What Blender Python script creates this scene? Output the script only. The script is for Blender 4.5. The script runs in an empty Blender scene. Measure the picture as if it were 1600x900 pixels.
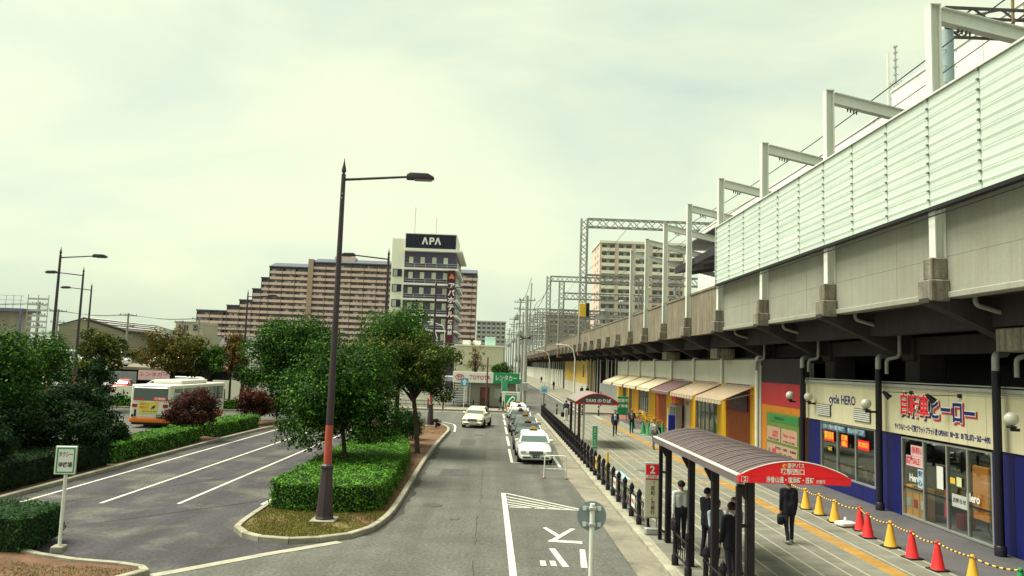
import bpy, bmesh, math, random
import numpy as np
from mathutils import Matrix, Vector, Euler

# ------------------------------------------------------------------ camera, sky, sun, exposure
SC = bpy.context.scene
COL = SC.collection
R_ = math.radians
cam_data = bpy.data.cameras.new('camera')
cam_data.lens = 27.0
cam_data.sensor_width = 36.0
cam_data.clip_start = 0.1
cam_data.clip_end = 3000.0
cam = bpy.data.objects.new('camera', cam_data)
COL.objects.link(cam)
cam.matrix_world = Matrix(((0.999177, -0.035851, -0.018956, 0.0),
                           (-0.022386, -0.097837, -0.994951, 0.0),
                           (0.033815, 0.994557, -0.098559, 4.8),
                           (0, 0, 0, 1)))
SC.camera = cam

SUN_EL, SUN_AZ = 63.0, -82.0        # azimuth from +Y, negative = left of the view
world = bpy.data.worlds.new('World')
SC.world = world
world.use_nodes = True
wn, wl = world.node_tree.nodes, world.node_tree.links
wn.clear()
w_out = wn.new('ShaderNodeOutputWorld')
w_bg = wn.new('ShaderNodeBackground')
w_bg.inputs['Strength'].default_value = 0.1
w_sky = wn.new('ShaderNodeTexSky')
w_sky.sky_type = 'NISHITA'
w_sky.sun_disc = False
w_sky.sun_elevation = R_(SUN_EL)
w_sky.sun_rotation = R_(SUN_AZ)
w_sky.dust_density = 4.0
w_tc = wn.new('ShaderNodeTexCoord')
w_map = wn.new('ShaderNodeMapping')
w_map.inputs['Scale'].default_value = (1.0, 1.0, 2.6)
w_n1 = wn.new('ShaderNodeTexNoise')
w_n1.inputs['Scale'].default_value = 1.7
w_n1.inputs['Detail'].default_value = 6.0
w_n1.inputs['Roughness'].default_value = 0.52
w_n1.inputs['Distortion'].default_value = 0.35
w_cr = wn.new('ShaderNodeValToRGB')           # thin grey-green cloud to thick bright cloud
w_cr.color_ramp.elements[0].position = 0.36
w_cr.color_ramp.elements[0].color = (1.04, 1.33, 1.13, 1)
w_cr.color_ramp.elements[1].position = 0.64
w_cr.color_ramp.elements[1].color = (1.72, 1.86, 1.24, 1)
w_mix = wn.new('ShaderNodeMixRGB')
w_mix.inputs['Fac'].default_value = 0.93      # cloud cover over the blue sky
wl.new(w_tc.outputs['Generated'], w_map.inputs['Vector'])
wl.new(w_map.outputs['Vector'], w_n1.inputs['Vector'])
wl.new(w_n1.outputs['Fac'], w_cr.inputs['Fac'])
wl.new(w_sky.outputs['Color'], w_mix.inputs['Color1'])
wl.new(w_cr.outputs['Color'], w_mix.inputs['Color2'])
# the cloud layer is thinner and brighter towards the hidden sun
w_dot = wn.new('ShaderNodeVectorMath'); w_dot.operation = 'DOT_PRODUCT'
_a, _e = R_(SUN_AZ), R_(SUN_EL)
w_dot.inputs[1].default_value = (math.sin(_a) * math.cos(_e), math.cos(_a) * math.cos(_e), math.sin(_e))
wl.new(w_tc.outputs['Generated'], w_dot.inputs[0])
w_gl = wn.new('ShaderNodeMapRange')
w_gl.inputs['From Min'].default_value = 0.1; w_gl.inputs['From Max'].default_value = 1.0
w_gl.inputs['To Min'].default_value = 0.0; w_gl.inputs['To Max'].default_value = 1.0
wl.new(w_dot.outputs['Value'], w_gl.inputs['Value'])
w_add = wn.new('ShaderNodeMixRGB'); w_add.blend_type = 'ADD'
w_add.inputs['Color2'].default_value = (0.3, 0.25, 0.04, 1)
wl.new(w_gl.outputs['Result'], w_add.inputs['Fac'])
wl.new(w_mix.outputs['Color'], w_add.inputs['Color1'])
wl.new(w_add.outputs['Color'], w_bg.inputs['Color'])
wl.new(w_bg.outputs['Background'], w_out.inputs['Surface'])

sun_data = bpy.data.lights.new('sun', 'SUN')
sun_data.energy = 1.5
sun_data.angle = R_(34)
sun_data.color = (0.98, 0.95, 0.8)
sun = bpy.data.objects.new('sun', sun_data)
COL.objects.link(sun)
_az, _el = R_(SUN_AZ), R_(SUN_EL)
sun_dir = Vector((math.sin(_az) * math.cos(_el), math.cos(_az) * math.cos(_el), math.sin(_el)))
sun.rotation_euler = (-sun_dir).to_track_quat('-Z', 'Y').to_euler()
sun.location = (-20, 0, 40)

SC.view_settings.view_transform = 'Standard'
SC.view_settings.look = 'None'
SC.view_settings.gamma = 1.0
SC.view_settings.use_curve_mapping = False
SC.view_settings.exposure = 2.35
SC.render.engine = 'CYCLES'
SC.cycles.use_denoising = True
SC.cycles.max_bounces = 6
SC.cycles.transparent_max_bounces = 12

random.seed(4)
RNG = np.random.default_rng(7)

# ------------------------------------------------------------------ materials
MATS = {}
def lin(r, g, b):
    f = lambda c: ((c / 255.0) / 12.92) if c <= 10 else (((c / 255.0) + 0.055) / 1.055) ** 2.4
    return (f(r), f(g), f(b))

def M(name, col, rough=0.65, var=0.14, scale=1.5, fine=0.0, bump=0.0, bscale=30.0, metal=0.0,
      streak=0.0, streak_col=(0.05, 0.045, 0.035), spec=0.28, tracks=0.0, ior=None, rnd=0.0, coat=0.0, patch=None):
    """procedural surface: base colour with soft uneven wear, optional fine grain, rain streaks and bump"""
    if name in MATS:
        return MATS[name]
    m = bpy.data.materials.new(name)
    m.use_nodes = True
    n, l = m.node_tree.nodes, m.node_tree.links
    p = n['Principled BSDF']
    p.inputs['Roughness'].default_value = rough
    p.inputs['Metallic'].default_value = metal
    p.inputs['Specular IOR Level'].default_value = spec
    if coat:
        p.inputs['Coat Weight'].default_value = coat
        p.inputs['Coat Roughness'].default_value = 0.06
    tc = n.new('ShaderNodeTexCoord')
    nz = n.new('ShaderNodeTexNoise')
    nz.inputs['Scale'].default_value = scale
    nz.inputs['Detail'].default_value = 5.0
    nz.inputs['Roughness'].default_value = 0.6
    oi0 = n.new('ShaderNodeObjectInfo')      # copies of one mesh wear differently
    shf = n.new('ShaderNodeVectorMath'); shf.operation = 'MULTIPLY_ADD'
    shf.inputs[0].default_value = (41.0, 67.0, 0.0)
    l.new(oi0.outputs['Random'], shf.inputs[1]); l.new(tc.outputs['Object'], shf.inputs[2])
    VEC = shf.outputs['Vector']
    l.new(VEC, nz.inputs['Vector'])
    mr = n.new('ShaderNodeMapRange')
    mr.inputs['From Min'].default_value = 0.3
    mr.inputs['From Max'].default_value = 0.7
    mr.inputs['To Min'].default_value = 1.0 - var
    mr.inputs['To Max'].default_value = 1.0 + var
    l.new(nz.outputs['Fac'], mr.inputs['Value'])
    val = mr.outputs['Result']
    if fine:
        n2 = n.new('ShaderNodeTexNoise')
        n2.inputs['Scale'].default_value = bscale
        n2.inputs['Detail'].default_value = 2.0
        l.new(VEC, n2.inputs['Vector'])
        m2 = n.new('ShaderNodeMapRange')
        m2.inputs['From Min'].default_value = 0.3
        m2.inputs['From Max'].default_value = 0.7
        m2.inputs['To Min'].default_value = 1.0 - fine
        m2.inputs['To Max'].default_value = 1.0 + fine
        l.new(n2.outputs['Fac'], m2.inputs['Value'])
        mm = n.new('ShaderNodeMath'); mm.operation = 'MULTIPLY'
        l.new(val, mm.inputs[0]); l.new(m2.outputs['Result'], mm.inputs[1])
        val = mm.outputs['Value']
    if ior: p.inputs['IOR'].default_value = ior
    if tracks:
        mp0 = n.new('ShaderNodeMapping'); mp0.inputs['Scale'].default_value = (1.25, 0.045, 1.0)
        l.new(VEC, mp0.inputs['Vector'])
        n5 = n.new('ShaderNodeTexNoise'); n5.inputs['Scale'].default_value = 1.0; n5.inputs['Detail'].default_value = 4.0
        l.new(mp0.outputs['Vector'], n5.inputs['Vector'])
        m5 = n.new('ShaderNodeMapRange')
        m5.inputs['From Min'].default_value = 0.3; m5.inputs['From Max'].default_value = 0.7
        m5.inputs['To Min'].default_value = 1.0 - tracks; m5.inputs['To Max'].default_value = 1.0 + tracks
        l.new(n5.outputs['Fac'], m5.inputs['Value'])
        mm = n.new('ShaderNodeMath'); mm.operation = 'MULTIPLY'
        l.new(val, mm.inputs[0]); l.new(m5.outputs['Result'], mm.inputs[1])
        val = mm.outputs['Value']
    if rnd:
        oi = n.new('ShaderNodeObjectInfo')
        m3 = n.new('ShaderNodeMapRange')
        m3.inputs['To Min'].default_value = 1.0 - rnd
        m3.inputs['To Max'].default_value = 1.0 + rnd
        l.new(oi.outputs['Random'], m3.inputs['Value'])
        mm = n.new('ShaderNodeMath'); mm.operation = 'MULTIPLY'
        l.new(val, mm.inputs[0]); l.new(m3.outputs['Result'], mm.inputs[1])
        val = mm.outputs['Value']
    rgb = n.new('ShaderNodeVectorMath'); rgb.operation = 'SCALE'
    rgb.inputs[0].default_value = [c * 0.86 for c in col]
    l.new(val, rgb.inputs['Scale'])
    out = rgb.outputs['Vector']
    if patch:
        pc, pscale, lo, hi = patch
        n4 = n.new('ShaderNodeTexNoise')
        n4.inputs['Scale'].default_value = pscale
        n4.inputs['Detail'].default_value = 6.0
        n4.inputs['Roughness'].default_value = 0.62
        n4.inputs['Distortion'].default_value = 0.4
        l.new(VEC, n4.inputs['Vector'])
        r4 = n.new('ShaderNodeMapRange')
        r4.inputs['From Min'].default_value = lo
        r4.inputs['From Max'].default_value = hi
        l.new(n4.outputs['Fac'], r4.inputs['Value'])
        sc = n.new('ShaderNodeVectorMath'); sc.operation = 'SCALE'
        sc.inputs[0].default_value = [c * 0.86 for c in pc]
        l.new(val, sc.inputs['Scale'])
        mx = n.new('ShaderNodeMixRGB')
        l.new(r4.outputs['Result'], mx.inputs['Fac'])
        l.new(out, mx.inputs['Color1'])
        l.new(sc.outputs['Vector'], mx.inputs['Color2'])
        out = mx.outputs['Color']
    if streak:
        mp = n.new('ShaderNodeMapping')
        mp.inputs['Scale'].default_value = (4.5, 4.5, 0.13)
        l.new(VEC, mp.inputs['Vector'])
        n3 = n.new('ShaderNodeTexNoise')
        n3.inputs['Scale'].default_value = 1.6
        n3.inputs['Detail'].default_value = 7.0
        n3.inputs['Roughness'].default_value = 0.7
        l.new(mp.outputs['Vector'], n3.inputs['Vector'])
        r3 = n.new('ShaderNodeMapRange')
        r3.inputs['From Min'].default_value = 0.45
        r3.inputs['From Max'].default_value = 0.66
        r3.inputs['To Max'].default_value = streak
        l.new(n3.outputs['Fac'], r3.inputs['Value'])
        mx = n.new('ShaderNodeMixRGB')
        mx.inputs['Color2'].default_value = (*streak_col, 1)
        l.new(r3.outputs['Result'], mx.inputs['Fac'])
        l.new(out, mx.inputs['Color1'])
        out = mx.outputs['Color']
    l.new(out, p.inputs['Base Color'])
    if bump:
        nb = n.new('ShaderNodeTexNoise')
        nb.inputs['Scale'].default_value = bscale
        nb.inputs['Detail'].default_value = 3.0
        l.new(tc.outputs['Object'], nb.inputs['Vector'])
        b = n.new('ShaderNodeBump')
        b.inputs['Strength'].default_value = bump
        b.inputs['Distance'].default_value = 0.02
        l.new(nb.outputs['Fac'], b.inputs['Height'])
        l.new(b.outputs['Normal'], p.inputs['Normal'])
    MATS[name] = m
    return m

def glass_mat(name, tint=(0.86, 0.9, 0.88), rough=0.02, clear=0.95):
    """thin pane: see-through with a fresnel mirror on top"""
    if name in MATS:
        return MATS[name]
    m = bpy.data.materials.new(name); m.use_nodes = True
    n, l = m.node_tree.nodes, m.node_tree.links
    n.clear()
    o = n.new('ShaderNodeOutputMaterial')
    t = n.new('ShaderNodeBsdfTransparent'); t.inputs['Color'].default_value = (*[c * clear for c in tint], 1)
    g = n.new('ShaderNodeBsdfGlossy'); g.inputs['Roughness'].default_value = rough
    g.inputs['Color'].default_value = (0.9, 0.95, 0.93, 1)
    lw = n.new('ShaderNodeLayerWeight'); lw.inputs['Blend'].default_value = 0.5
    pw = n.new('ShaderNodeMath'); pw.operation = 'POWER'; pw.inputs[1].default_value = 3.0
    l.new(lw.outputs['Facing'], pw.inputs[0])
    f = n.new('ShaderNodeMath'); f.operation = 'MULTIPLY_ADD'; f.inputs[1].default_value = 0.5; f.inputs[2].default_value = 0.05
    l.new(pw.outputs[0], f.inputs[0])
    x = n.new('ShaderNodeMixShader')
    l.new(f.outputs[0], x.inputs['Fac']); l.new(t.outputs[0], x.inputs[1]); l.new(g.outputs[0], x.inputs[2])
    l.new(x.outputs[0], o.inputs['Surface'])
    MATS[name] = m
    return m

def leaf_mat(name, dark, mid, light, tr=0.22, rough=0.55):
    """leaves: each leaf its own hue, a little light passes through"""
    if name in MATS:
        return MATS[name]
    m = bpy.data.materials.new(name); m.use_nodes = True
    n, l = m.node_tree.nodes, m.node_tree.links
    n.clear()
    o = n.new('ShaderNodeOutputMaterial')
    ge = n.new('ShaderNodeNewGeometry')
    cr = n.new('ShaderNodeValToRGB')
    e = cr.color_ramp.elements
    e[0].position, e[0].color = 0.0, (*dark, 1)
    e[1].position, e[1].color = 1.0, (*light, 1)
    k = e.new(0.78); k.color = (*mid, 1)
    l.new(ge.outputs['Random Per Island'], cr.inputs['Fac'])
    tc = n.new('ShaderNodeTexCoord')
    nz = n.new('ShaderNodeTexNoise'); nz.inputs['Scale'].default_value = 0.9
    l.new(tc.outputs['Object'], nz.inputs['Vector'])
    mr = n.new('ShaderNodeMapRange'); mr.inputs['From Min'].default_value = 0.3; mr.inputs['From Max'].default_value = 0.7
    mr.inputs['To Min'].default_value = 0.72; mr.inputs['To Max'].default_value = 1.25
    l.new(nz.outputs['Fac'], mr.inputs['Value'])
    sc = n.new('ShaderNodeVectorMath'); sc.operation = 'SCALE'
    l.new(cr.outputs['Color'], sc.inputs[0]); l.new(mr.outputs['Result'], sc.inputs['Scale'])
    p = n.new('ShaderNodeBsdfPrincipled')
    p.inputs['Roughness'].default_value = rough
    p.inputs['Specular IOR Level'].default_value = 0.04
    t = n.new('ShaderNodeBsdfTranslucent')
    x = n.new('ShaderNodeMixShader'); x.inputs['Fac'].default_value = tr
    l.new(sc.outputs['Vector'], p.inputs['Base Color']); l.new(sc.outputs['Vector'], t.inputs['Color'])
    l.new(p.outputs[0], x.inputs[1]); l.new(t.outputs[0], x.inputs[2]); l.new(x.outputs[0], o.inputs['Surface'])
    MATS[name] = m
    return m

# ------------------------------------------------------------------ mesh helpers
def tag(o, label=None, cat=None, group=None, kind=None):
    if label: o['label'] = label
    if cat: o['category'] = cat
    if group: o['group'] = group
    if kind: o['kind'] = kind
    return o

def link(name, mesh, parent=None, loc=None, rot=None):
    o = bpy.data.objects.new(name, mesh)
    COL.objects.link(o)
    if parent is not None: o.parent = parent
    if loc is not None: o.location = loc
    if rot is not None: o.rotation_euler = rot
    return o

def thing(name, label, cat, loc=(0, 0, 0), rz=0.0, group=None):
    o = link(name, None, None, loc, (0, 0, rz))
    o.empty_display_size = 0.2
    return tag(o, label, cat, group)

def copy_tree(o, parent=None):
    c = o.copy(); COL.objects.link(c)
    c.parent = parent
    for ch in o.children:
        copy_tree(ch, c)
    return c

class MB:
    def __init__(s):
        s.v, s.f, s.m, s.s = [], [], [], []
    def add(s, vs, fs, mi=0, smooth=False):
        b = len(s.v)
        s.v.extend(tuple(v) for v in vs)
        for f in fs:
            s.f.append(tuple(b + i for i in f)); s.m.append(mi); s.s.append(smooth)
        return s
    def box(s, x0, x1, y0, y1, z0, z1, mi=0, bev=0.0):
        if x1 < x0: x0, x1 = x1, x0
        if y1 < y0: y0, y1 = y1, y0
        if z1 < z0: z0, z1 = z1, z0
        if bev <= 0:
            vs = [(x0, y0, z0), (x1, y0, z0), (x1, y1, z0), (x0, y1, z0), (x0, y0, z1), (x1, y0, z1), (x1, y1, z1), (x0, y1, z1)]
            fs = [(0, 3, 2, 1), (4, 5, 6, 7), (0, 1, 5, 4), (1, 2, 6, 5), (2, 3, 7, 6), (3, 0, 4, 7)]
            return s.add(vs, fs, mi)
        b = min(bev, (x1 - x0) / 2.2, (y1 - y0) / 2.2, (z1 - z0) / 2.2)
        idx = {}; vs = []
        for i, (xa, dx) in enumerate(((x0, 1), (x1, -1))):
            for j, (ya, dy) in enumerate(((y0, 1), (y1, -1))):
                for k, (za, dz) in enumerate(((z0, 1), (z1, -1))):
                    for a in range(3):
                        p = [xa + dx * b, ya + dy * b, za + dz * b]
                        p[a] = (xa, ya, za)[a]
                        idx[(i, j, k, a)] = len(vs); vs.append(tuple(p))
        fs = []
        q = [(0, 0), (1, 0), (1, 1), (0, 1)]
        for e in (0, 1):
            fs.append(tuple(idx[(e, u, w, 0)] for u, w in q))
            fs.append(tuple(idx[(u, e, w, 1)] for u, w in q))
            fs.append(tuple(idx[(u, w, e, 2)] for u, w in q))
        for u in (0, 1):
            for w in (0, 1):
                fs.append((idx[(0, u, w, 1)], idx[(1, u, w, 1)], idx[(1, u, w, 2)], idx[(0, u, w, 2)]))
                fs.append((idx[(u, 0, w, 0)], idx[(u, 1, w, 0)], idx[(u, 1, w, 2)], idx[(u, 0, w, 2)]))
                fs.append((idx[(u, w, 0, 0)], idx[(u, w, 1, 0)], idx[(u, w, 1, 1)], idx[(u, w, 0, 1)]))
        for i in (0, 1):
            for j in (0, 1):
                for k in (0, 1):
                    fs.append(tuple(idx[(i, j, k, a)] for a in range(3)))
        cx = Vector(((x0 + x1) / 2, (y0 + y1) / 2, (z0 + z1) / 2))
        out = []
        for f in fs:
            a, b_, c = (Vector(vs[f[0]]), Vector(vs[f[1]]), Vector(vs[f[2]]))
            nrm = (b_ - a).cross(c - a)
            out.append(f if nrm.dot((a + c) / 2 - cx) > 0 else tuple(reversed(f)))
        return s.add(vs, out, mi)
    def cyl(s, p0, p1, r0, r1=None, n=10, mi=0, caps=True, smooth=True):
        r1 = r0 if r1 is None else r1
        p0, p1 = Vector(p0), Vector(p1)
        d = (p1 - p0)
        if d.length < 1e-6: return s
        d.normalize()
        u = d.orthogonal().normalized(); w = d.cross(u)
        vs = []
        for p, r in ((p0, r0), (p1, r1)):
            for i in range(n):
                a = 2 * math.pi * i / n
                vs.append(p + u * (r * math.cos(a)) + w * (r * math.sin(a)))
        s.add(vs, [(i, (i + 1) % n, n + (i + 1) % n, n + i) for i in range(n)], mi, smooth)
        if caps:
            s.add(vs[:n], [tuple(reversed(range(n)))], mi)
            s.add(vs[n:], [tuple(range(n))], mi)
        return s
    def tube(s, pts, r, n=8, mi=0):
        """r: number or list of radii along pts"""
        pts = [Vector(p) for p in pts]
        rs = r if isinstance(r, (list, tuple)) else [r] * len(pts)
        vs = []; u = None
        for i, p in enumerate(pts):
            d = (pts[min(i + 1, len(pts) - 1)] - pts[max(i - 1, 0)]).normalized()
            if u is None: u = d.orthogonal().normalized()
            else:
                u = (u - d * u.dot(d))
                u = u.normalized() if u.length > 1e-5 else d.orthogonal().normalized()
            w = d.cross(u)
            for k in range(n):
                a = 2 * math.pi * k / n
                vs.append(p + u * (rs[i] * math.cos(a)) + w * (rs[i] * math.sin(a)))
        fs = []
        for i in range(len(pts) - 1):
            for k in range(n):
                k2 = (k + 1) % n
                fs.append((i * n + k, i * n + k2, (i + 1) * n + k2, (i + 1) * n + k))
        s.add(vs, fs, mi, True)
        m = len(vs)
        s.add(vs[:n], [tuple(reversed(range(n)))], mi); s.add(vs[m - n:], [tuple(range(n))], mi)
        return s
    def bar(s, p0, p1, w, h, mi=0, up=(0, 0, 1)):
        """rectangular bar from p0 to p1: w across, h along 'up'"""
        p0, p1 = Vector(p0), Vector(p1)
        d = (p1 - p0).normalized()
        up = Vector(up)
        x = d.cross(up)
        if x.length < 1e-4: x = d.orthogonal()
        x.normalize(); z = x.cross(d)
        vs = []
        for p in (p0, p1):
            for a, b in ((-1, -1), (1, -1), (1, 1), (-1, 1)):
                vs.append(p + x * (a * w / 2) + z * (b * h / 2))
        return s.add(vs, [(0, 3, 2, 1), (4, 5, 6, 7), (0, 1, 5, 4), (1, 2, 6, 5), (2, 3, 7, 6), (3, 0, 4, 7)], mi)
    def prism(s, poly, a0, a1, axis='z', mi=0, smooth=False):
        """poly: 2D points; axis z: (x,y) swept z; axis y: (x,z) swept y; axis x: (y,z) swept x"""
        n = len(poly)
        mk = {'z': lambda p, t: (p[0], p[1], t), 'y': lambda p, t: (p[0], t, p[1]), 'x': lambda p, t: (t, p[0], p[1])}[axis]
        vs = [mk(p, a0) for p in poly] + [mk(p, a1) for p in poly]
        area = sum(poly[i][0] * poly[(i + 1) % n][1] - poly[(i + 1) % n][0] * poly[i][1] for i in range(n))
        flip = (area < 0) != (axis == 'y')
        side = [(i, (i + 1) % n, n + (i + 1) % n, n + i) for i in range(n)]
        cap0, cap1 = tuple(reversed(range(n))), tuple(range(n, 2 * n))
        if flip:
            side = [tuple(reversed(f)) for f in side]; cap0 = tuple(reversed(cap0)); cap1 = tuple(reversed(cap1))
        s.add(vs, side, mi, smooth)
        b = len(s.v) - 2 * n
        for c in (cap0, cap1):
            s.f.append(tuple(b + i for i in c)); s.m.append(mi); s.s.append(False)
        return s
    def lathe(s, prof, c=(0, 0, 0), n=12, mi=0, smooth=True):
        vs = []
        for r, z in prof:
            for i in range(n):
                a = 2 * math.pi * i / n
                vs.append((c[0] + r * math.cos(a), c[1] + r * math.sin(a), c[2] + z))
        fs = []
        for j in range(len(prof) - 1):
            for i in range(n):
                i2 = (i + 1) % n
                fs.append((j * n + i, j * n + i2, (j + 1) * n + i2, (j + 1) * n + i))
        s.add(vs, fs, mi, smooth)
        m = len(vs)
        s.add(vs[:n], [tuple(reversed(range(n)))], mi); s.add(vs[m - n:], [tuple(range(n))], mi)
        return s
    def ball(s, c, r, n=12, m=8, mi=0):
        rx, ry, rz = r if isinstance(r, (tuple, list)) else (r, r, r)
        vs, fs = [], []
        for j in range(m + 1):
            t = math.pi * j / m
            for i in range(n):
                a = 2 * math.pi * i / n
                vs.append((c[0] + rx * math.sin(t) * math.cos(a), c[1] + ry * math.sin(t) * math.sin(a), c[2] - rz * math.cos(t)))
        for j in range(m):
            for i in range(n):
                i2 = (i + 1) % n
                fs.append((j * n + i, j * n + i2, (j + 1) * n + i2, (j + 1) * n + i))
        return s.add(vs, fs, mi, True)
    def quad(s, a, b, c, d, mi=0):
        return s.add([a, b, c, d], [(0, 1, 2, 3)], mi)
    def mesh(s, name, mats):
        me = bpy.data.meshes.new(name)
        me.from_pydata([tuple(v) for v in s.v], [], s.f)
        for m in (mats if isinstance(mats, (list, tuple)) else [mats]):
            me.materials.append(m)
        me.polygons.foreach_set('material_index', s.m)
        me.polygons.foreach_set('use_smooth', s.s)
        me.update()
        return me
    def build(s, name, mats, parent=None, loc=None, rot=None):
        return link(name, s.mesh(name, mats), parent, loc, rot)

def struct(o):
    o['kind'] = 'structure'
    return o

def bevel_mesh(me, w, seg=2, angle=35):
    bm = bmesh.new(); bm.from_mesh(me)
    bmesh.ops.remove_doubles(bm, verts=bm.verts, dist=1e-5)
    es = [e for e in bm.edges if len(e.link_faces) == 2 and e.calc_face_angle(0) > R_(angle)]
    bmesh.ops.bevel(bm, geom=es, offset=w, segments=seg, affect='EDGES', profile=0.6, clamp_overlap=True)
    bm.to_mesh(me); bm.free()
    for p in me.polygons: p.use_smooth = True
    return me

def subdiv_mesh(o, levels=1):
    """bake a subdivision into the object's mesh"""
    md = o.modifiers.new('s', 'SUBSURF'); md.levels = levels; md.render_levels = levels
    dg = bpy.context.evaluated_depsgraph_get()
    me = bpy.data.meshes.new_from_object(o.evaluated_get(dg))
    o.modifiers.clear(); o.data = me
    for p in me.polygons: p.use_smooth = True
    return o

TEXT_CACHE = {}
def lettering(s, size, mat, parent, origin, right=(1, 0, 0), up=(0, 0, 1), name='lettering', width=None,
              bold=0.012, depth=0.004, align='CENTER', squash=1.0, space=1.0, vert=False):
    """flat printed characters as thin geometry; origin = centre of the line"""
    key = (s, bold, align, space)
    if key not in TEXT_CACHE:
        c = bpy.data.curves.new('t', 'FONT')
        c.body = s; c.align_x = align; c.align_y = 'CENTER'; c.offset = bold; c.space_character = space
        c.resolution_u = 2
        o = bpy.data.objects.new('t', c); COL.objects.link(o)
        bpy.context.view_layer.update()
        me = bpy.data.meshes.new_from_object(o.evaluated_get(bpy.context.evaluated_depsgraph_get()))
        bpy.data.objects.remove(o); bpy.data.curves.remove(c)
        TEXT_CACHE[key] = me
    me = TEXT_CACHE[key].copy()
    me.name = name
    co = np.empty(len(me.vertices) * 3); me.vertices.foreach_get('co', co); co = co.reshape(-1, 3)
    w0 = co[:, 0].max() - co[:, 0].min() if len(co) else 1
    sx = size * squash if width is None else width / w0
    r = np.array(Vector(right).normalized()); u = np.array(Vector(up).normalized()); nrm = np.cross(r, u)
    P = np.array(origin)[None] + co[:, 0:1] * sx * r + co[:, 1:2] * size * u + nrm * depth
    me.vertices.foreach_set('co', P.ravel()); me.materials.clear(); me.materials.append(mat); me.update()
    return link(name, me, parent)

ORD = ['nearest', 'second', 'third', 'fourth', 'fifth', 'sixth', 'seventh', 'eighth', 'ninth', 'tenth', 'eleventh', 'twelfth', 'thirteenth', 'fourteenth', 'fifteenth', 'sixteenth']

# ------------------------------------------------------------------ palette
CONC_NEW = M('concrete_pale', (0.315, 0.32, 0.26), 0.85, 0.1, 0.5, fine=0.06, bscale=18, streak=0.32, streak_col=(0.18, 0.16, 0.12), patch=((0.27, 0.255, 0.19), 0.35, 0.5, 0.75))
CONC_OLD = M('concrete_weathered', (0.25, 0.215, 0.155), 0.9, 0.22, 0.8, fine=0.12, bscale=12, streak=0.9, streak_col=(0.07, 0.055, 0.04))
CONC_SHADE_TONE = M('concrete_shade_tone', (0.042, 0.036, 0.04), 0.9, 0.25, 0.7, fine=0.1, bscale=14, streak=0.5)  # streaked soffit concrete, coloured near black to deepen the shade under the deck
CONC_BLOCK = M('concrete_block_stained', (0.25, 0.225, 0.175), 0.9, 0.3, 2.0, fine=0.15, bscale=16, streak=0.7, streak_col=(0.05, 0.045, 0.03))
KERB = M('kerb_concrete', (0.34, 0.32, 0.25), 0.85, 0.18, 1.5, fine=0.12, bscale=40, bump=0.2, rnd=0.1, patch=((0.2, 0.18, 0.13), 0.9, 0.5, 0.75))
ASPHALT = M('asphalt_worn', (0.108, 0.108, 0.094), 0.9, 0.14, 0.9, tracks=0.2, fine=0.26, bscale=11, bump=0.35, patch=((0.084, 0.083, 0.075), 0.22, 0.48, 0.7))
ASPHALT_LOT = M('asphalt_dark', (0.05, 0.046, 0.052), 0.8, 0.16, 0.6, tracks=0.25, fine=0.3, bscale=11, bump=0.35, patch=((0.1, 0.096, 0.08), 0.5, 0.5, 0.64))
ASPHALT_FAR = M('asphalt_far', (0.1, 0.1, 0.095), 0.9, 0.15, 0.4, fine=0.15, bscale=30)
WHITE_LINE = M('road_paint', (0.6, 0.61, 0.52), 0.7, 0.12, 2.5, fine=0.12, bscale=45, patch=((0.42, 0.42, 0.37), 3.2, 0.52, 0.66))
SLAB = M('paving_slab', (0.17, 0.166, 0.135), 0.85, 0.2, 1.2, fine=0.14, bscale=60, bump=0.15, rnd=0.12)
SLAB_STRIP = M('paving_strip', (0.36, 0.35, 0.26), 0.85, 0.12, 1.0, fine=0.1, bscale=60)
TACTILE = M('tactile_yellow', (0.36, 0.2, 0.045), 0.8, 0.14, 1.3, fine=0.1, bscale=50, rnd=0.08, patch=((0.42, 0.33, 0.2), 0.5, 0.55, 0.7))
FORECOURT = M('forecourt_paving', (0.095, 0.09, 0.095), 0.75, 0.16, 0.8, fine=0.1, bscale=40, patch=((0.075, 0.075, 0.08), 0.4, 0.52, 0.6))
SOIL = M('soil', (0.14, 0.075, 0.045), 0.95, 0.35, 2.0, fine=0.3, bscale=30, bump=0.6)
WHITE_STEEL = M('white_painted_steel', (0.78, 0.8, 0.72), 0.5, 0.06, 0.8, streak=0.15, streak_col=(0.4, 0.36, 0.28))
GREEN_PANEL = M('pale_green_panel', (0.6, 0.69, 0.61), 0.45, 0.07, 0.5, rnd=0.05, streak=0.12, streak_col=(0.3, 0.33, 0.27), spec=0.5)
LAMP_BROWN = M('lamp_brown_paint', (0.062, 0.044, 0.052), 0.5, 0.15, 1.5)
LAMP_RED = M('lamp_red_band', (0.48, 0.09, 0.06), 0.6, 0.14, 2.0)
DARK_STEEL = M('dark_brown_steel', (0.011, 0.007, 0.012), 0.45, 0.12, 2.0)
BLACK_STEEL = M('black_steel', (0.014, 0.012, 0.02), 0.45, 0.1, 2.0)
GALV = M('galvanised_steel', (0.42, 0.43, 0.41), 0.5, 0.14, 1.2, metal=0.3)
LATTICE = M('lattice_grey_paint', (0.32, 0.32, 0.29), 0.65, 0.2, 0.6, streak=0.4, streak_col=(0.12, 0.07, 0.04))
POLE_CONC = M('pole_concrete', (0.43, 0.44, 0.4), 0.85, 0.12, 0.8, streak=0.2)
BARK = M('bark', (0.07, 0.05, 0.038), 0.95, 0.3, 5.0, bump=0.6, bscale=25)
RUBBER = M('rubber', (0.012, 0.012, 0.014), 0.85, 0.1, 3.0)
CHROME = M('chrome', (0.6, 0.6, 0.6), 0.2, 0.05, 2.0, metal=0.9)
WHITE_PLAIN = M('white_plastic', (0.75, 0.76, 0.7), 0.45, 0.05, 2.0)
BLACK_PLAIN = M('black_plastic', (0.012, 0.012, 0.015), 0.5, 0.08, 2.0)
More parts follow.
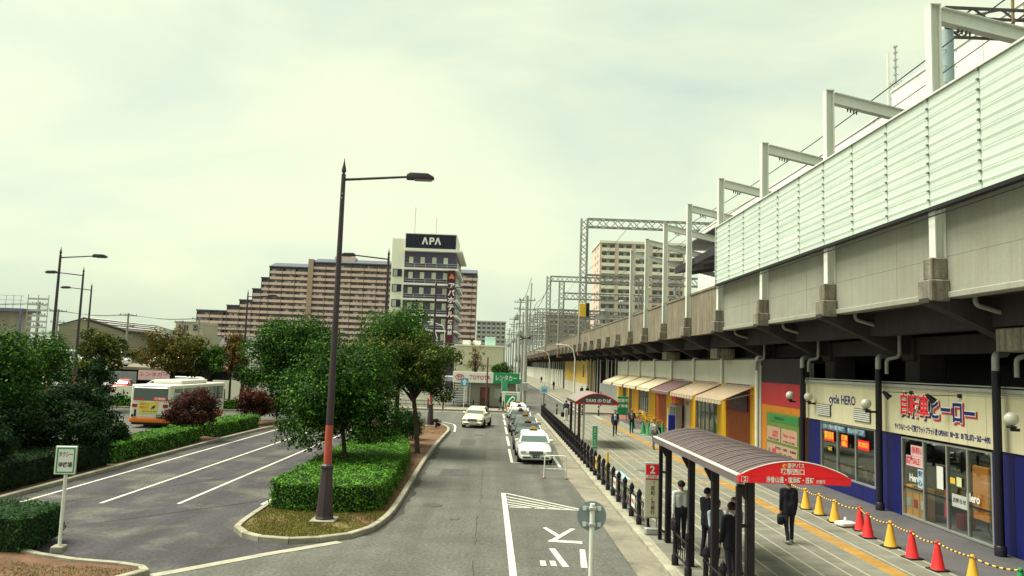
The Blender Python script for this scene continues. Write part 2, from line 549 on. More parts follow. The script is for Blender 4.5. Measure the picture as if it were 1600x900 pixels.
RED_SIGN = M('sign_red', (0.98, 0.018, 0.03), 0.4, 0.04, 1.0)
GREEN_SIGN = M('sign_green', (0.02, 0.32, 0.12), 0.45, 0.04, 1.0)
BLUE_SIGN = M('sign_blue', (0.015, 0.04, 0.36), 0.45, 0.05, 1.0)
YELLOW_SIGN = M('sign_yellow', (0.78, 0.5, 0.05), 0.5, 0.06, 1.0)
INK_WHITE = M('ink_white', (0.85, 0.86, 0.8), 0.5, 0.02, 1.0)
INK_BLACK = M('ink_black', (0.015, 0.014, 0.02), 0.5, 0.02, 1.0)
INK_RED = M('ink_red', (0.6, 0.03, 0.05), 0.5, 0.02, 1.0)
INK_NAVY = M('ink_navy', (0.01, 0.012, 0.17), 0.5, 0.02, 1.0)
WIN_DARK = M('window_glass_dark', (0.035, 0.045, 0.05), 0.08, 0.2, 0.4, spec=0.8)
WIN_PALE = M('window_curtain', (0.42, 0.46, 0.38), 0.25, 0.15, 0.6, spec=0.6, rnd=0.12)
CAR_GLASS = M('car_glass', (0.06, 0.1, 0.095), 0.05, 0.1, 0.8, spec=0.5, ior=2.1)

# ================================================================== THE GROUND
g = MB(); g.quad((-900, -60, -0.03), (900, -60, -0.03), (900, 1400, -0.03), (-900, 1400, -0.03))
struct(g.build('ground', M('ground_far', (0.13, 0.13, 0.11), 0.95, 0.3, 0.05, fine=0.2, bscale=0.6)))
g = MB(); g.quad((-75, -8, 0), (14.3, -8, 0), (14.3, 520, 0), (-75, 520, 0))
struct(g.build('road', ASPHALT))
g = MB()
lot = [(-15.3, 10), (-9.0, 15.4), (-6.86, 17.63), (-3.98, 20.73), (-5.0, 22.6), (-7.12, 24), (-7.12, 54.6), (-15.3, 54.6)]
g.add([(x, y, 0.004) for x, y in lot], [tuple(range(len(lot)))])
struct(g.build('parking_bay', ASPHALT_LOT))

def strip(pts, w, z=0.009):
    m = MB()
    for i in range(len(pts) - 1):
        a, b = Vector(pts[i]), Vector(pts[i + 1])
        d = (b - a).normalized(); n = Vector((-d.y, d.x)) * w / 2
        e = d * (w / 2 if 0 < i else 0)
        zz = z + 0.0007 * i
        m.quad((*(a - n - e), zz), (*(b - n), zz), (*(b + n), zz), (*(a + n - e), zz))
    return m
def marking(pts, w, name='road_marking', mat=None):
    o = strip(pts, w).build(name, mat or WHITE_LINE)
    return struct(o)
marking([(-14.6, 24.8), (-14.1, 53.6)], 0.12)
marking([(-12.25, 25.0), (-11.75, 53.5)], 0.12)
marking([(-9.93, 25.3), (-9.45, 53.5)], 0.12)
marking([(-7.36, 25.6), (-7.3, 27.0)], 0.14)
marking([(-14.17, 53.55), (-7.3, 53.55)], 0.14)
marking([(-8.6, 15.85), (-6.86, 17.63), (-5.4, 19.3), (-3.9, 20.8)], 0.28, 'concrete_channel', KERB)
marking([(0.5, 29.25), (0.55, 24), (0.6, 17.5), (0.62, 10)], 0.17)
# hatched taper at the end of the bus bay
apex = [(3.06, 26.42), (2.75, 26.36), (2.35, 26.38), (1.95, 26.4), (1.5, 26.42)]
base = [(0.6, 29.2), (0.6, 28.5), (0.6, 27.9), (0.6, 27.4), (0.6, 26.95)]
for a, b in zip(base, apex):
    marking([a, b], 0.115)
marking([(0.66, 26.5), (3.0, 26.27)], 0.115)
# characters painted on the bus bay, to be read by a driver coming towards the camera
CHARS = {'su': [[(1.59, 23.33), (1.71, 23.39), (2.07, 22.27), (1.95, 22.07)], [(2.42, 23.33), (2.57, 23.30), (1.87, 21.75), (1.62, 21.55)],
                [(1.62, 21.55), (1.70, 21.78), (2.57, 21.70), (2.56, 21.40)]],
         'ba': [[(1.60, 20.77), (1.76, 20.77), (1.96, 18.95), (1.80, 18.95)], [(2.41, 20.75), (2.55, 20.75), (2.40, 18.93), (2.24, 18.93)],
                [(1.28, 19.48), (1.42, 19.48), (1.42, 19.0), (1.28, 19.0)], [(1.52, 19.48), (1.66, 19.48), (1.67, 19.0), (1.53, 19.0)]]}
for k, polys in CHARS.items():
    m = MB()
    for i, q in enumerate(polys):
        m.add([(x, y, 0.008 + 0.0008 * i) for x, y in q], [(3, 2, 1, 0)])
    struct(m.build('road_lettering', WHITE_LINE))
marking([(1.02, 38.3), (0.98, 44.2)], 0.14)
marking([(3.28, 37.0), (3.25, 44.2)], 0.14)
marking([(1.0, 38.25), (3.3, 38.25)], 0.10)
for k in range(1, 5):
    marking([(1.02, 38.3 + 7.6 * k), (0.98, 44.2 + 7.6 * k)], 0.14)
marking([(-30, 74.3), (-10, 75.0), (3.0, 75.4)], 0.2)
marking([(9.0, 78.5), (9.1, 140), (9.0, 470)], 0.16)
marking([(2.6, 80), (2.7, 140), (2.6, 470)], 0.16)
marking([(-3.0, 60.4), (-2.75, 58), (-2.62, 54)], 0.14)
marking([(-4.8, 63.0), (-3.9, 62.2), (-3.0, 60.4)], 0.14)
# cracks and a trench joint in the asphalt
CRACK = M('crack_tar', (0.035, 0.034, 0.035), 0.9, 0.2, 8.0)
rr = random.Random(3)
pts = [(-0.35 + rr.uniform(-0.035, 0.035) + 0.03 * math.sin(i * 0.35), 16 + i * 0.55) for i in range(74)]
for q0 in (0, 9, 20, 27, 41, 50, 62):
    struct(strip(pts[q0:q0 + 7 + q0 % 4], 0.016, 0.003).build('road_crack', CRACK))
pts = [(-14.0 + i * 0.3, 24.0 + 0.55 * i + rr.uniform(-0.06, 0.06)) for i in range(22)]
struct(strip(pts, 0.03, 0.0065).build('road_crack', CRACK))
pts = [(-11.5 + i * 0.35 , 21.5 + 0.42 * i + rr.uniform(-0.05, 0.05)) for i in range(12)]
struct(strip(pts, 0.04, 0.0065).build('road_crack', CRACK))
for (x, y, n_) in ((-2.0, 34, 5), (-1.6, 41, 4), (-1.9, 29.2, 4), (1.6, 36.6, 6), (-1.2, 24.0, 4)):
    pts = [(x + rr.uniform(-0.1, 0.1) + i * 0.1, y + i * rr.uniform(0.05, 0.3)) for i in range(n_)]
    struct(strip(pts, 0.035, 0.003).build('road_crack', CRACK))
# grime gathered along the island kerb, repair patches, service covers
GRIME = M('kerb_grime', (0.055, 0.047, 0.042), 0.95, 0.3, 2.0, fine=0.3, bscale=30)
m = MB(); prev = None
for i in range(60):
    y = 21.6 + i * 0.55
    x0 = float(np.interp(y, [21.2, 22.1, 23.9, 26.8, 31.8, 37.5, 43.6, 54], [-3.66, -3.22, -2.97, -2.94, -3.02, -3.09, -3.09, -2.92]))
    w = 0.1 + 0.22 * rr.random() * (1.0 if 5 < i < 40 else 0.4)
    if prev: m.quad((prev[0], prev[1], 0.0022), (prev[0] + prev[2], prev[1], 0.0022), (x0 + w, y, 0.0022), (x0, y, 0.0022))
    prev = (x0, y, w)
struct(m.build('kerb_dirt', GRIME))
PATCH = M('asphalt_patch', (0.078, 0.077, 0.072), 0.92, 0.14, 1.0, fine=0.34, bscale=34, bump=0.3)
for q in ([(-2.2, 33.2), (-0.9, 33.3), (-0.95, 35.4), (-2.15, 35.3)], [(1.0, 34.6), (2.2, 34.55), (2.2, 36.3), (1.05, 36.35)], [(-1.9, 45.5), (-1.0, 45.4), (-1.0, 49.0), (-1.9, 49.0)]):
    struct(MB().add([(x, y, 0.0028) for x, y in q], [(0, 1, 2, 3)]).build('road_patch', PATCH))
IRON = M('iron_cover', (0.07, 0.068, 0.062), 0.7, 0.25, 8.0)
for x, y in ((-1.9, 26.4), (-11.0, 30.5), (-0.9, 52)):
    m = MB(); m.lathe([(0.33, 0.0), (0.33, 0.008), (0.3, 0.009), (0.02, 0.009)], (x, y, 0.003), 20); m.build('service_cover', IRON)['kind'] = 'structure'
# concrete gutter along the bus bay
g = MB()
gut = [(3.49, 8), (3.49, 18.3), (3.46, 23.5), (3.41, 28), (3.3, 33.5), (3.75, 45.6), (3.8, 70), (3.95, 75)]
for i in range(len(gut) - 1):
    (xa, ya), (xb, yb) = gut[i], gut[i + 1]
    g.quad((xa, ya, 0.012), (4.22, ya, 0.02), (4.22, yb, 0.02), (xb, yb, 0.012))
struct(g.build('gutter', M('gutter_concrete', (0.23, 0.21, 0.16), 0.9, 0.2, 0.9, fine=0.15, bscale=30, patch=((0.12, 0.11, 0.09), 0.6, 0.5, 0.7))))

# ---- right-hand pavement: bedding, slabs, pale strips, kerb stones, yellow tactile blocks
pave = struct(MB().box(4.42, 11.2, 2, 75.4, -0.02, 0.114).build('pavement', M('mortar_bed', (0.3, 0.3, 0.22), 0.95, 0.15, 2.0)))
COLS = []          # (x0, x1) of slab columns between pale strips
xs = 4.5; k = 0
STRIPS = []
while xs < 11.1:
    w = 0.62 if k % 2 == 0 else 0.4
    COLS.append((xs, min(xs + w, 11.17)))
    STRIPS.append((xs + w + 0.006, xs + w + 0.052))
    xs += w + 0.058; k += 1
TACT = (9.6, 10.02)
slab_cache = {}
def slab_mesh(w):
    key = round(w, 3)
    if key not in slab_cache:
        slab_cache[key] = MB().box(0, w, 0, 0.489, 0.0, 0.026, bev=0.005).mesh('paving_slab', SLAB)
    return slab_cache[key]
cells = []
y = 8.0
while y < 75.2:
    for x0, x1 in COLS:
        if x1 - x0 < 0.08: continue
        if x0 < TACT[1] and x1 > TACT[0]:
            for a, b in ((x0, min(x1, TACT[0] - 0.006)), (max(x0, TACT[1] + 0.006), x1)):
                if b - a > 0.06: cells.append((a, b, y))
        else:
            cells.append((x0, x1, y))
    y += 0.53
def in_view(x, y):
    return abs(773 + 1200 * x / y - 800) < 812 and 568 + 1200 * 4.7 / y < 915
vis = [c for c in cells if in_view(c[0], c[2])]
near = set(vis[:298])
rs = random.Random(8)
rest = MB()
for c in cells:
    x0, x1, y = c
    if c in near:
        link('paving_slab', slab_mesh(x1 - x0), pave, (x0, y, 0.094 + rs.uniform(-0.0015, 0.0015)), (rs.uniform(-0.002, 0.002), rs.uniform(-0.003, 0.003), 0))
    elif c[2] > 17:
        rest.box(x0, x1, y, y + 0.489, 0.09, 0.119 + rs.uniform(-0.001, 0.001))
tag(rest.build('paving_slabs', M('paving_slab_far', (0.2, 0.196, 0.155), 0.85, 0.18, 1.1, fine=0.12, bscale=50), pave), kind='stuff')
for a, b in STRIPS:
    if b > 11.19: continue
    m = MB()
    if a < TACT[1] and b > TACT[0]: continue
    m.box(a, b, 6, 75.3, 0.08, 0.1195)
    m.build('paving_strip', SLAB_STRIP, pave)
MB().box(11.205, 11.25, 6, 75.3, 0.0, 0.121).build('paving_strip', SLAB_STRIP, pave)
tb = MB().box(0, 0.41, 0, 0.405, 0, 0.026, bev=0.004)
for i in range(4):
    tb.box(0.05 + i * 0.088, 0.085 + i * 0.088, 0.03, 0.375, 0.026, 0.031, bev=0.003)
tb = tb.mesh('tactile_block', TACTILE)
y = 12.0
while y < 69:
    link('tactile_block', tb, pave, (TACT[0] + 0.005, y, 0.0955)); y += 0.41
CROSS_TACT = [(5.9, 9.6, 32.6), (5.7, 9.6, 40.2), (5.5, 9.6, 68.6)]
ft = M('tactile_faded', (0.28, 0.21, 0.1), 0.85, 0.15, 1.2, fine=0.1, bscale=50)
for xa, xb, yy in CROSS_TACT:
    x = xa
    while x < xb - 0.2:
        MB().box(x, min(x + 0.4, xb), yy, yy + 0.4, 0.09, 0.1225, bev=0.003).build('tactile_block', ft, pave); x += 0.41
MB().box(5.62, 5.92, 32.9, 35.6, 0.09, 0.1235, bev=0.003).build('blue_paint_patch', M('faded_blue_paint', (0.3, 0.45, 0.5), 0.85, 0.2, 2.0), pave)
# service cover
m = MB(); m.lathe([(0.31, 0.0), (0.31, 0.004), (0.02, 0.005)], (7.0, 35.9, 0.1205), 20); m.build('service_cover', M('iron', (0.1, 0.1, 0.09), 0.7, 0.2, 6.0), pave)
# kerb stones of 0.6 m
ks = MB().box(0, 0.19, 0.0, 0.594, -0.02, 0.13, bev=0.014).mesh('kerb_stone', KERB)
y = 13.0
while y < 75.2:
    link('kerb_stone', ks, pave, (4.225, y, 0), (0, 0, rs.uniform(-0.004, 0.004))); y += 0.6
# forecourt in front of the shops, the crossing beyond and the far footway
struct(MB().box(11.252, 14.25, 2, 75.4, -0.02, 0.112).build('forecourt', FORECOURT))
struct(MB().box(9.6, 14.6, 79.5, 470, -0.02, 0.13).build('footway', M('footway_concrete', (0.22, 0.21, 0.165), 0.9, 0.12, 0.5, fine=0.1, bscale=20)))
struct(MB().box(9.42, 9.6, 79.5, 470, -0.02, 0.15).build('kerb', KERB))
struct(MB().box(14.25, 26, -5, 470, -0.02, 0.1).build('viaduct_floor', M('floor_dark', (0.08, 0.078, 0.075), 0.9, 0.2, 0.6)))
# far pavement on the other side of the cross street
struct(MB().box(-60, 2.2, 77.2, 81.0, -0.02, 0.12).build('footway', M('footway_far', (0.27, 0.245, 0.18), 0.9, 0.12, 0.5, fine=0.1, bscale=20)))

# ---- kerbed planting beds
def offset_poly(poly, d):
    n = len(poly); out = []
    for i in range(n):
        p0, p1, p2 = Vector(poly[i - 1]), Vector(poly[i]), Vector(poly[(i + 1) % n])
        d1, d2 = (p1 - p0).normalized(), (p2 - p1).normalized()
        n1, n2 = Vector((-d1.y, d1.x)), Vector((-d2.y, d2.x))
        b = (n1 + n2)
        b = b.normalized() if b.length > 1e-4 else n1
        k = max(0.5, b.dot(n1))
        out.append(tuple(p1 + b * (d / k)))
    return out
def smooth_loop(pts, step=0.6):
    """closed Catmull-Rom loop resampled at even steps"""
    n = len(pts); res = []
    for i in range(n):
        p0, p1, p2, p3 = (Vector(pts[(i + k) % n]) for k in (-1, 0, 1, 2))
        L = (p2 - p1).length
        q = max(1, int(round(L / step)))
        for j in range(q):
            t = j / q
            a = 0.5 * ((2 * p1) + (-p0 + p2) * t + (2 * p0 - 5 * p1 + 4 * p2 - p3) * t * t + (-p0 + 3 * p1 - 3 * p2 + p3) * t ** 3)
            res.append(tuple(a))
    return res
def bed(name, loop, z=0.1, kw=0.17, soil=SOIL, kz=0.15):
    area = sum(loop[i][0] * loop[(i + 1) % len(loop)][1] - loop[(i + 1) % len(loop)][0] * loop[i][1] for i in range(len(loop)))
    if area < 0: loop = loop[::-1]
    inner = offset_poly(loop, kw)
    m = MB(); m.add([(x, y, z) for x, y in inner], [tuple(range(len(inner)))])
    b = struct(m.build(name, soil))
    n = len(loop)
    for i in range(n):
        j = (i + 1) % n
        a, c, ci, ai = (Vector(v) for v in (loop[i], loop[j], inner[j], inner[i]))
        L = (c - a).length
        if L < 0.02: continue
        e = 0.008 / L
        a2, c2, ai2, ci2 = a.lerp(c, e), c.lerp(a, e), ai.lerp(ci, e), ci.lerp(ai, e)
        s = MB()
        t = 0.018
        ao, co = a2.lerp(ai2, t / kw), c2.lerp(ci2, t / kw)
        vs = [(*a2, -0.02), (*c2, -0.02), (*c2, kz - t), (*a2, kz - t), (*ao, kz), (*co, kz), (*ci2, kz), (*ai2, kz), (*ai2, -0.02), (*ci2, -0.02)]
        s.add(vs, [(0, 1, 2, 3), (3, 2, 5, 4), (4, 5, 6, 7), (7, 6, 9, 8), (0, 3, 4, 7, 8), (1, 9, 6, 5, 2)])
        s.build('kerb_stone', KERB, b)
    return b
island = [(-6.97, 21.7), (-6.5, 20.95), (-5.95, 20.55), (-5.13, 20.4), (-4.4, 20.65), (-3.68, 21.2), (-3.25, 22.1), (-3.0, 23.9), (-2.97, 26.8), (-3.05, 31.8),
          (-3.12, 37.5), (-3.12, 43.6), (-3.0, 50.5), (-2.95, 54), (-3.3, 57.2), (-4.0, 59.2), (-5.2, 59.8), (-6.4, 58.6), (-7.0, 55), (-7.1, 45), (-7.12, 35), (-7.12, 25)]
bed('planting_island', smooth_loop(island, 0.75), soil=M('island_soil', (0.16, 0.085, 0.05), 0.95, 0.3, 1.5, fine=0.3, bscale=30, bump=0.6))
leftbed = [(-7.25, 17.2), (-7.5, 17.55), (-8.1, 17.78), (-9.2, 17.98), (-10.2, 18.35), (-12, 19.4), (-15.2, 21.2), (-18.5, 22), (-18.5, 12), (-14, 12.5), (-9.5, 15.2), (-7.6, 16.5)]
bed('corner_bed', leftbed, soil=SOIL)
# the long bed between the taxi bays and the bus lane
longbed = [(-15.25, 24.5), (-15.2, 34), (-15.1, 44), (-14.9, 50), (-14.6, 53), (-13.4, 54.6), (-11, 55.0), (-7.4, 55.0), (-7.4, 58.6), (-11, 59), (-14.6, 58.8), (-17.3, 57), (-18.0, 52), (-18.1, 40), (-20.0, 30), (-24, 20), (-15.8, 22.6)]
bed('long_bed', longbed[:17], soil=SOIL)
far_bed = [(-47, 66), (-30, 66.2), (-21, 66.8), (-17.5, 68), (-17.4, 69), (-21, 70), (-47, 70.5)]
GRASS_BED = M('turf', (0.09, 0.13, 0.03), 0.95, 0.3, 1.5, fine=0.3, bscale=40, bump=0.5)
bed('grass_strip', far_bed, soil=GRASS_BED)

# ================================================================== THE RAILWAY VIADUCT
BAY = 6.73
YK = [20.3 + BAY * k for k in range(-2, 66)]
via = thing('railway_viaduct', 'elevated concrete railway viaduct with bracketed edge running along the shops', 'viaduct', (18, 60, 0))
def vpart(m, name, mat):
    o = m.build(name, mat); o.parent = via
    o.matrix_parent_inverse = Matrix.Translation((-18, -60, 0))
    return o
def vlink(name, me, loc, rot=None):
    o = link(name, me, via, (loc[0] - 18, loc[1] - 60, loc[2]), rot)
    return o
vpart(MB().box(12.35, 24, 3, 450, 7.0, 7.85), 'deck', CONC_SHADE_TONE)
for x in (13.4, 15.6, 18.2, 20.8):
    vpart(MB().box(x - 0.25, x + 0.25, 3, 450, 6.2, 7.0), 'girder', CONC_SHADE_TONE)
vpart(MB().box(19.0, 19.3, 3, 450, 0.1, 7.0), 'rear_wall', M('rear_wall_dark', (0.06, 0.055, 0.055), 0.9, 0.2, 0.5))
# parapet panels, one per bay
pp_new = MB()
for a_, b_ in ((0.012, 2.4), (2.412, BAY - 0.012)):
    pp_new.box(12.0, 12.34, a_, b_, 7.1, 8.05); pp_new.box(12.003, 12.34, a_, b_, 8.058, 9.43)
pp_new.box(11.93, 12.36, 0.012, BAY - 0.012, 6.93, 7.1, bev=0.02)
pp_new = pp_new.mesh('parapet_panel', CONC_NEW)
pp_old = MB().box(12.0, 12.34, 0.02, BAY - 0.02, 7.0, 9.38)
pp_old.box(11.97, 12.36, 0.02, BAY - 0.02, 6.9, 7.0)
pp_old.box(11.95, 12.38, 0.02, BAY - 0.02, 9.38, 9.5)
pp_old = pp_old.mesh('parapet_panel', CONC_OLD)
for i, y in enumerate(YK[:-1]):
    new = y < 40
    vlink('parapet_panel', pp_new if new else pp_old, (0, y, 0))
    if new:   # the panel joints of the newer facing
        pass
# bracket arms with stepped end blocks, columns, cross beams
arm = MB().prism([(11.45, 6.93), (11.45, 6.8), (12.1, 6.55), (13.9, 5.72), (14.7, 5.6), (14.7, 7.0), (12.0, 7.0)], -0.24, 0.24, 'y').mesh('bracket_arm', CONC_SHADE_TONE)
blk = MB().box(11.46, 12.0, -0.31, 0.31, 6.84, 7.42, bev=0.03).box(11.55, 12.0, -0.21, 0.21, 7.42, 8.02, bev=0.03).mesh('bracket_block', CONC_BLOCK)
column = MB().box(14.75, 15.75, -0.45, 0.45, 0.0, 6.2, bev=0.06).mesh('column', CONC_SHADE_TONE)
xbeam = MB().box(14.6, 19.0, -0.4, 0.4, 5.4, 6.2, bev=0.04).mesh('cross_beam', CONC_SHADE_TONE)
hang = MB().box(13.1, 14.2, 0.3, 1.7, 5.55, 6.15, bev=0.03).mesh('hanging_box', CONC_BLOCK)
for i, y in enumerate(YK):
    vlink('bracket_arm', arm, (0, y, 0)); vlink('bracket_block', blk, (0, y, 0))
    vlink('column', column, (0, y, 0)); vlink('cross_beam', xbeam, (0, y, 0))
# longitudinal beam seen behind the arms
vpart(MB().box(14.72, 15.0, 3, 450, 5.6, 6.2), 'edge_beam', CONC_SHADE_TONE)
for y in (18.2, 45.0, 58.5):
    vlink('hanging_box', hang, (0, y, 0))
# drain pipes: from the soffit beside each bracket, back and down to the shop fronts
PIPE = M('grey_pipe', (0.3, 0.3, 0.28), 0.6, 0.15, 2.0)
def bend(pts, r=0.12, n=4):
    out = [Vector(pts[0])]
    for i in range(1, len(pts) - 1):
        a, b, c = Vector(pts[i - 1]), Vector(pts[i]), Vector(pts[i + 1])
        p, q = b + (a - b).normalized() * r, b + (c - b).normalized() * r
        for k in range(n + 1):
            t = k / n
            out.append((p.lerp(b, t)).lerp(b.lerp(q, t), t))
    out.append(Vector(pts[-1]))
    return out
pipe1 = MB().tube(bend([(12.5, -0.55, 6.98), (12.5, -0.55, 6.75), (14.05, -0.55, 6.35), (14.05, -0.55, 5.5), (13.72, -0.3, 5.42), (13.72, -0.3, 4.9)], 0.14), 0.065, 8).mesh('drain_pipe', PIPE)
for y in YK[1:6]:
    vlink('drain_pipe', pipe1, (0, y, 0))
# slim pipes and poles standing in front of the dark arches further on
slim = MB().tube([(0, 0, 0.1), (0, 0, 6.9)], 0.075, 6).mesh('down_pipe', M('pale_pipe', (0.5, 0.5, 0.45), 0.6, 0.12, 1.0))
rp = random.Random(12)
y = 81.5
while y < 300:
    vlink('down_pipe', slim, (14.35 + rp.uniform(-0.15, 0.25), y, 0)); y += rp.choice((1.8, 2.6, 3.4, 4.2))
# steel work and ducts on the shop roofs, dark under the deck
duct = MB()
for y in (42, 44.5, 47, 50, 53, 56, 59, 62, 65, 68, 71, 74, 77):
    duct.box(15.2, 15.26, y, y + 0.06, 4.6, 6.2)
duct.box(15.16, 15.3, 41, 79, 5.35, 5.45)
vpart(duct, 'roof_railing', GALV)

# ---- pale green noise barrier on the viaduct edge
bar_t = thing('noise_barrier', 'pale green ribbed metal noise barrier on the edge of the viaduct', 'barrier', (11.66, 28, 9.4))
NPAN, PW = 3, BAY / 3
RH = 3.06 / 6
prof = []
def panel_mesh():
    """one ribbed panel: two flat bands with a folded rib between"""
    m = MB()
    zz = [0.0, 0.14, 0.21, 0.235, 0.25, 0.40, 0.46, 0.485, RH - 0.012]
    xx = [0.0, 0.0, -0.014, -0.014, 0.0, 0.0, -0.01, -0.01, 0.0]
    n = len(zz)
    vs = [(x, 0.008, z) for x, z in zip(xx, zz)] + [(x, PW - 0.008, z) for x, z in zip(xx, zz)]
    m.add(vs, [(i, i + 1, n + i + 1, n + i) for i in range(n - 1)])
    vs = [(0.06, 0.008, z) for z in (0, RH - 0.006)] + [(0.06, PW - 0.008, z) for z in (0, RH - 0.006)]
    m.add(vs, [(0, 2, 3, 1)])
    m.add([(0, .008, 0), (.06, .008, 0), (.06, PW - .008, 0), (0, PW - .008, 0)], [(0, 1, 2, 3)])
    m.add([(0, .008, RH - .006), (.06, .008, RH - .006), (.06, PW - .008, RH - .006), (0, PW - .008, RH - .006)], [(3, 2, 1, 0)])
    return m.mesh('panel', GREEN_PANEL)
pm = panel_mesh()
CLIP = M('clip_dark', (0.2, 0.2, 0.19), 0.5, 0.1, 3.0, metal=0.4)
clip = MB()
for r in range(6):
    for dz in (0.22, 0.47):
        clip.box(-0.06, 0.02, -0.04, 0.04, r * RH + dz - 0.022, r * RH + dz + 0.018)
clip.box(-0.012, 0.03, -0.022, 0.022, 0.02, 3.04, 1)
clip = clip.mesh('clip_strip', [CLIP, GREEN_PANEL])
joint = MB().box(-0.006, 0.03, -0.03, 0.03, 0.02, 3.04).mesh('joint_strip', WHITE_STEEL)
y0b = YK[0]
ncol = int(round((40.5 - y0b) / PW))
for c in range(ncol):
    yb = y0b + c * PW
    for r in range(6):
        link('panel', pm, bar_t, (0, yb - 28, r * RH))
    tag(link('clip_strips', clip, bar_t, (0, yb - 28, 0)), kind='stuff')
ye = y0b + ncol * PW
tag(link('clip_strips', clip, bar_t, (0, ye - 28, 0)), kind='stuff')
MB().box(-0.06, 0.1, y0b - 28, ye + 0.06 - 28, 3.062, 3.11).build('top_rail', WHITE_STEEL, bar_t)
MB().box(-0.07, 0.12, y0b - 28, ye + 0.06 - 28, -0.1, -0.003).build('bottom_rail', DARK_STEEL, bar_t)
MB().box(-0.05, 0.1, ye + 0.062 - 28, ye + 0.13 - 28, -0.1, 3.11).build('end_post', WHITE_STEEL, bar_t)
MB().tube([(-0.1, y0b - 28, -0.28), (-0.1, ye - 28, -0.28)], 0.02, 6).build('cable', BLACK_STEEL, bar_t)

# ---- white steel frames standing on the brackets
def i_beam(m, p0, p1, w, h, t=0.03):
    p0, p1 = Vector(p0), Vector(p1)
    d = (p1 - p0).normalized(); x = d.cross(Vector((0, 0, 1))).normalized(); z = x.cross(d)
    for s in (-1, 1):
        o = z * (s * (h / 2 - t / 2))
        m.bar(p0 + o, p1 + o, w, t)
    m.bar(p0, p1, t, h - 2 * t)
for k, y in enumerate(YK[2:10]):
    lab = ['nearest white steel frame rising over the noise barrier at the photo right edge', 'second white steel frame rising over the noise barrier', 'third white steel frame rising over the middle of the noise barrier',
           'fourth white steel frame, beside the far end of the noise barrier', 'fifth white steel frame, first one standing past the noise barrier', 'sixth white steel frame, second past the noise barrier',
           'seventh white steel frame, third past the noise barrier', 'farthest white steel frame on the weathered parapet'][k]
    t = thing('portal_frame', lab, 'frame', (11.86, y, 8.02), 0, 'white steel frames along the viaduct')
    m = MB()
    m.box(-0.15, -0.115, -0.15, 0.15, 0, 7.1); m.box(0.115, 0.15, -0.15, 0.15, 0, 7.1); m.box(-0.114, 0.114, -0.018, 0.018, 0, 7.1)
    m.build('post', WHITE_STEEL, t)
    m = MB(); i_beam(m, (0.16, 0, 6.85), (7.6, 0, 5.25), 0.26, 0.42)
    m.build('beam', WHITE_STEEL, t)
    m = MB(); m.box(-0.155, 0.155, -0.155, 0.155, 7.1, 7.13)
    m.build('cap_plate', WHITE_STEEL, t)
    m = MB()
    for j in range(4): m.cyl((0.7 + j * 0.11, 0, 6.48 - j * 0.03), (0.7 + j * 0.11, 0, 6.36 - j * 0.03), 0.035, 0.02, 6)
    m.build('insulator', M('insulator_brown', (0.1, 0.06, 0.05), 0.3, 0.1, 3.0), t)

# ---- lattice gantries over the tracks
def lattice(m, p0, p1, w, nb, r=0.05, up=(0, 0, 1), two=True):
    """square lattice girder between two points"""
    p0, p1 = Vector(p0), Vector(p1)
    d = (p1 - p0); L = d.length; d.normalize()
    a = d.cross(Vector(up)).normalized(); b = a.cross(d)
    cs = [a * (i * w / 2) + b * (j * w / 2) for i, j in ((-1, -1), (1, -1), (1, 1), (-1, 1))]
    for c in cs: m.bar(p0 + c, p1 + c, 2 * r, 2 * r)
    for i in range(nb):
        s, e = p0 + d * (L * i / nb), p0 + d * (L * (i + 1) / nb)
        for k in range(4):
            c1, c2 = cs[k], cs[(k + 1) % 4]
            if i % 2: c1, c2 = c2, c1
            m.bar(s + c1, e + c2, r * 1.3, r * 1.3)
def gantry(y, ztop, beams, label, span=22, w=0.9, box=False):
    t = thing('lattice_gantry', label, 'gantry', (12.2, y, 7.9), 0, 'lattice gantries over the railway')
    rr_ = 0.05 * (1 + y / 260)
    m = MB(); lattice(m, (0, 0, 0), (0, 0, ztop - 7.9), w, int((ztop - 7.9) / 0.9), rr_, up=(0, 1, 0)); m.build('mast', LATTICE, t)
    m = MB(); lattice(m, (span, 0, -0.5), (span, 0, ztop - 7.9), w, int((ztop - 7.9) / 0.9), rr_, up=(0, 1, 0)); m.build('mast', LATTICE, t)
    for zb in beams:
        m = MB(); lattice(m, (w / 2, 0, zb - 7.9), (span - w / 2, 0, zb - 7.9), 1.15, int(span / 1.15), rr_); m.build('truss_beam', LATTICE, t)
    MB().box(-0.55, 0.55, -0.55, 0.55, -1.6, 0.02, bev=0.05).build('plinth', M('rusty_plinth', (0.24, 0.12, 0.06), 0.9, 0.3, 2.0, streak=0.4), t)
    if box:
        b = MB().box(-0.5, 0.45, -0.75, -0.48, 3.9, 5.8, bev=0.05).build('signal_box', YELLOW_SIGN, t)
        MB().box(0.5, 0.95, -0.7, -0.5, 3.95, 5.9, bev=0.08).build('backing_board', BLACK_STEEL, t)
    return t
gantry(109, 26.0, (25.4, 17.3), 'tall lattice gantry with yellow box hung on its mast, nearest over the railway', box=True)
gantry(145, 20.7, (18.0,), 'shorter lattice gantry with a bare mast top between the two tall ones')
gantry(182, 26.0, (25.4, 17.3), 'tall lattice gantry second along the railway, left of the yellow box')
gantry(235, 22.0, (21.4, 16.5), 'distant lattice gantry behind the thick concrete pole')
gantry(262, 22.0, (21.4, 16.5), 'distant lattice gantry, fifth along the railway')
gantry(290, 22.0, (21.4, 16.5), 'distant lattice gantry, sixth along the railway')
gantry(325, 21.0, (20.4, 16.5), 'distant lattice gantry, seventh along the railway')
gantry(370, 21.0, (20.4, 16.5), 'distant lattice gantry, last but one along the railway')
gantry(425, 21.0, (20.4, 16.5), 'most distant lattice gantry where the railway fades')
gantry(209, 19.0, (18.4, 15.6), 'low lattice gantry, fourth along the railway')
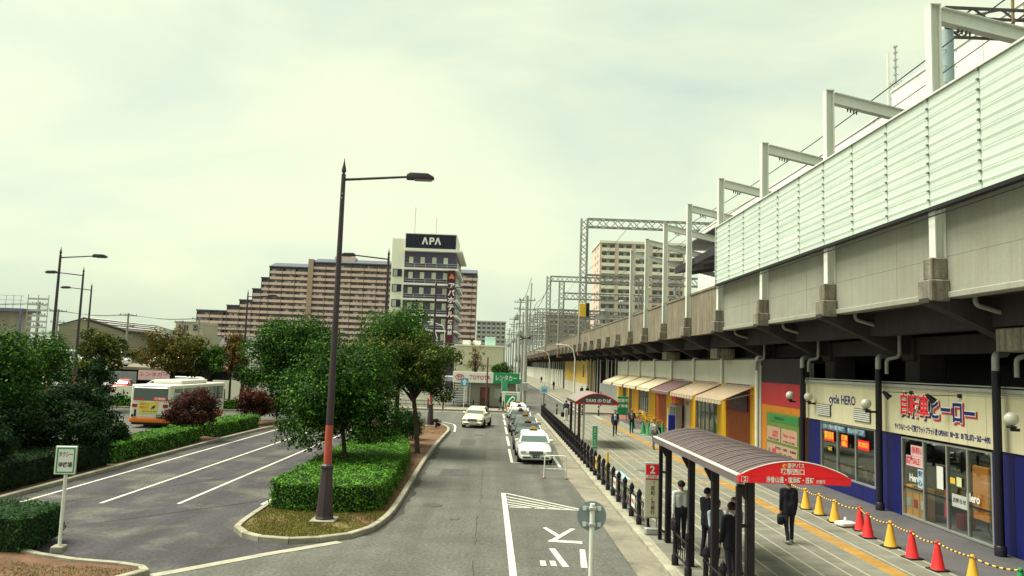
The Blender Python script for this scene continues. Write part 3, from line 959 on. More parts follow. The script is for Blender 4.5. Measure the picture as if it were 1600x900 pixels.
# tubular mast with dark lattice arm at the right edge
t = thing('tubular_mast', 'pale blue tubular mast with climbing rungs behind the noise barrier', 'mast', (16.0, 26.5, 7.8))
MB().tube([(0, 0, 0), (0, 0, 9.6)], 0.2, 14).build('pole', M('pale_blue_paint', (0.36, 0.46, 0.47), 0.5, 0.08, 1.0, streak=0.2), t)
for k in range(14):
    z = 1.0 + k * 0.6
    MB().tube([(-0.34, 0, z), (-0.2, -0.14, z + 0.01), (0.2, -0.14, z + 0.01), (0.34, 0, z)], 0.014, 5).build('rung', GALV, t)
m = MB(); lattice(m, (-0.3, 0, 9.9), (9, 0, 9.9), 0.75, 9, 0.045); m.build('lattice_arm', M('arm_dark', (0.09, 0.085, 0.09), 0.6, 0.2, 2.0), t)
MB().tube([(2.3, -0.2, 9.2), (2.3, -0.2, 13)], 0.055, 8).build('stub_pole', M('rust_pole', (0.3, 0.2, 0.1), 0.7, 0.2, 2.0), t)
m = MB(); m.bar((0.2, 0, 5.9), (1.7, 0, 5.75), 0.06, 0.06)
for x in (0.9, 1.5):
    m.cyl((x, 0, 5.8), (x, 0, 6.1), 0.05, 0.03, 8)
m.build('insulator_arm', GALV, t)
# overhead wires
WIRE = M('wire', (0.03, 0.03, 0.035), 0.5, 0.1, 1.0)
for i, (x, z, r, lab) in enumerate(((14.0, 15.5, 0.022, 'upper thick overhead wire passing under the white frames'), (14.6, 15.1, 0.018, 'lower overhead wire close under the thick one'),
                               (17.2, 15.2, 0.014, 'thin overhead wire seen against the white sheeted building'), (17.2, 13.9, 0.014, 'lowest thin wire just over the noise barrier'),
                               (19.5, 16.4, 0.014, 'overhead wire farthest in behind the white frames'))):
    pts = []
    for k in range(61):
        yy = 8 + k * 4.2
        ph = ((yy - 20.3) % (BAY * 5)) / (BAY * 5)
        pts.append((x, yy, z - 0.35 * 4 * ph * (1 - ph)))
    tag(MB().tube(pts, r, 5).build('overhead_wire', WIRE), lab, 'wire', 'overhead railway wires')
# feeder wires on the tall gantries
for i, (x, z) in ((1, (19.5, 26.3)),):
    pts = [(x, 109 + k * 6, z - 1.0 * math.sin(math.pi * ((k * 6) % 73) / 73)) for k in range(31)]
    tag(MB().tube(pts, 0.03, 4).build('feeder_wire', WIRE), ['feeder wire on the tall gantry masts, left of the pair at the top', 'feeder wire along the top beams of the tall gantries', 'feeder wire at the lower beams of the tall gantries'][i], 'wire', 'feeder wires between gantries')
# signals and lamps on the parapet further on
for i, y in enumerate((62, 75, 88)):
    t = thing('parapet_lamp', ['small floodlight on short post on the weathered parapet, nearest', 'small floodlight on short post on the weathered parapet, middle one', 'small floodlight on short post on the weathered parapet, farthest'][i], 'lamp', (12.15, y, 9.5), 0, 'small lamps on the parapet')
    MB().tube([(0, 0, 0), (0, 0, 1.5), (0, -0.2, 1.75)], 0.04, 6).build('post', GALV, t)
    MB().box(-0.2, 0.2, -0.55, -0.15, 1.68, 1.85, bev=0.04).build('lamp_head', WHITE_PLAIN, t)

# ---- buildings behind the viaduct
WSHEET = M('white_sheeting', (0.84, 0.86, 0.77), 0.6, 0.03, 0.3)
def sheeted(y0, y1, x, z1, label):
    t = thing('sheeted_building', label, 'building', (x, y0, 0))
    MB().box(0.02, 14, 0, y1 - y0, 0, z1 - 0.05).build('wall', WSHEET, t)
    ny, nz = max(1, int((y1 - y0) / 3.0)), 4
    dy, dz = (y1 - y0) / ny, (z1 - 8) / nz
    for i in range(ny):
        for j in range(nz):
            MB().box(-0.04, 0.018, i * dy + 0.03, (i + 1) * dy - 0.03, 8 + j * dz + 0.03, 8 + (j + 1) * dz - 0.03).build('sheet_panel', WSHEET, t)
    MB().box(-0.1, 14.1, -0.05, y1 - y0 + 0.05, z1 - 0.048, z1 + 0.1).build('roof_edge', WSHEET, t)
    return t
sheeted(22, 46, 24.2, 22.5, 'tall white sheeted building behind the noise barrier at right edge')
sheeted(46.2, 94, 24.8, 21.8, 'lower long white sheeted building behind the white steel frames')
t = thing('rooftop_antenna', 'slim lattice antenna mast on the white sheeted building roof', 'antenna', (25.5, 48, 21.8))
m = MB(); lattice(m, (0, 0, 0), (0, 0, 2.2), 0.5, 4, 0.02, up=(0, 1, 0)); m.build('lattice_base', GALV, t)
MB().tube([(0, 0, 2.0), (0, 0, 4.6)], 0.06, 8).build('aerial', GALV, t)
MB().tube([(-0.5, 0, 0.5), (-0.5, 0, 4.1)], 0.09, 8).build('aerial', WHITE_PLAIN, t)
m = MB()
for z in (2.6, 3.1, 3.6, 4.1, 4.5): m.box(-0.12, 0.12, -0.12, 0.12, z, z + 0.08)
m.build('aerial_ring', GALV, t)
# station canopy
t = thing('platform_canopy', 'dark platform canopy roof past the end of the noise barrier', 'canopy', (15.6, 52, 0))
m = MB(); m.prism([(0, 13.2), (8, 14.6), (8, 15.3), (0, 13.75)], 0, 15, 'y'); m.build('roof', M('canopy_dark', (0.035, 0.033, 0.045), 0.6, 0.2, 1.0), t)
MB().box(0.3, 7.9, -0.05, 15.05, 15.35, 15.42).build('roof_sheet', GALV, t)
for y in (2, 7, 12):
    MB().box(3.8, 4.1, y, y + 0.3, 7.8, 14.0).build('post', BLACK_STEEL, t)
    m = MB(); m.bar((0.4, y + 0.1, 12.9), (7.6, y + 0.1, 14.3), 0.12, 0.3); m.build('rafter', M('rafter', (0.12, 0.11, 0.12), 0.6, 0.1, 1), t)

# ================================================================== SHOPS UNDER THE VIADUCT
def wp(t, m, name, mat):
    """part given in world coordinates, parented to the thing t (t unrotated)"""
    o = m.build(name, mat, t)
    o.matrix_parent_inverse = Matrix.Translation(-t.location)
    return o
def wl_text(t, *a, **k):
    o = lettering(*a[:3], t, *a[3:], **k)
    o.matrix_parent_inverse = Matrix.Translation(-t.location)
    return o
FR, FU = (0, -1, 0), (0, 0, 1)        # reading direction on the shop fronts
CREAM = M('cream_board', (0.7, 0.65, 0.44), 0.6, 0.06, 0.7, streak=0.12, streak_col=(0.4, 0.33, 0.2), rnd=0.03)
NAVY = M('navy_board', (0.01, 0.013, 0.125), 0.45, 0.1, 1.0, rnd=0.05)
ALU = M('aluminium', (0.45, 0.45, 0.42), 0.4, 0.08, 1.0, metal=0.6)
PANE = glass_mat('shop_glass')
DIM = M('shop_interior', (0.3, 0.28, 0.27), 0.8, 0.2, 0.8)

shop = thing('bicycle_shop', 'bicycle shop with cream fascia, navy walls and red and blue lettering', 'shop', (14.1, 28, 0))
# navy boarded walls round the two window openings
def boards(t, y0, y1, z0, z1, mat, name, x0=14.1, x1=14.28, w=0.92, gap=0.012):
    n = max(1, int(round((y1 - y0) / w))); d = (y1 - y0) / n
    for i in range(n):
        wp(t, MB().box(x0, x1, y0 + i * d + gap / 2, y0 + (i + 1) * d - gap / 2, z0, z1, bev=0.006), name, mat)
boards(shop, 10, 21.7, 0.11, 2.85, NAVY, 'wall_board')
boards(shop, 26.62, 28.4, 0.11, 2.85, NAVY, 'wall_board')
boards(shop, 33.2, 34.55, 0.11, 2.85, NAVY, 'wall_board')
boards(shop, 28.41, 33.19, 0.11, 0.68, NAVY, 'wall_board')
boards(shop, 10, 34.55, 2.86, 4.45, CREAM, 'fascia_board', 14.04, 14.3)
wp(shop, MB().box(13.98, 14.34, 10, 34.6, 4.452, 4.56), 'roof_edge', GALV)
wp(shop, MB().box(14.3, 18.9, 10, 34.6, 4.42, 4.56), 'roof', CONC_SHADE_TONE)
rail = MB()
rail.tube([(14.02, 10, 4.62), (14.02, 34.5, 4.62)], 0.025, 5); rail.tube([(13.97, 10, 4.4), (13.97, 34.5, 4.4)], 0.012, 5)
wp(shop, rail, 'roof_rail', GALV)
wp(shop, MB().box(18.0, 18.1, 10, 34.5, 0.1, 4.4), 'back_wall', DIM)
wp(shop, MB().box(14.3, 18, 34.4, 34.5, 0.1, 4.4), 'side_wall', DIM)
wp(shop, MB().box(14.3, 18, 20.6, 20.7, 0.1, 4.4), 'side_wall', DIM)
wp(shop, MB().box(14.3, 18, 27.3, 27.4, 0.1, 4.4), 'partition', DIM)
wp(shop, MB().box(14.28, 18, 10, 34.5, 0.101, 0.14), 'shop_floor', DIM)
# windows: frames, mullions, panes
def window(t, y0, y1, z0, z1, muls, name='window', rail_z=None, x=14.14):
    m = MB()
    m.box(x - 0.03, x + 0.09, y0, y1, z0, z0 + 0.07, bev=0.005); m.box(x - 0.03, x + 0.09, y0, y1, z1 - 0.06, z1, bev=0.005)
    for y in (y0 + 0.035, y1 - 0.035): m.box(x - 0.03, x + 0.09, y - 0.035, y + 0.035, z0 + 0.071, z1 - 0.061, bev=0.005)
    f = wp(t, m, name, ALU)
    muls = sorted(muls)
    ys = [y0 + 0.07] + list(muls) + [y1 - 0.07]
    for y in muls:
        o = MB().box(x - 0.025, x + 0.08, y - 0.035, y + 0.035, z0 + 0.072, z1 - 0.062).build('mullion', ALU, f)
    for a, b in zip(ys[:-1], ys[1:]):
        MB().box(x + 0.02, x + 0.03, a + 0.03, b - 0.03, z0 + 0.072, z1 - 0.062).build('pane', PANE, f)
        if rail_z:
            MB().box(x - 0.005, x + 0.05, a + 0.03, b - 0.03, rail_z - 0.02, rail_z + 0.02).build('glazing_bar', BLACK_STEEL, f)
    return f
window(shop, 28.42, 33.18, 0.68, 2.84, [30.0, 31.6], rail_z=1.25)
window(shop, 21.72, 26.6, 0.13, 2.78, [25.25, 23.95, 22.9], rail_z=1.1)
# louvred vents
for y0 in (31.95, 28.55):
    v = wp(shop, MB().box(13.99, 14.035, y0, y0 + 1.3, 3.08, 3.56), 'vent', M('vent_back', (0.05, 0.05, 0.05), 0.7, 0.1, 2))
    for k in range(6):
        MB().box(13.97, 14.0, y0, y0 + 1.3, 3.1 + k * 0.078, 3.145 + k * 0.078).build('slat', WHITE_PLAIN, v)
# lettering
wl_text(shop, 'cycle HERO', 0.5, INK_NAVY, (14.035, 30.95, 3.8), right=FR, up=FU, bold=0.02, width=2.35)
big = '自転車ヒーロー'
ys = [26.2 - 0.6 * i for i in range(7)]
for i, ch in enumerate(big):
    red = i < 3
    yy = 26.15 - i * 0.605; zz = 3.86 - (0.02 * i if i else 0)
    kw = dict(right=FR, up=FU)
    wl_text(shop, ch, 0.8, M('sign_shadow', (0.05, 0.02, 0.06), 0.6, 0.05, 1) if red else INK_RED, (14.035, yy - 0.03, zz - 0.04), bold=0.085, depth=0.012, squash=0.74, **kw)
    wl_text(shop, ch, 0.8, INK_WHITE, (14.035, yy, zz), bold=0.06, depth=0.03, squash=0.74, **kw)
    wl_text(shop, ch, 0.8, RED_SIGN if red else INK_NAVY, (14.035, yy, zz), bold=0.018, depth=0.045, squash=0.74, **kw)
wl_text(shop, 'サイクルヒーロー堺駅プラットプラット店 OPEN10：00～20：00 TEL.072－365－4492', 0.23, INK_NAVY, (14.035, 24.25, 3.1), right=FR, up=FU, bold=0.03, width=5.2)
# black posts with elbows, globe lamps
for i, y in enumerate((34.3, 27.45, 20.95)):
    t = thing('shop_post', ['black round post between the orange shop and the bicycle shop', 'black round post between the two bicycle shop windows', 'black round post right of the bicycle shop door'][i], 'post', (13.78, y, 0.11), 0, 'black posts before the shops')
    MB().tube([(0, 0, 0), (0, 0, 4.95)], 0.11, 12).build('pole', BLACK_STEEL, t)
    MB().lathe([(0.15, 0), (0.15, 0.25), (0.12, 0.28)], (0, 0, 0), 12).build('base', BLACK_STEEL, t)
    MB().tube(bend([(0, 0, 4.955), (0, 0, 5.4), (0.5, 0.3, 5.45)], 0.15), 0.1, 10).build('elbow', GALV, t)
GLOBE = M('globe_glass', (0.62, 0.62, 0.52), 0.12, 0.05, 2.0, spec=0.7)
for i, (x, y) in enumerate(((13.45, 34.9), (13.32, 27.45), (13.5, 19.95), (13.72, 33.5))):
    t = thing('globe_lamp', ['round globe lamp half hidden by the post at the orange wall', 'round globe lamp beside the middle black post', 'round globe lamp at the photo right edge by the black post', 'round globe lamp left of the dark blue cycle lettering'][i], 'lamp', (x, y, 3.6), 0, 'globe lamps on the shop posts')
    MB().ball((0, 0, 0.22), 0.18, 16, 10).build('globe', GLOBE, t)
    MB().lathe([(0.1, 0), (0.13, 0.03), (0.11, 0.06)], (0, 0, -0.02), 12).build('holder', BLACK_STEEL, t)
    m = MB(); m.box(-0.02, 13.7 - x if x < 13.6 else 0.3, -0.035, 0.035, -0.1, -0.025); m.build('bracket', BLACK_STEEL, t)
    m = MB()
    for k in range(3): m.lathe([(0.09, 0), (0.11, 0.012), (0.09, 0.024)], (0, 0, 0.1 + 0.05 * k), 10)
    m.build('lamp_core', WHITE_PLAIN, t)
# sign spotlights on arms
for i, y in enumerate((25.7, 23.0)):
    t = thing('sign_spotlight', ['black spotlight on arm over the red characters', 'black spotlight on arm over the blue characters'][i], 'spotlight', (14.0, y, 4.3), 0, 'spotlights over the shop sign')
    MB().box(-0.04, 0.04, -0.06, 0.06, -0.06, 0.06, bev=0.01).build('mount', BLACK_STEEL, t)
    MB().tube([(0, 0, 0), (-0.55, 0.75, -0.02)], 0.012, 6).build('arm', BLACK_STEEL, t)
    m = MB(); m.cyl((-0.56, 0.78, -0.0), (-0.36, 0.70, -0.22), 0.05, 0.11, 10); m.build('lamp_head', BLACK_STEEL, t)
# posters and things behind the glass
def poster(t, y0, y1, z0, z1, mat, s=None, ink=None, size=0.2, x=14.125, lines=1, bold=0.03, name='poster'):
    o = tag(MB().box(x, x + 0.004, y0, y1, z0, z1).build(name, mat), t[0], t[1], t[2] if len(t) > 2 else None)
    if s:
        ss = s.split('|')
        h = (z1 - z0) / len(ss)
        for i, q in enumerate(ss):
            lettering(q, min(size, h * 0.95), ink, o, (x, (y0 + y1) / 2, z1 - h * (i + 0.5)), right=FR, up=FU, bold=bold, width=(y1 - y0) * 0.86)
    return o
YEL = M('ink_yellow', (0.9, 0.65, 0.05), 0.5, 0.03, 1)
PINK = M('poster_pink', (0.75, 0.5, 0.5), 0.5, 0.05, 2.0)
PALEB = M('poster_pale_blue', (0.45, 0.65, 0.72), 0.5, 0.1, 2.0)
gp = 'posters on the shop windows'
poster(('red poster with yellow characters, leftmost in the shop window', 'poster', gp), 31.9, 32.85, 2.05, 2.45, RED_SIGN, '電動自転車', YEL, 0.34)
poster(('red poster with two lines of yellow characters in the shop window', 'poster', gp), 30.65, 31.25, 1.95, 2.42, RED_SIGN, '試乗|会', YEL, 0.3)
poster(('red poster with thin yellow writing near the black post', 'poster', gp), 28.9, 29.8, 2.0, 2.36, RED_SIGN, '30.29/21', YEL, 0.24)
poster(('small yellow notice under the leftmost red poster', 'notice', gp), 32.05, 32.5, 1.62, 1.86, BLACK_PLAIN, 'GIANT', YEL, 0.2)
poster(('pale blue banner strip along the top of the shop window, left half', 'banner', gp), 30.85, 33.1, 2.5, 2.76, M('banner_blue', (0.06, 0.12, 0.2), 0.5, 0.1, 2.0), 'スポーツ車から電動車まで', PALEB, 0.2)
poster(('pale blue banner strip along the top of the shop window, right half', 'banner', gp), 29.2, 30.75, 2.5, 2.76, M('banner_blue', (0, 0, 0)), '安心の修理工房', PALEB, 0.2)
poster(('pink sale poster with red characters on the shop door window', 'poster', gp), 25.3, 26.0, 2.2, 2.55, PINK, '自転車安心', INK_RED, 0.24)
poster(('pink SALE poster under the other pink poster', 'poster', gp), 25.29, 26.3, 1.85, 2.19, PINK, '応援SALE！', INK_RED, 0.28)
poster(('pale blue price sheet under the pink posters', 'poster', gp), 25.3, 25.6, 1.2, 1.8, PALEB, '安|心', INK_NAVY, 0.2)
poster(('blank white sheet on the sliding door', 'sheet', gp), 24.15, 24.5, 1.35, 2.05, WHITE_PLAIN)
poster(('white notice board with grey writing on the right pane', 'notice', gp), 22.95, 23.7, 0.95, 1.33, M('notice_grey', (0.5, 0.52, 0.48), 0.5, 0.1, 3.0), 'お知らせ', INK_BLACK, 0.16)
poster(('small yellow sticker on the right pane', 'sticker', gp), 23.52, 23.78, 1.62, 1.8, YELLOW_SIGN)
poster(('pale yellow sticker next to the small yellow one', 'sticker', gp), 23.2, 23.45, 1.58, 1.85, M('pale_yellow', (0.7, 0.72, 0.35), 0.5, 0.05, 2.0))
for y, z in ((25.85, 1.45), (22.7, 1.33)):
    wl_text(shop, 'Hero', 0.34, INK_WHITE, (14.155, y, z), right=FR, up=FU, bold=0.03, width=0.62, name='window_lettering')
ORANGE = M('orange_cloth', (0.85, 0.3, 0.07), 0.8, 0.2, 1.5)
ORANGE2 = M('orange_card', (0.9, 0.45, 0.12), 0.7, 0.2, 1.5)
tag(MB().box(14.2, 14.3, 22.05, 22.8, 0.75, 2.3, bev=0.03).build('hanging_banner', ORANGE), 'large orange banner hanging inside the right shop pane', 'banner')
t = thing('display_rack', 'orange card display rack inside the left door pane', 'display', (14.42, 25.9, 0.14))
for k in range(3):
    MB().box(-0.2, 0.1, -0.6 + k * 0.42, -0.22 + k * 0.42, 0, 1.05 - 0.1 * (k % 2), bev=0.02).build('card_panel', ORANGE2, t)
    MB().box(-0.215, -0.202, -0.52 + k * 0.42, -0.3 + k * 0.42, 0.35, 0.62).build('card_label', [WHITE_PLAIN, INK_RED, PALEB][k], t)
tag(MB().prism([(24.1, 0.5), (24.35, 0.5), (24.3, 1.4), (24.15, 1.4)], 14.25, 14.27, 'x').build('pennant', M('pennant_red', (0.8, 0.04, 0.1), 0.6, 0.1, 2.0)), 'narrow red pennant flag inside the sliding door', 'flag')
tag(MB().box(14.7, 15.1, 24.1, 24.5, 0.14, 0.6, bev=0.03).build('crate', M('crate_red', (0.35, 0.03, 0.03), 0.6, 0.1, 2.0)), 'red crate on the floor inside the sliding door', 'crate')
def bicycle(name, label, loc, rz, col, group=None, s=1.0):
    t = thing(name, label, 'bicycle', loc, rz, group); t.scale = (s, s, s)
    for y in (-0.52, 0.52):
        w = MB()
        ring = [(0, y + 0.32 * math.cos(a), 0.33 + 0.32 * math.sin(a)) for a in np.linspace(0, 2 * math.pi, 19)]
        w.tube(ring, 0.018, 5)
        wh = w.build('wheel', RUBBER, t)
        sp = MB()
        for a in np.linspace(0, math.pi, 7)[:-1]:
            sp.bar((0, y + 0.31 * math.cos(a), 0.33 + 0.31 * math.sin(a)), (0, y - 0.31 * math.cos(a), 0.33 - 0.31 * math.sin(a)), 0.004, 0.004)
        sp.build('spokes', CHROME, wh)
    f = MB()
    for a, b in (((0, -0.52, 0.33), (0, -0.1, 0.3)), ((0, -0.1, 0.3), (0, -0.22, 0.82)), ((0, -0.1, 0.3), (0, 0.36, 0.72)), ((0, -0.2, 0.72), (0, 0.36, 0.8)), ((0, -0.52, 0.33), (0, -0.2, 0.7)), ((0, 0.52, 0.33), (0, 0.34, 0.95))):
        f.tube([a, b], 0.018, 6)
    f.build('frame', col, t)
    MB().tube([(-0.27, 0.2, 1.02), (-0.2, 0.32, 1.0), (0, 0.34, 0.97), (0.2, 0.32, 1.0), (0.27, 0.2, 1.02)], 0.014, 6).build('handlebar', CHROME, t)
    MB().box(-0.07, 0.07, -0.36, -0.1, 0.83, 0.89, bev=0.025).build('saddle', BLACK_PLAIN, t)
    m = MB(); m.box(-0.17, 0.17, 0.42, 0.7, 0.72, 0.95); m.build('basket', M('basket_wire', (0.15, 0.15, 0.15), 0.5, 0.1, 4), t)
    return t
for i, y in enumerate((29.2, 30.3, 31.5, 32.4)):
    bicycle('bicycle', ['bicycle behind the shop window, nearest the black post', 'second bicycle from the black post behind the window', 'bicycle in the middle pane of the shop window', 'bicycle behind the leftmost window pane'][i], (15.2 + 0.15 * (i % 2), y, 0.14), R_(80 + 8 * i), [NAVY, M('bike_red', (0.3, 0.03, 0.03), 0.4), GALV, BLACK_PLAIN][i], 'bicycles in the shop')
bicycle('bicycle', 'bicycle standing inside behind the right door pane', (15.0, 22.3, 0.14), R_(10), BLACK_PLAIN, 'bicycles in the shop')

# ---- orange, yellow and red shop row
ORG = M('orange_wall', (0.56, 0.19, 0.014), 0.6, 0.08, 0.8, streak=0.1)
YLW = M('yellow_wall', (0.85, 0.47, 0.015), 0.6, 0.07, 0.8, streak=0.12, streak_col=(0.4, 0.25, 0.05))
BRICKRED = M('red_brown_shutter', (0.42, 0.1, 0.025), 0.65, 0.12, 0.8)
CRIM = M('crimson_wall', (0.42, 0.03, 0.035), 0.6, 0.1, 0.8)
PALEBAND = M('pale_band', (0.58, 0.58, 0.49), 0.85, 0.1, 0.5, streak=0.3, streak_col=(0.25, 0.22, 0.16))
row = thing('orange_shop_row', 'orange and yellow shop row with pale concrete band above the awnings', 'shop', (14.1, 60, 0))
boards(row, 34.98, 40.6, 0.11, 3.2, ORG, 'wall_board', w=1.4)
boards(row, 34.98, 40.6, 3.2, 4.3, CRIM, 'wall_board', w=2.8, x0=14.08)
wp(row, MB().box(14.08, 14.3, 34.98, 40.6, 4.305, 5.5), 'upper_band', CONC_SHADE_TONE)
y = 40.62
while y < 88:
    wp(row, MB().box(14.07, 14.3, y, min(y + BAY, 88) - 0.02, 4.1, 5.5, bev=0.01), 'band_panel', PALEBAND); y += BAY
wp(row, MB().box(14.0, 14.4, 40.6, 88, 5.5, 5.58), 'roof_edge', BLACK_STEEL)
wp(row, MB().box(14.3, 18.9, 35, 88, 5.3, 5.49), 'roof', CONC_SHADE_TONE)
wp(row, MB().box(14.4, 14.6, 35, 88, 0.1, 5.3), 'inner_wall', DIM)
SEG = [(40.62, 42.2, YLW, 0), (42.2, 46.6, BRICKRED, 1), (46.6, 48.5, YLW, 0), (48.5, 53.7, None, 2), (53.7, 55.2, YLW, 0), (55.2, 56.9, PALEBAND, 0), (56.9, 61.0, BRICKRED, 1),
       (61.0, 62.8, YLW, 0), (62.8, 67.3, BRICKRED, 1), (67.3, 70.0, YLW, 0), (70.0, 75.0, None, 2), (75.0, 78.5, YLW, 0), (78.5, 80.4, None, 3), (80.4, 82.0, YLW, 0), (82.0, 84.2, None, 3), (84.2, 88, YLW, 0)]
for a, b, mt, kind in SEG:
    if kind == 0:
        boards(row, a + 0.003, b - 0.003, 0.11, 4.09, mt, 'pillar', x0=14.06, w=0.9)
    elif kind == 1:
        boards(row, a, b, 0.11, 2.5, mt, 'shutter_board', x0=14.14, w=0.8)
        wp(row, MB().box(14.12, 14.3, a, b, 2.505, 4.09), 'upper_panel', CRIM)
    elif kind == 2:
        wp(row, MB().box(14.1, 14.3, a, b, 0.11, 0.8), 'sill_panel', YLW)
        wp(row, MB().box(14.1, 14.3, a, b, 3.0, 4.09), 'upper_panel', ORG)
        n = 5; d = (b - a) / n
        window(row, a, b, 0.8, 3.0, [a + d * (i + 1) for i in range(n - 1)])
        cw = M('curtain_stripe', (0.45, 0.48, 0.45), 0.7, 0.2, 1.2)
        for i in range(n):
            if i % 2 == 0: wp(row, MB().box(14.25, 14.27, a + d * i + 0.1, a + d * (i + 0.7), 0.88, 2.9), 'curtain', cw)
    else:
        wp(row, MB().box(14.16, 14.2, a, b, 0.11, 2.9), 'door', M('door_dark', (0.05, 0.045, 0.05), 0.4, 0.1, 1.0))
        wp(row, MB().box(14.1, 14.3, a, b, 2.9, 4.09), 'upper_panel', YLW)
wp(row, MB().box(14.06, 14.1, 42.7, 46.0, 2.6, 3.6, bev=0.01), 'dark_sign', M('dark_sign', (0.05, 0.015, 0.03), 0.4, 0.1, 2.0))
wl_text(row, '営業中', 0.4, M('ink_dull', (0.35, 0.1, 0.12), 0.5), (14.055, 44.3, 3.1), right=FR, up=FU, width=1.4)
wl_text(row, 'お|惣|菜'.replace('|', ''), 0.3, INK_RED, (14.055, 56.0, 2.4), right=FR, up=FU, width=1.0)
# white elbow pipes in front of the band
wpm = MB().tube(bend([(0.25, 0, 0.0 + 5.62), (-0.12, 0, 5.62), (-0.12, 0, 4.05)], 0.12), 0.085, 8).mesh('pipe', WHITE_PLAIN)
for k, y in enumerate((47.2, 53.95, 60.7, 67.4, 74.1, 80.9)):
    o = link('pipe', wpm, row, (-0.02, y - 60, 0))
wp(row, MB().tube(bend([(14.35, 40.75, 5.62), (13.95, 40.75, 5.62), (13.95, 40.75, 0.12)], 0.14), 0.1, 10), 'pipe', WHITE_PLAIN)
wp(row, MB().box(14.02, 14.2, 40.42, 40.58, 0.11, 5.2), 'corner_trim', PALEBAND)
# signboard on the orange end wall
sb = thing('shop_directory', 'green framed directory board with pink panels on the orange wall', 'sign', (14.0, 37.3, 0.3))
FRM = M('directory_green', (0.11, 0.2, 0.04), 0.5, 0.1, 1.0)
PNK = M('directory_pink', (0.46, 0.29, 0.2), 0.5, 0.06, 2.0)
MB().box(-0.03, 0.06, -2.1, 2.1, 0.0, 2.55, bev=0.01).build('frame', FRM, sb)
MB().box(-0.045, -0.032, -2.1, 1.6, 2.12, 2.45).build('header', M('header_green', (0.03, 0.2, 0.05), 0.5, 0.1, 1.0), sb)
lettering('SUNPLAZA', 0.2, INK_BLACK, sb, (-0.047, 0.3, 2.29), right=FR, up=FU, width=1.2)
for (a, b, z0, z1) in ((0.15, 1.95, 1.15, 1.85), (-1.95, 0.0, 1.15, 1.85), (-1.95, 1.95, 0.12, 1.02)):
    MB().box(-0.05, -0.032, a, b, z0, z1).build('panel', PNK, sb)
lettering('SUPER', 0.18, INK_RED, sb, (-0.052, 0.8, 1.6), right=FR, up=FU, width=0.75, bold=0.03)
lettering('MARKET', 0.18, INK_RED, sb, (-0.052, 0.8, 1.44), right=FR, up=FU, width=0.75, bold=0.03)
lettering('9:00-22:00', 0.16, INK_BLACK, sb, (-0.052, 1.05, 1.25), right=FR, up=FU, width=1.4)
lettering('Plaza town', 0.22, INK_RED, sb, (-0.052, -0.95, 1.55), right=FR, up=FU, width=1.5)
lettering('9:30-21:00', 0.16, INK_BLACK, sb, (-0.052, -0.95, 1.25), right=FR, up=FU, width=1.4)
lettering('U', 0.3, INK_NAVY, sb, (-0.052, 1.6, 0.62), right=FR, up=FU, bold=0.05)
MB().box(-0.06, -0.051, 0.7, 1.2, 0.5, 0.8).build('logo_block', INK_RED, sb)
for z, w_ in ((0.85, 2.6), (0.6, 1.6), (0.32, 1.2)):
    lettering('専門店 ・ 医院 ・ 駐輪場', 0.13, INK_BLACK, sb, (-0.052, -0.5, z), right=FR, up=FU, width=w_)
# awnings
def awning(y0, y1, mats, label, n=9):
    t = thing('awning', label, 'awning', (14.05, (y0 + y1) / 2, 4.0), 0, 'awnings over the shop row')
    y0, y1 = y0 + 0.15, y1 - 0.2
    L = y1 - y0
    m = MB(); d = L / n
    for i in range(n):
        a, b = -L / 2 + i * d, -L / 2 + (i + 1) * d
        zz = 0.012 * (i % 2)
        mi = i % 2
        m.quad((0, a, 0.0), (-1.75, a, -0.76 + zz), (-1.75, b, -0.76 + zz), (0, b, 0.0), mi)
        m.quad((-1.75, a, -0.76 + zz), (-1.78, a, -0.98 - 0.03 * (i % 2)), (-1.78, b, -0.98 - 0.03 * (i % 2)), (-1.75, b, -0.76 + zz), mi)
    m.build('canvas', mats, t)
    for s in (-1, 1):
        MB().tube([(0, s * (L / 2 - 0.03), -0.35), (-1.74, s * (L / 2 - 0.03), -0.8)], 0.02, 6).build('arm', GALV, t)
    MB().tube([(-1.745, -L / 2, -0.79), (-1.745, L / 2, -0.79)], 0.025, 6).build('front_bar', GALV, t)
    MB().box(-0.05, 0.0, -L / 2, L / 2, 0.0, 0.05).build('cassette', GALV, t)
AW1, AW2 = M('awning_tan', (0.28, 0.2, 0.13), 0.8, 0.1, 1.0), M('awning_cream', (0.42, 0.34, 0.23), 0.8, 0.08, 1.0)
AWC, AWC2 = M('awning_pale', (0.5, 0.43, 0.29), 0.8, 0.08, 1.0), M('awning_pale_b', (0.53, 0.46, 0.32), 0.8, 0.08, 1.0)
AWB = M('awning_brown', (0.13, 0.075, 0.075), 0.8, 0.1, 1.0)
awning(41.4, 47.1, [AW1, AW2], 'tan and cream striped awning nearest the bus shelter', 18)
awning(47.4, 53.85, [AW1, AW2], 'second striped awning, next to the brown one', 18)
awning(54.2, 60.4, [AWB, AWB], 'plain brown awning between striped and cream ones', 4)
awning(60.8, 66.6, [AWC, AWC2], 'plain cream awning beside the brown one', 6)
awning(67.0, 73.4, [AWC, AWC2], 'second plain cream awning from the brown one', 6)
awning(73.8, 80.2, [AWC, AWC2], 'third plain cream awning from the brown one', 6)
awning(80.6, 87.4, [AWC, AWC2], 'farthest plain cream awning of the shop row', 6)
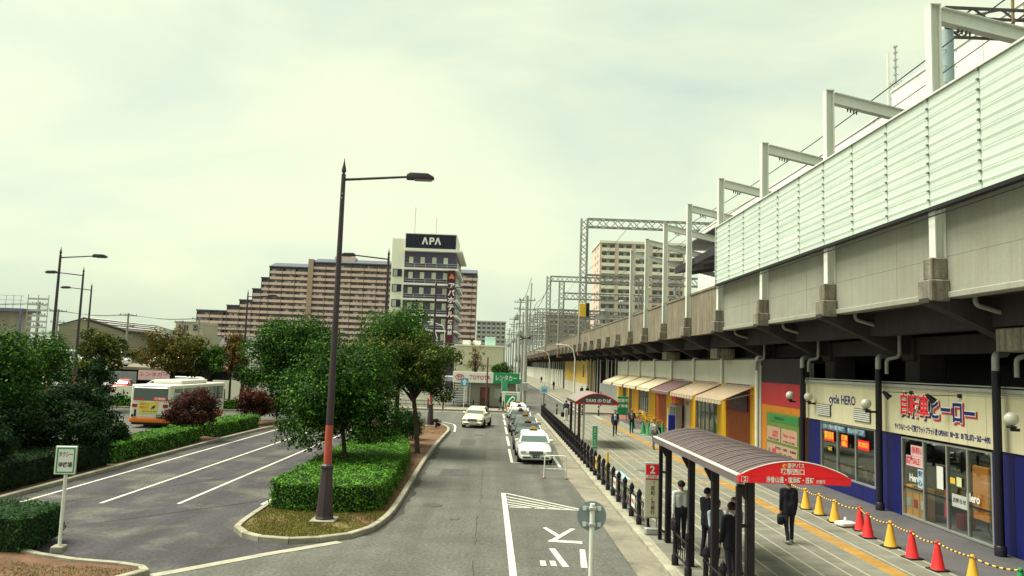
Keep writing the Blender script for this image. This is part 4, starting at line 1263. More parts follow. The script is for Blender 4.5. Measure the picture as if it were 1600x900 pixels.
# grey hoarding, then the yellow shed and the white wall further down the viaduct
t = thing('hoarding', 'grey corrugated hoarding past the end of the shop row', 'fence', (14.3, 96, 0.1))
for k in range(8):
    y0 = -7.5 + k * 1.95
    m = MB()
    for j in range(6):
        m.box(-0.03 - 0.03 * (j % 2), 0.02, y0 + j * 0.32, y0 + j * 0.32 + 0.318, 0, 2.6)
    m.build('sheet', M('hoarding_grey', (0.36, 0.37, 0.36), 0.6, 0.12, 0.8, rnd=0.08), t)
t = thing('yellow_shed', 'yellow boarded shed with white base under the viaduct', 'building', (14.3, 118, 0.1))
for k in range(12):
    y0 = k * 3.2
    MB().box(0, 0.3, y0, y0 + 3.17, 0, 2.0, bev=0.01).build('base_panel', M('shed_white', (0.62, 0.6, 0.48), 0.8, 0.1, 0.6, streak=0.3), t)
    MB().box(0.02, 0.3, y0, y0 + 3.17, 2.01, 6.1, bev=0.01).build('wall_board', M('shed_yellow', (0.66, 0.44, 0.08), 0.7, 0.1, 0.6, streak=0.25, streak_col=(0.3, 0.2, 0.08)), t)
MB().box(0.3, 4.4, 0, 38.4, 0, 6.1).build('body', YLW, t)
for y0 in (5, 18): MB().box(-0.04, 0.01, y0, y0 + 1.6, 3.0, 5.0).build('window', WIN_DARK, t)
t = thing('white_wall', 'long white panel wall along the far footway', 'wall', (14.35, 162, 0.1))
for k in range(46):
    MB().box(0, 0.3, k * 5.6, k * 5.6 + 5.56, 0, 3.9, bev=0.02).build('panel', M('wall_white', (0.62, 0.61, 0.5), 0.8, 0.08, 0.5, streak=0.2, rnd=0.04), t)

# ================================================================== BUS SHELTER, FENCES, SIGNS, CONES
sh = thing('bus_shelter', 'bus shelter with arched brown ribbed roof and red lettered end', 'bus shelter', (5.5, 18, 0.12))
X0, X1, Y0, Y1 = 4.58 - 5.5, 6.53 - 5.5, 14.2 - 18, 21.75 - 18
ROOF = M('shelter_roof', (0.1, 0.07, 0.073), 0.6, 0.1, 0.6, streak=0.2, streak_col=(0.2, 0.18, 0.15))
FASC = M('shelter_fascia', (0.17, 0.13, 0.14), 0.5, 0.1, 0.8)
def arc_z(u): return 2.79 + 0.25 * math.sin(math.pi * u) ** 0.85
NA = 22
m = MB()
ys_ = np.linspace(Y0 + 0.06, Y1, 48)
ring = [(X0 + (X1 - X0) * i / NA, arc_z(i / NA)) for i in range(NA + 1)]
vs, fs = [], []
for j, y in enumerate(ys_):
    for (x, z) in ring: vs.append((x, y, z + 0.012 * (j % 2)))
for j in range(len(ys_) - 1):
    for i in range(NA): fs.append((j * (NA + 1) + i, j * (NA + 1) + i + 1, (j + 1) * (NA + 1) + i + 1, (j + 1) * (NA + 1) + i))
m.add(vs, fs, 0, False)
vs2 = [(x, y, z - 0.04) for (x, y, z) in vs]
m.add(vs2, [tuple(reversed(f)) for f in fs], 0, False)
m.build('roof', ROOF, sh)
m = MB()
for y in np.arange(Y0 + 0.2, Y1, 0.21):
    m.tube([(x, y, z + 0.012) for x, z in ring], 0.011, 4)
tag(m.build('roof_ribs', M('roof_rib', (0.16, 0.125, 0.125), 0.55, 0.1, 1.0), sh), kind='stuff')
for x, s in ((X0, 1), (X1, -1)):
    MB().box(x - 0.06, x + 0.06, Y0 + 0.06, Y1, 2.64, 2.77, bev=0.012).build('gutter', FASC, sh)
    MB().box(x - 0.07, x + 0.02, Y0 + 0.06, Y1, 2.772, 2.815, bev=0.008).build('gutter_lip', M('lip_white', (0.6, 0.57, 0.5), 0.5, 0.08, 1.0), sh)
# red end: arched board over a straight board
end = [(X0 - 0.02, 2.805)] + [(x, z + 0.04) for x, z in ring] + [(X1 + 0.02, 2.805)]
MB().prism(end, Y0, Y0 + 0.05, 'y').build('end_arch', RED_SIGN, sh)
MB().box(X0 - 0.06, X1 + 0.06, Y0 - 0.03, Y0 + 0.05, 2.675, 2.802, bev=0.006).build('end_board', RED_SIGN, sh)
MB().tube([(x, Y0 - 0.003, z + 0.042) for x, z in ring], 0.01, 5).build('end_trim', WHITE_PLAIN, sh)
MB().box(X0 - 0.08, X1 + 0.08, Y0 - 0.034, Y0 - 0.031, 2.797, 2.805).build('end_trim', INK_RED, sh)
cx = 0.02
lettering('南海バス', 0.1, INK_WHITE, sh, (cx + 0.06, Y0 - 0.004, 2.995), bold=0.02, width=0.31)
MB().cyl((cx - 0.15, Y0 - 0.012, 2.995), (cx - 0.15, Y0 - 0.001, 2.995), 0.038, n=14).build('emblem', YEL, sh)
MB().cyl((cx - 0.14, Y0 - 0.016, 2.99), (cx - 0.14, Y0 - 0.0125, 2.99), 0.022, n=12).build('emblem', RED_SIGN, sh)
lettering('堺駅西口', 0.115, INK_WHITE, sh, (cx + 0.0, Y0 - 0.004, 2.885), bold=0.03, width=0.44)
lettering('浅香山通・塩浜町・匠町', 0.115, INK_WHITE, sh, (cx - 0.06, Y0 - 0.034, 2.74), bold=0.025, width=0.88)
lettering('方面行', 0.07, INK_WHITE, sh, (cx + 0.5, Y0 - 0.034, 2.728), bold=0.014, width=0.17)
lettering('2', 0.11, INK_WHITE, sh, (X0 + 0.05, Y0 - 0.034, 2.738), bold=0.02)
m = MB()
for a in ((0, 0.12, 2.686, 2.692), (0, 0.12, 2.786, 2.792), (0, 0.006, 2.692, 2.786), (0.114, 0.12, 2.692, 2.786)):
    m.box(X0 - 0.015 + a[0], X0 - 0.015 + a[1], Y0 - 0.036, Y0 - 0.031, a[2], a[3])
m.build('number_frame', INK_WHITE, sh)
# posts
for i, y in enumerate((21.35, 18.9, 16.9, 14.62)):
    MB().box(4.87 - 5.5 - 0.075, 4.87 - 5.5 + 0.075, y - 18 - 0.085, y - 18 + 0.085, 0, 2.66, bev=0.015).build('post', DARK_STEEL, sh)
    m = MB(); m.prism([(4.8 - 5.5, 2.64), (5.0 - 5.5, 2.64), (6.4 - 5.5, 2.7), (6.4 - 5.5, 2.76), (4.7 - 5.5, 2.76)], y - 18 - 0.05, y - 18 + 0.05, 'y'); m.build('roof_arm', DARK_STEEL, sh)
    m = MB(); m.prism([(4.62 - 5.5, 2.58), (4.77 - 5.5, 2.3), (4.77 - 5.5, 2.58)], y - 18 - 0.04, y - 18 + 0.04, 'y'); m.build('gusset', DARK_STEEL, sh)
for y in (21.7, 14.42):
    xs_ = 4.73 if y > 20 else 4.6
    MB().box(xs_ - 5.5 - 0.05, xs_ - 5.5 + 0.05, y - 18 - 0.05, y - 18 + 0.05, 0, 2.58, bev=0.01).build('slim_post', DARK_STEEL, sh)
    ym = min(max(y, 14.55), 21.35)
    for z in (0.25, 1.85):
        m = MB(); m.bar((xs_ - 5.5, y - 18, z), (4.85 - 5.5, ym - 18, z), 0.05, 0.06); m.build('cross_rail', DARK_STEEL, sh)
# ---- bus stop number sign
t = thing('bus_stop_sign', 'narrow bus stop sign with white 2 on red top', 'sign', (4.62, 22.35, 0.12))
MB().box(-0.2, 0.2, -0.06, 0.06, 0.45, 2.0, bev=0.01).build('frame', GALV, t)
MB().box(-0.18, 0.18, -0.07, -0.061, 0.5, 1.52).build('face', M('sign_cream', (0.66, 0.6, 0.42), 0.5, 0.05, 1.0), t)
MB().box(-0.18, 0.18, -0.07, -0.061, 1.53, 1.95).build('red_panel', RED_SIGN, t)
lettering('2', 0.3, INK_WHITE, t, (0, -0.072, 1.8), bold=0.03)
MB().box(-0.18, 0.18, -0.075, -0.0705, 1.57, 1.66).build('white_band', INK_WHITE, t)
lettering('のりば', 0.09, INK_BLACK, t, (0, -0.0755, 1.615))
for i, ch in enumerate('「匠町」方面行'):
    lettering(ch, 0.12, INK_BLACK, t, (0.02, -0.072, 1.42 - i * 0.135), bold=0.02)
MB().box(-0.19, 0.19, -0.16, 0.16, 0, 0.2, bev=0.03).build('foot', GALV, t)
for x in (-0.15, 0.15): MB().box(x - 0.02, x + 0.02, -0.03, 0.03, 0.2, 0.45).build('leg', GALV, t)

# ---- pavement fences with lantern-topped posts
post_m = MB().lathe([(0.085, 0), (0.085, 0.22), (0.06, 0.25), (0.055, 0.72), (0.07, 0.74), (0.07, 0.78), (0.05, 0.8), (0.075, 0.84), (0.085, 0.93), (0.055, 0.97), (0.06, 0.985), (0.02, 1.03), (0.008, 1.06)], n=10).mesh('post', DARK_STEEL)
def panel_rails(L):
    m = MB()
    m.tube([(0, 0.06, 0.74), (0, L - 0.06, 0.74)], 0.024, 6); m.tube([(0, 0.06, 0.26), (0, L - 0.06, 0.26)], 0.024, 6)
    return m
def fence(y0, y1, label, pitch=1.28, x=4.52):
    n = max(1, int(round((y1 - y0) / pitch))); d = (y1 - y0) / n
    t = thing('pavement_fence', label, 'fence', (x, y0, 0.125), 0, 'brown fences along the kerb')
    rm = panel_rails(d).mesh('rail', DARK_STEEL)
    bm_ = MB()
    for q in (0.25, 0.42, 0.58, 0.75):
        s = 0.05 if q < 0.5 else -0.05
        bm_.tube([(0, d * q - s, 0.28), (0, d * q + s * 0.6, 0.42), (0, d * q - s * 0.4, 0.58), (0, d * q + s, 0.72)], 0.011, 5)
    bm_ = bm_.mesh('baluster', DARK_STEEL)
    for i in range(n + 1):
        link('post', post_m, t, (0, i * d, 0))
        if i < n:
            link('rail', rm, t, (0, i * d, 0)); tag(link('balusters', bm_, t, (0, i * d, 0)), kind='stuff')
    return t
fence(22.4, 72.2, 'long brown fence with lantern-topped posts beside the waiting taxis')
fence(17.75, 19.0, 'short fence panel between shelter posts, behind the man in white shirt')
fence(13.9, 16.3, 'nearest short fence panel under the bus shelter roof')
ng = 'notices tied to the fence'
def notice(y, label, mat, ink, s, w=0.55, h=0.34):
    o = tag(MB().box(4.46, 4.475, y - w / 2, y + w / 2, 0.5, 0.5 + h).build('fence_notice', mat), label, 'sign', ng)
    lettering(s, h * 0.42, ink, o, (4.46, y, 0.5 + h / 2), right=FR, up=FU, bold=0.03, width=w * 0.8)
    return o
notice(24.4, 'white notice with red writing on the fence, nearest the bus stop sign', WHITE_PLAIN, INK_RED, '駐輪禁止')
notice(28.1, 'white notice with red writing on the fence, second from the bus stop', WHITE_PLAIN, INK_RED, '駐車禁止')
notice(33.2, 'yellow notice on the fence by the striped pole', YELLOW_SIGN, INK_BLACK, '注意', 0.4, 0.5)

# ---- taxi shelter and its green pole sign
t = thing('taxi_shelter', 'small arched taxi shelter with white lettering on its dark end', 'taxi shelter', (5.05, 45.0, 0.12))
NA2 = 14
def az2(u): return 2.62 + 0.5 * math.sin(math.pi * u) ** 0.9
r2 = [(-0.25 + 2.45 * i / NA2, az2(i / NA2)) for i in range(NA2 + 1)]
m = MB(); vs, fs = [], []
ysr = np.linspace(0, 5.2, 20)
for j, y in enumerate(ysr):
    for x, z in r2: vs.append((x, y, z + 0.015 * (j % 2)))
for j in range(len(ysr) - 1):
    for i in range(NA2): fs.append((j * (NA2 + 1) + i, j * (NA2 + 1) + i + 1, (j + 1) * (NA2 + 1) + i + 1, (j + 1) * (NA2 + 1) + i))
m.add(vs, fs); m.add([(x, y, z - 0.05) for x, y, z in vs], [tuple(reversed(f)) for f in fs])
m.build('roof', M('taxi_roof', (0.24, 0.2, 0.19), 0.5, 0.1, 1.0), t)
MB().prism([(-0.25, 2.56)] + r2 + [(2.2, 2.56)], -0.05, -0.002, 'y').build('end_board', M('taxi_end', (0.07, 0.085, 0.09), 0.5, 0.1, 1.0), t)
MB().tube([(x, -0.05, z) for x, z in r2], 0.05, 6).build('end_trim', CRIM, t)
MB().box(-0.28, 2.25, -0.08, -0.051, 2.5, 2.6).build('end_rail', CRIM, t)
lettering('TAXI のりば', 0.24, INK_WHITE, t, (1.05, -0.055, 2.72), bold=0.03, width=1.5)
for y in (0.15, 4.9):
    MB().box(-0.1, 0.06, y - 0.08, y + 0.08, 0, 2.62, bev=0.015).build('post', M('post_brown_red', (0.06, 0.02, 0.025), 0.5, 0.1, 1.0), t)
    MB().box(0.2, 0.3, y - 0.05, y + 0.05, 0, 2.65).build('slim_post', GALV, t)
for x in (-0.25, 2.2): MB().box(x - 0.04, x + 0.04, 0, 5.2, 2.5, 2.64).build('gutter', M('post_brown_red', (0, 0, 0)), t)
t = thing('pole_sign', 'narrow green upright sign on the fence before the taxi shelter', 'sign', (4.75, 36.0, 0.12))
MB().box(-0.13, 0.13, -0.05, 0.05, 0.05, 2.0, bev=0.03).build('frame', GALV, t)
MB().box(-0.1, 0.1, -0.058, -0.051, 0.95, 1.9).build('face', GREEN_SIGN, t)
for i, ch in enumerate('タクシーのりば'): lettering(ch, 0.11, INK_WHITE, t, (0, -0.06, 1.8 - i * 0.125), bold=0.02)
t = thing('marker_pole', 'slim orange marker pole against the fence', 'pole', (4.75, 31.8, 0.12))
MB().box(-0.05, 0.05, -0.03, 0.03, 0, 1.25, bev=0.01).build('board', YELLOW_SIGN, t)
MB().box(-0.09, 0.09, -0.09, 0.09, 0, 0.08, bev=0.02).build('foot', BLACK_PLAIN, t)

# ---- cones and striped bar along the forecourt
cone_prof = [(0.175, 0.03), (0.16, 0.05), (0.055, 0.62), (0.045, 0.66), (0.045, 0.7), (0.03, 0.71)]
def cone(x, y, mat, label, base=BLACK_PLAIN, s=1.0, grp='cones along the shop forecourt', ring=True):
    t = thing('traffic_cone', label, 'traffic cone', (x, y, 0.122), random.uniform(-0.3, 0.3), grp); t.scale = (s, s, s)
    MB().lathe(cone_prof, n=16).build('cone', mat, t)
    MB().box(-0.2, 0.2, -0.2, 0.2, 0, 0.035, bev=0.012).build('base', base, t)
    if ring:
        MB().lathe([(0.052, 0.64), (0.065, 0.65), (0.052, 0.66)], n=12).build('bar_ring', BLACK_PLAIN, t)
    return t
CY = M('cone_yellow', (0.72, 0.4, 0.04), 0.5, 0.06, 3.0)
CR = M('cone_red', (0.72, 0.03, 0.03), 0.5, 0.06, 3.0)
CG = M('cone_green', (0.02, 0.26, 0.08), 0.5, 0.06, 3.0)
cones = [(11.0, 28.6, CY, 'yellow cone farthest along the striped bar, mostly hidden by the man in black'), (11.03, 27.2, CY, 'yellow cone second from far end of the striped bar'), (11.06, 26.15, CY, 'yellow cone just left of the white water weight, far one of two'), (11.05, 24.95, CY, 'yellow cone next to the white water weight'),
         (11.3, 23.75, CR, 'red cone beside the white water weight'), (11.05, 22.75, CR, 'red cone in the close pair, nearer one'), (11.12, 21.6, CY, 'yellow cone between the two pairs of red cones'),
         (11.04, 20.35, CR, 'third red cone from the water weight'), (11.05, 19.2, CR, 'nearest red cone by the striped bar'), (11.05, 17.8, CY, 'yellow cone at the bottom edge, nearest of the yellow ones'), (11.4, 16.7, CG, 'green cone at the bottom right corner')]
for x, y, mt, lab in cones: cone(x, y, mt, lab)
STRIPE = bpy.data.materials.new('striped_bar'); STRIPE.use_nodes = True
_n, _l = STRIPE.node_tree.nodes, STRIPE.node_tree.links
_tc = _n.new('ShaderNodeTexCoord'); _mp = _n.new('ShaderNodeMapping'); _mp.inputs['Rotation'].default_value = (0, 0, 0)
_w = _n.new('ShaderNodeTexWave'); _w.bands_direction = 'Y'; _w.inputs['Scale'].default_value = 1.9
_c = _n.new('ShaderNodeValToRGB'); _c.color_ramp.interpolation = 'CONSTANT'
_c.color_ramp.elements[0].color = (0.015, 0.013, 0.012, 1); _c.color_ramp.elements[1].position = 0.5; _c.color_ramp.elements[1].color = (0.75, 0.42, 0.06, 1)
_l.new(_tc.outputs['Object'], _w.inputs['Vector']); _l.new(_w.outputs['Fac'], _c.inputs['Fac']); _l.new(_c.outputs['Color'], _n['Principled BSDF'].inputs['Base Color'])
for i in range(len(cones) - 1):
    (x0, y0, _, _), (x1, y1, _, _) = cones[i], cones[i + 1]
    pts = []
    for k in range(7):
        q = k / 6
        pts.append((x0 + (x1 - x0) * q, y0 + (y1 - y0) * q, 0.122 + 0.655 - 0.10 * 4 * q * (1 - q) * (0.7 if i % 2 else 0.35)))
    tag(MB().tube(pts, 0.02, 8).build('striped_bar', STRIPE), 'yellow and black striped bar, ' + ORD[len(cones) - 2 - i] + ' of the line between the cones' if i < len(cones) - 2 else 'yellow and black striped bar at the bottom right, nearest of the line', 'bar', 'striped bars between the cones')
t = thing('water_weight', 'white plastic water weight lying beside the red cones', 'weight', (11.1, 24.3, 0.122), 0.3)
o = MB().box(-0.3, 0.3, -0.22, 0.22, 0.0, 0.17, bev=0.05).build('tank', WHITE_PLAIN, t); subdiv_mesh(o, 2)
MB().lathe([(0.05, 0.14), (0.05, 0.22), (0.035, 0.25), (0.035, 0.28)], n=10).build('cap', WHITE_PLAIN, t)
# green cones and odds and ends before the shop row
for i, (x, y) in enumerate(((10.95, 60.5), (10.95, 56.3), (11.05, 54.9), (11.15, 52.2), (12.0, 56.6), (12.1, 55.2))):
    cone(x, y, CG, ['green cone farthest along the shop row, behind the walker in the vest', 'green cone near the yellow barriers, second from far end', 'green cone in front of the maroon paving, third from far end', 'green cone by the blue banner, nearest the walker with backpack', 'green cone close to the shop wall, left of pair', 'green cone close to the shop wall, right of pair'][i], CG, 1.25, 'green cones by the shop row', False)
struct(MB().box(11.26, 13.9, 52, 60, 0.1, 0.118).build('entrance_paving', M('entrance_red', (0.22, 0.08, 0.05), 0.85, 0.15, 1.5)))
struct(MB().box(11.0, 14.0, 71.0, 77.0, -0.01, 0.123).build('entrance_ramp', M('entrance_red2', (0.26, 0.1, 0.08), 0.85, 0.15, 1.5)))
t = thing('banner_flag', 'tall dark blue banner stand before the orange shop', 'banner', (11.6, 50.3, 0.12))
MB().box(-0.2, 0.22, -0.2, 0.2, 0, 1.75, bev=0.02).build('cloth', M('banner_royal', (0.01, 0.025, 0.3), 0.6, 0.1, 1.0), t)
MB().tube([(-0.24, -0.1, 0), (-0.24, -0.1, 2.2)], 0.025, 6).build('pole', WHITE_PLAIN, t)
MB().box(-0.33, 0.33, -0.28, 0.28, 0, 0.1, bev=0.03).build('foot', BLUE_SIGN, t)
t = thing('green_signboard', 'green free-standing signboard at the far end of the shop row', 'sign', (11.8, 70.5, 0.12))
MB().box(-0.5, 0.5, -0.05, 0.05, 0.5, 2.1, bev=0.02).build('board', GREEN_SIGN, t)
lettering('営業中', 0.34, INK_WHITE, t, (0, -0.055, 1.7), bold=0.03); lettering('駐輪場', 0.3, INK_WHITE, t, (0, -0.055, 1.2), bold=0.03)
for x in (-0.4, 0.4): MB().box(x - 0.03, x + 0.03, -0.03, 0.03, 0, 0.5).build('leg', GALV, t)
for i, (x, y) in enumerate(((12.2, 64.5), (12.5, 61.0), (12.3, 58.0))):
    t = thing('folding_barrier', ['yellow pipe barrier by the shop wall, farthest', 'yellow pipe barrier by the shop wall, middle', 'yellow pipe barrier by the shop wall, nearest'][i], 'barrier', (x, y, 0.118), 0.25 * i, 'yellow pipe barriers')
    MB().tube(bend([(-0.55, 0, 0), (-0.55, 0, 0.85), (0.55, 0, 0.85), (0.55, 0, 0)], 0.12), 0.022, 6).build('frame', YELLOW_SIGN, t)
    MB().tube([(-0.55, 0, 0.4), (0.55, 0, 0.4)], 0.018, 6).build('cross_bar', YELLOW_SIGN, t)
bicycle('bicycle', 'parked bicycle with dark frame left of the blue banner', (12.6, 49.0, 0.12), R_(70), BLACK_PLAIN, 'bicycles parked by the shop row')
bicycle('bicycle', 'parked bicycle with basket right of the blue banner', (12.2, 48.0, 0.12), R_(100), GALV, 'bicycles parked by the shop row')
bicycle('bicycle', 'red framed bicycle near the green signboard', (12.4, 67.5, 0.12), R_(60), M('bike_red', (0, 0, 0)), 'bicycles parked by the shop row')
bicycle('bicycle', 'bicycle leaning by the yellow wall near the signboard', (12.9, 65.8, 0.12), R_(110), BLACK_PLAIN, 'bicycles parked by the shop row')
t = thing('display_case', 'grey framed display case against the red shop wall', 'display', (13.6, 57.5, 0.12))
MB().box(-0.25, 0.25, -0.9, 0.9, 0.6, 2.1, bev=0.02).build('case', GALV, t); MB().box(-0.28, -0.252, -0.75, 0.75, 0.75, 1.95).build('pane', WIN_DARK, t)
for y in (-0.8, 0.8): MB().box(-0.2, 0.2, y - 0.05, y + 0.05, 0, 0.6).build('leg', GALV, t)

# ---- white pipe barricade in the taxi bay, round sign seen from behind, taxi sign
t = thing('pipe_barricade', 'white pipe barricade standing before the leading taxi', 'barricade', (2.75, 33.4, 0), R_(-4))
MB().tube(bend([(-0.48, 0, 0.03), (-0.45, 0, 0.95), (0.45, 0, 0.95), (0.48, 0, 0.03)], 0.1), 0.026, 8).build('frame', WHITE_STEEL, t)
MB().tube([(-0.47, 0, 0.4), (0.47, 0, 0.4)], 0.022, 6).build('cross_bar', WHITE_STEEL, t)
for x in (-0.3, -0.12, 0.06, 0.3): MB().tube([(x, 0, 0.4), (x, 0, 0.93 if x > 0.2 else 0.7)], 0.008, 5).build('rod', GALV, t)
for x in (-0.48, 0.48): MB().box(x - 0.06, x + 0.06, -0.22, 0.22, 0, 0.04, bev=0.01).build('foot', M('rust_red', (0.25, 0.08, 0.06), 0.8, 0.2, 4.0), t)
t = thing('round_sign', 'round traffic sign seen from behind on a white post', 'sign', (2.1, 16.0, 0))
MB().tube([(0, 0, 0), (0, 0, 2.02)], 0.052, 12).build('post', WHITE_STEEL, t)
m = MB(); m.cyl((0, 0.085, 1.76), (0, 0.097, 1.76), 0.3, n=32, smooth=False); m.build('disc', M('sign_back', (0.27, 0.33, 0.34), 0.4, 0.08, 2.0, metal=0.2), t)
for z in (1.6, 1.92):
    MB().box(-0.2, 0.2, 0.055, 0.084, z - 0.03, z + 0.03, bev=0.005).build('clamp_rail', GALV, t)
    MB().box(-0.07, 0.07, -0.065, 0.054, z - 0.035, z + 0.035, bev=0.01).build('clamp', GALV, t)
    for x in (-0.15, 0.15):
        MB().box(x - 0.035, x + 0.035, 0.045, 0.056, z - 0.045, z + 0.045).build('clip', WHITE_PLAIN, t)
t = thing('taxi_sign', 'white sign with green border and black characters on a white post', 'sign', (-9.95, 18.55, 0.1), R_(8))
MB().box(-0.14, 0.14, -0.14, 0.14, 0, 0.16, bev=0.02).build('footing', KERB, t)
MB().tube([(0, 0.03, 0.16), (0, 0.03, 2.35)], 0.04, 12).build('post', WHITE_STEEL, t)
MB().box(-0.24, 0.24, -0.055, -0.02, 1.78, 2.44, bev=0.012).build('board', GALV, t)
MB().box(-0.225, 0.225, -0.06, -0.0555, 1.795, 2.425).build('face', INK_WHITE, t)
m = MB()
for a in ((-0.2, 0.2, 1.82, 1.85), (-0.2, 0.2, 2.37, 2.4), (-0.2, -0.17, 1.851, 2.369), (0.17, 0.2, 1.851, 2.369)): m.box(a[0], a[1], -0.0645, -0.0605, a[2], a[3])
m.build('border', GREEN_SIGN, t)
lettering('タクシー', 0.13, INK_BLACK, t, (0, -0.061, 2.24), bold=0.02, width=0.3)
lettering('待機場', 0.13, INK_BLACK, t, (0, -0.061, 2.0), bold=0.02, width=0.3)

# ================================================================== STREET LAMPS, POLES
def street_lamp(x, y, rz, label, h=10.75):
    """brown lamp column: flared base, red band, spear finial, one arm (+X before turning)"""
    t = thing('street_lamp', label, 'street lamp', (x, y, 0.1), rz, 'brown street lamps')
    MB().box(-0.36, 0.36, -0.36, 0.36, 0.0, 0.06, bev=0.02).build('footing', KERB, t)
    MB().lathe([(0.27, 0.05), (0.27, 0.1), (0.25, 0.13), (0.16, 1.48), (0.19, 1.52), (0.19, 1.58), (0.14, 1.62)], n=8, smooth=False).build('base', LAMP_BROWN, t)
    MB().tube([(0, 0, 1.62), (0, 0, 2.74)], [0.118, 0.112], 16).build('red_band', LAMP_RED, t)
    MB().tube([(0, 0, 2.74), (0, 0, 6.0), (0, 0, h - 0.5)], [0.111, 0.09, 0.066], 16).build('shaft', LAMP_BROWN, t)
    MB().lathe([(0.04, 0), (0.04, 0.04), (0.07, 0.09), (0.072, 0.13), (0.025, 0.35), (0.006, 0.5)], (0, 0, h - 0.5), 10).build('finial', LAMP_BROWN, t)
    MB().tube([(0.04, 0, h - 0.66), (1.0, 0, h - 0.58), (1.95, 0, h - 0.5)], [0.042, 0.04, 0.036], 10).build('arm', LAMP_BROWN, t)
    hd = MB().prism([(1.9, h - 0.58), (1.92, h - 0.44), (2.02, h - 0.38), (2.55, h - 0.39), (2.74, h - 0.49), (2.74, h - 0.54), (2.66, h - 0.58)], -0.13, 0.13, 'y')
    o = hd.build('lamp_head', LAMP_BROWN, t); bevel_mesh(o.data, 0.04, 2)
    MB().box(2.15, 2.66, -0.1, 0.1, h - 0.605, h - 0.581).build('lens', M('lamp_lens', (0.3, 0.3, 0.32), 0.25, 0.1, 4.0), o)
    if y < 30:
        MB().box(0.1, 0.13, -0.03, 0.05, 2.2, 2.35).build('plate', WHITE_PLAIN, t)
        for k in range(2): MB().cyl((0.0, -0.06, h - 1.1 - k * 0.14), (0.0, -0.08, h - 1.1 - k * 0.14), 0.016, n=8).build('bolt', WHITE_PLAIN, t)
    return t
street_lamp(-4.78, 22.95, 0, 'tall brown street lamp with red band in the near tip of the hedge island')
street_lamp(-4.55, 56.8, 0, 'brown street lamp with red band at the far end of the hedge island')
street_lamp(-6.35, 44.2, R_(182), 'brown street lamp rising from the island trees before the brown apartments', 11.15)
street_lamp(-26.0, 45.8, 0, 'leftmost tall brown street lamp with arm to the right')
street_lamp(-30.3, 56.5, R_(180), 'brown street lamp with arm to the left, red band over the dark shrub')
street_lamp(-36.8, 70.2, R_(180), 'farther brown street lamp with arm to the left by the leafy tree')
street_lamp(-23.1, 71.5, R_(0), 'brown street lamp right of the bus before the white building')
street_lamp(-10.6, 78.9, R_(180), 'far brown street lamp before the apartments seen over the trees', 10.0)

for i, (y, r, h) in enumerate(((82.5, 0.24, 12.2), (100, 0.17, 11.6), (114, 0.17, 14.5), (130, 0.17, 11.6), (150, 0.18, 14), (172, 0.18, 11.8), (200, 0.2, 14), (235, 0.2, 12), (280, 0.22, 14), (350, 0.24, 13))):
    t = thing('utility_pole', ['thick concrete utility pole with a dark cable coil, nearest in the row'][0] if i == 0 else ORD[i] + ' concrete utility pole in the row behind the rental office', 'utility pole', (3.25 + (0.25 if i else 0), y, 0), 0, 'utility poles along the far road')
    MB().tube([(0, 0, 0), (0, 0, h)], [r, r * 0.7], 10).build('pole', POLE_CONC, t)
    m = MB()
    for z in (h - 0.5, h - 1.5):
        m.bar((-0.9, 0, z), (0.9, 0, z), 0.08, 0.1)
        for x in (-0.8, -0.4, 0.4, 0.8): m.cyl((x, 0, z + 0.05), (x, 0, z + 0.28), 0.05, 0.04, 6)
    m.build('cross_arm', LATTICE, t)
    if i == 0:
        m = MB()
        rq = random.Random(2)
        for k in range(14):
            a = k * 0.9
            m.tube([(0.2 * math.cos(a), 0.2 * math.sin(a), 7.6), (0.75 * math.cos(a), 0.75 * math.sin(a), 7.6 + rq.uniform(-0.3, 0.35))], 0.05, 5)
        m.build('cable_coil', BLACK_PLAIN, t)
        MB().tube([(0.3, 0, 8.0), (0.45, 0, 13.6)], 0.07, 8).build('side_pipe', GALV, t)
        MB().box(-0.3, 0.3, -0.5, -0.22, 2.0, 2.9, bev=0.04).build('meter_box', GALV, t)
    if i in (1, 2, 3, 5):
        MB().lathe([(0.28, 0), (0.32, 0.05), (0.32, 0.8), (0.28, 0.86)], (-0.5, 0, h - 3.2), 12).build('transformer', GALV, t)
# slack wires between the poles
for i, (dx, z) in enumerate(((-0.8, 11.6), (0.8, 11.5), (0.4, 10.6))):
    pts = []
    for k in range(80):
        yy = 60 + k * 4
        pts.append((3.45 + dx, yy, z - 0.45 * math.sin(math.pi * ((yy - 60) % 22) / 22)))
    tag(MB().tube(pts, 0.022, 4).build('power_line', WIRE), ['left line strung along the utility poles', 'right line strung along the utility poles', 'lowest line strung along the utility poles'][i], 'wire', 'power lines on the utility poles')
# curved pale lamps on the far footway
for i, y in enumerate((101, 148)):
    t = thing('curved_lamp', ['pale lamp with curved arm on the far footway, nearer of two', 'pale lamp with curved arm on the far footway, farther of two'][i], 'street lamp', (10.5, y, 0.13), 0, 'curved lamps on the far footway')
    MB().tube([(0, 0, 0), (0, 0, 5.6), (-0.25, 0, 6.8), (-0.9, 0, 7.35), (-1.7, 0, 7.45)], [0.1, 0.08, 0.07, 0.06, 0.05], 8).build('pole', WHITE_STEEL, t)
    MB().box(-2.5, -1.65, -0.16, 0.16, 7.36, 7.52, bev=0.05).build('lamp_head', WHITE_PLAIN, t)
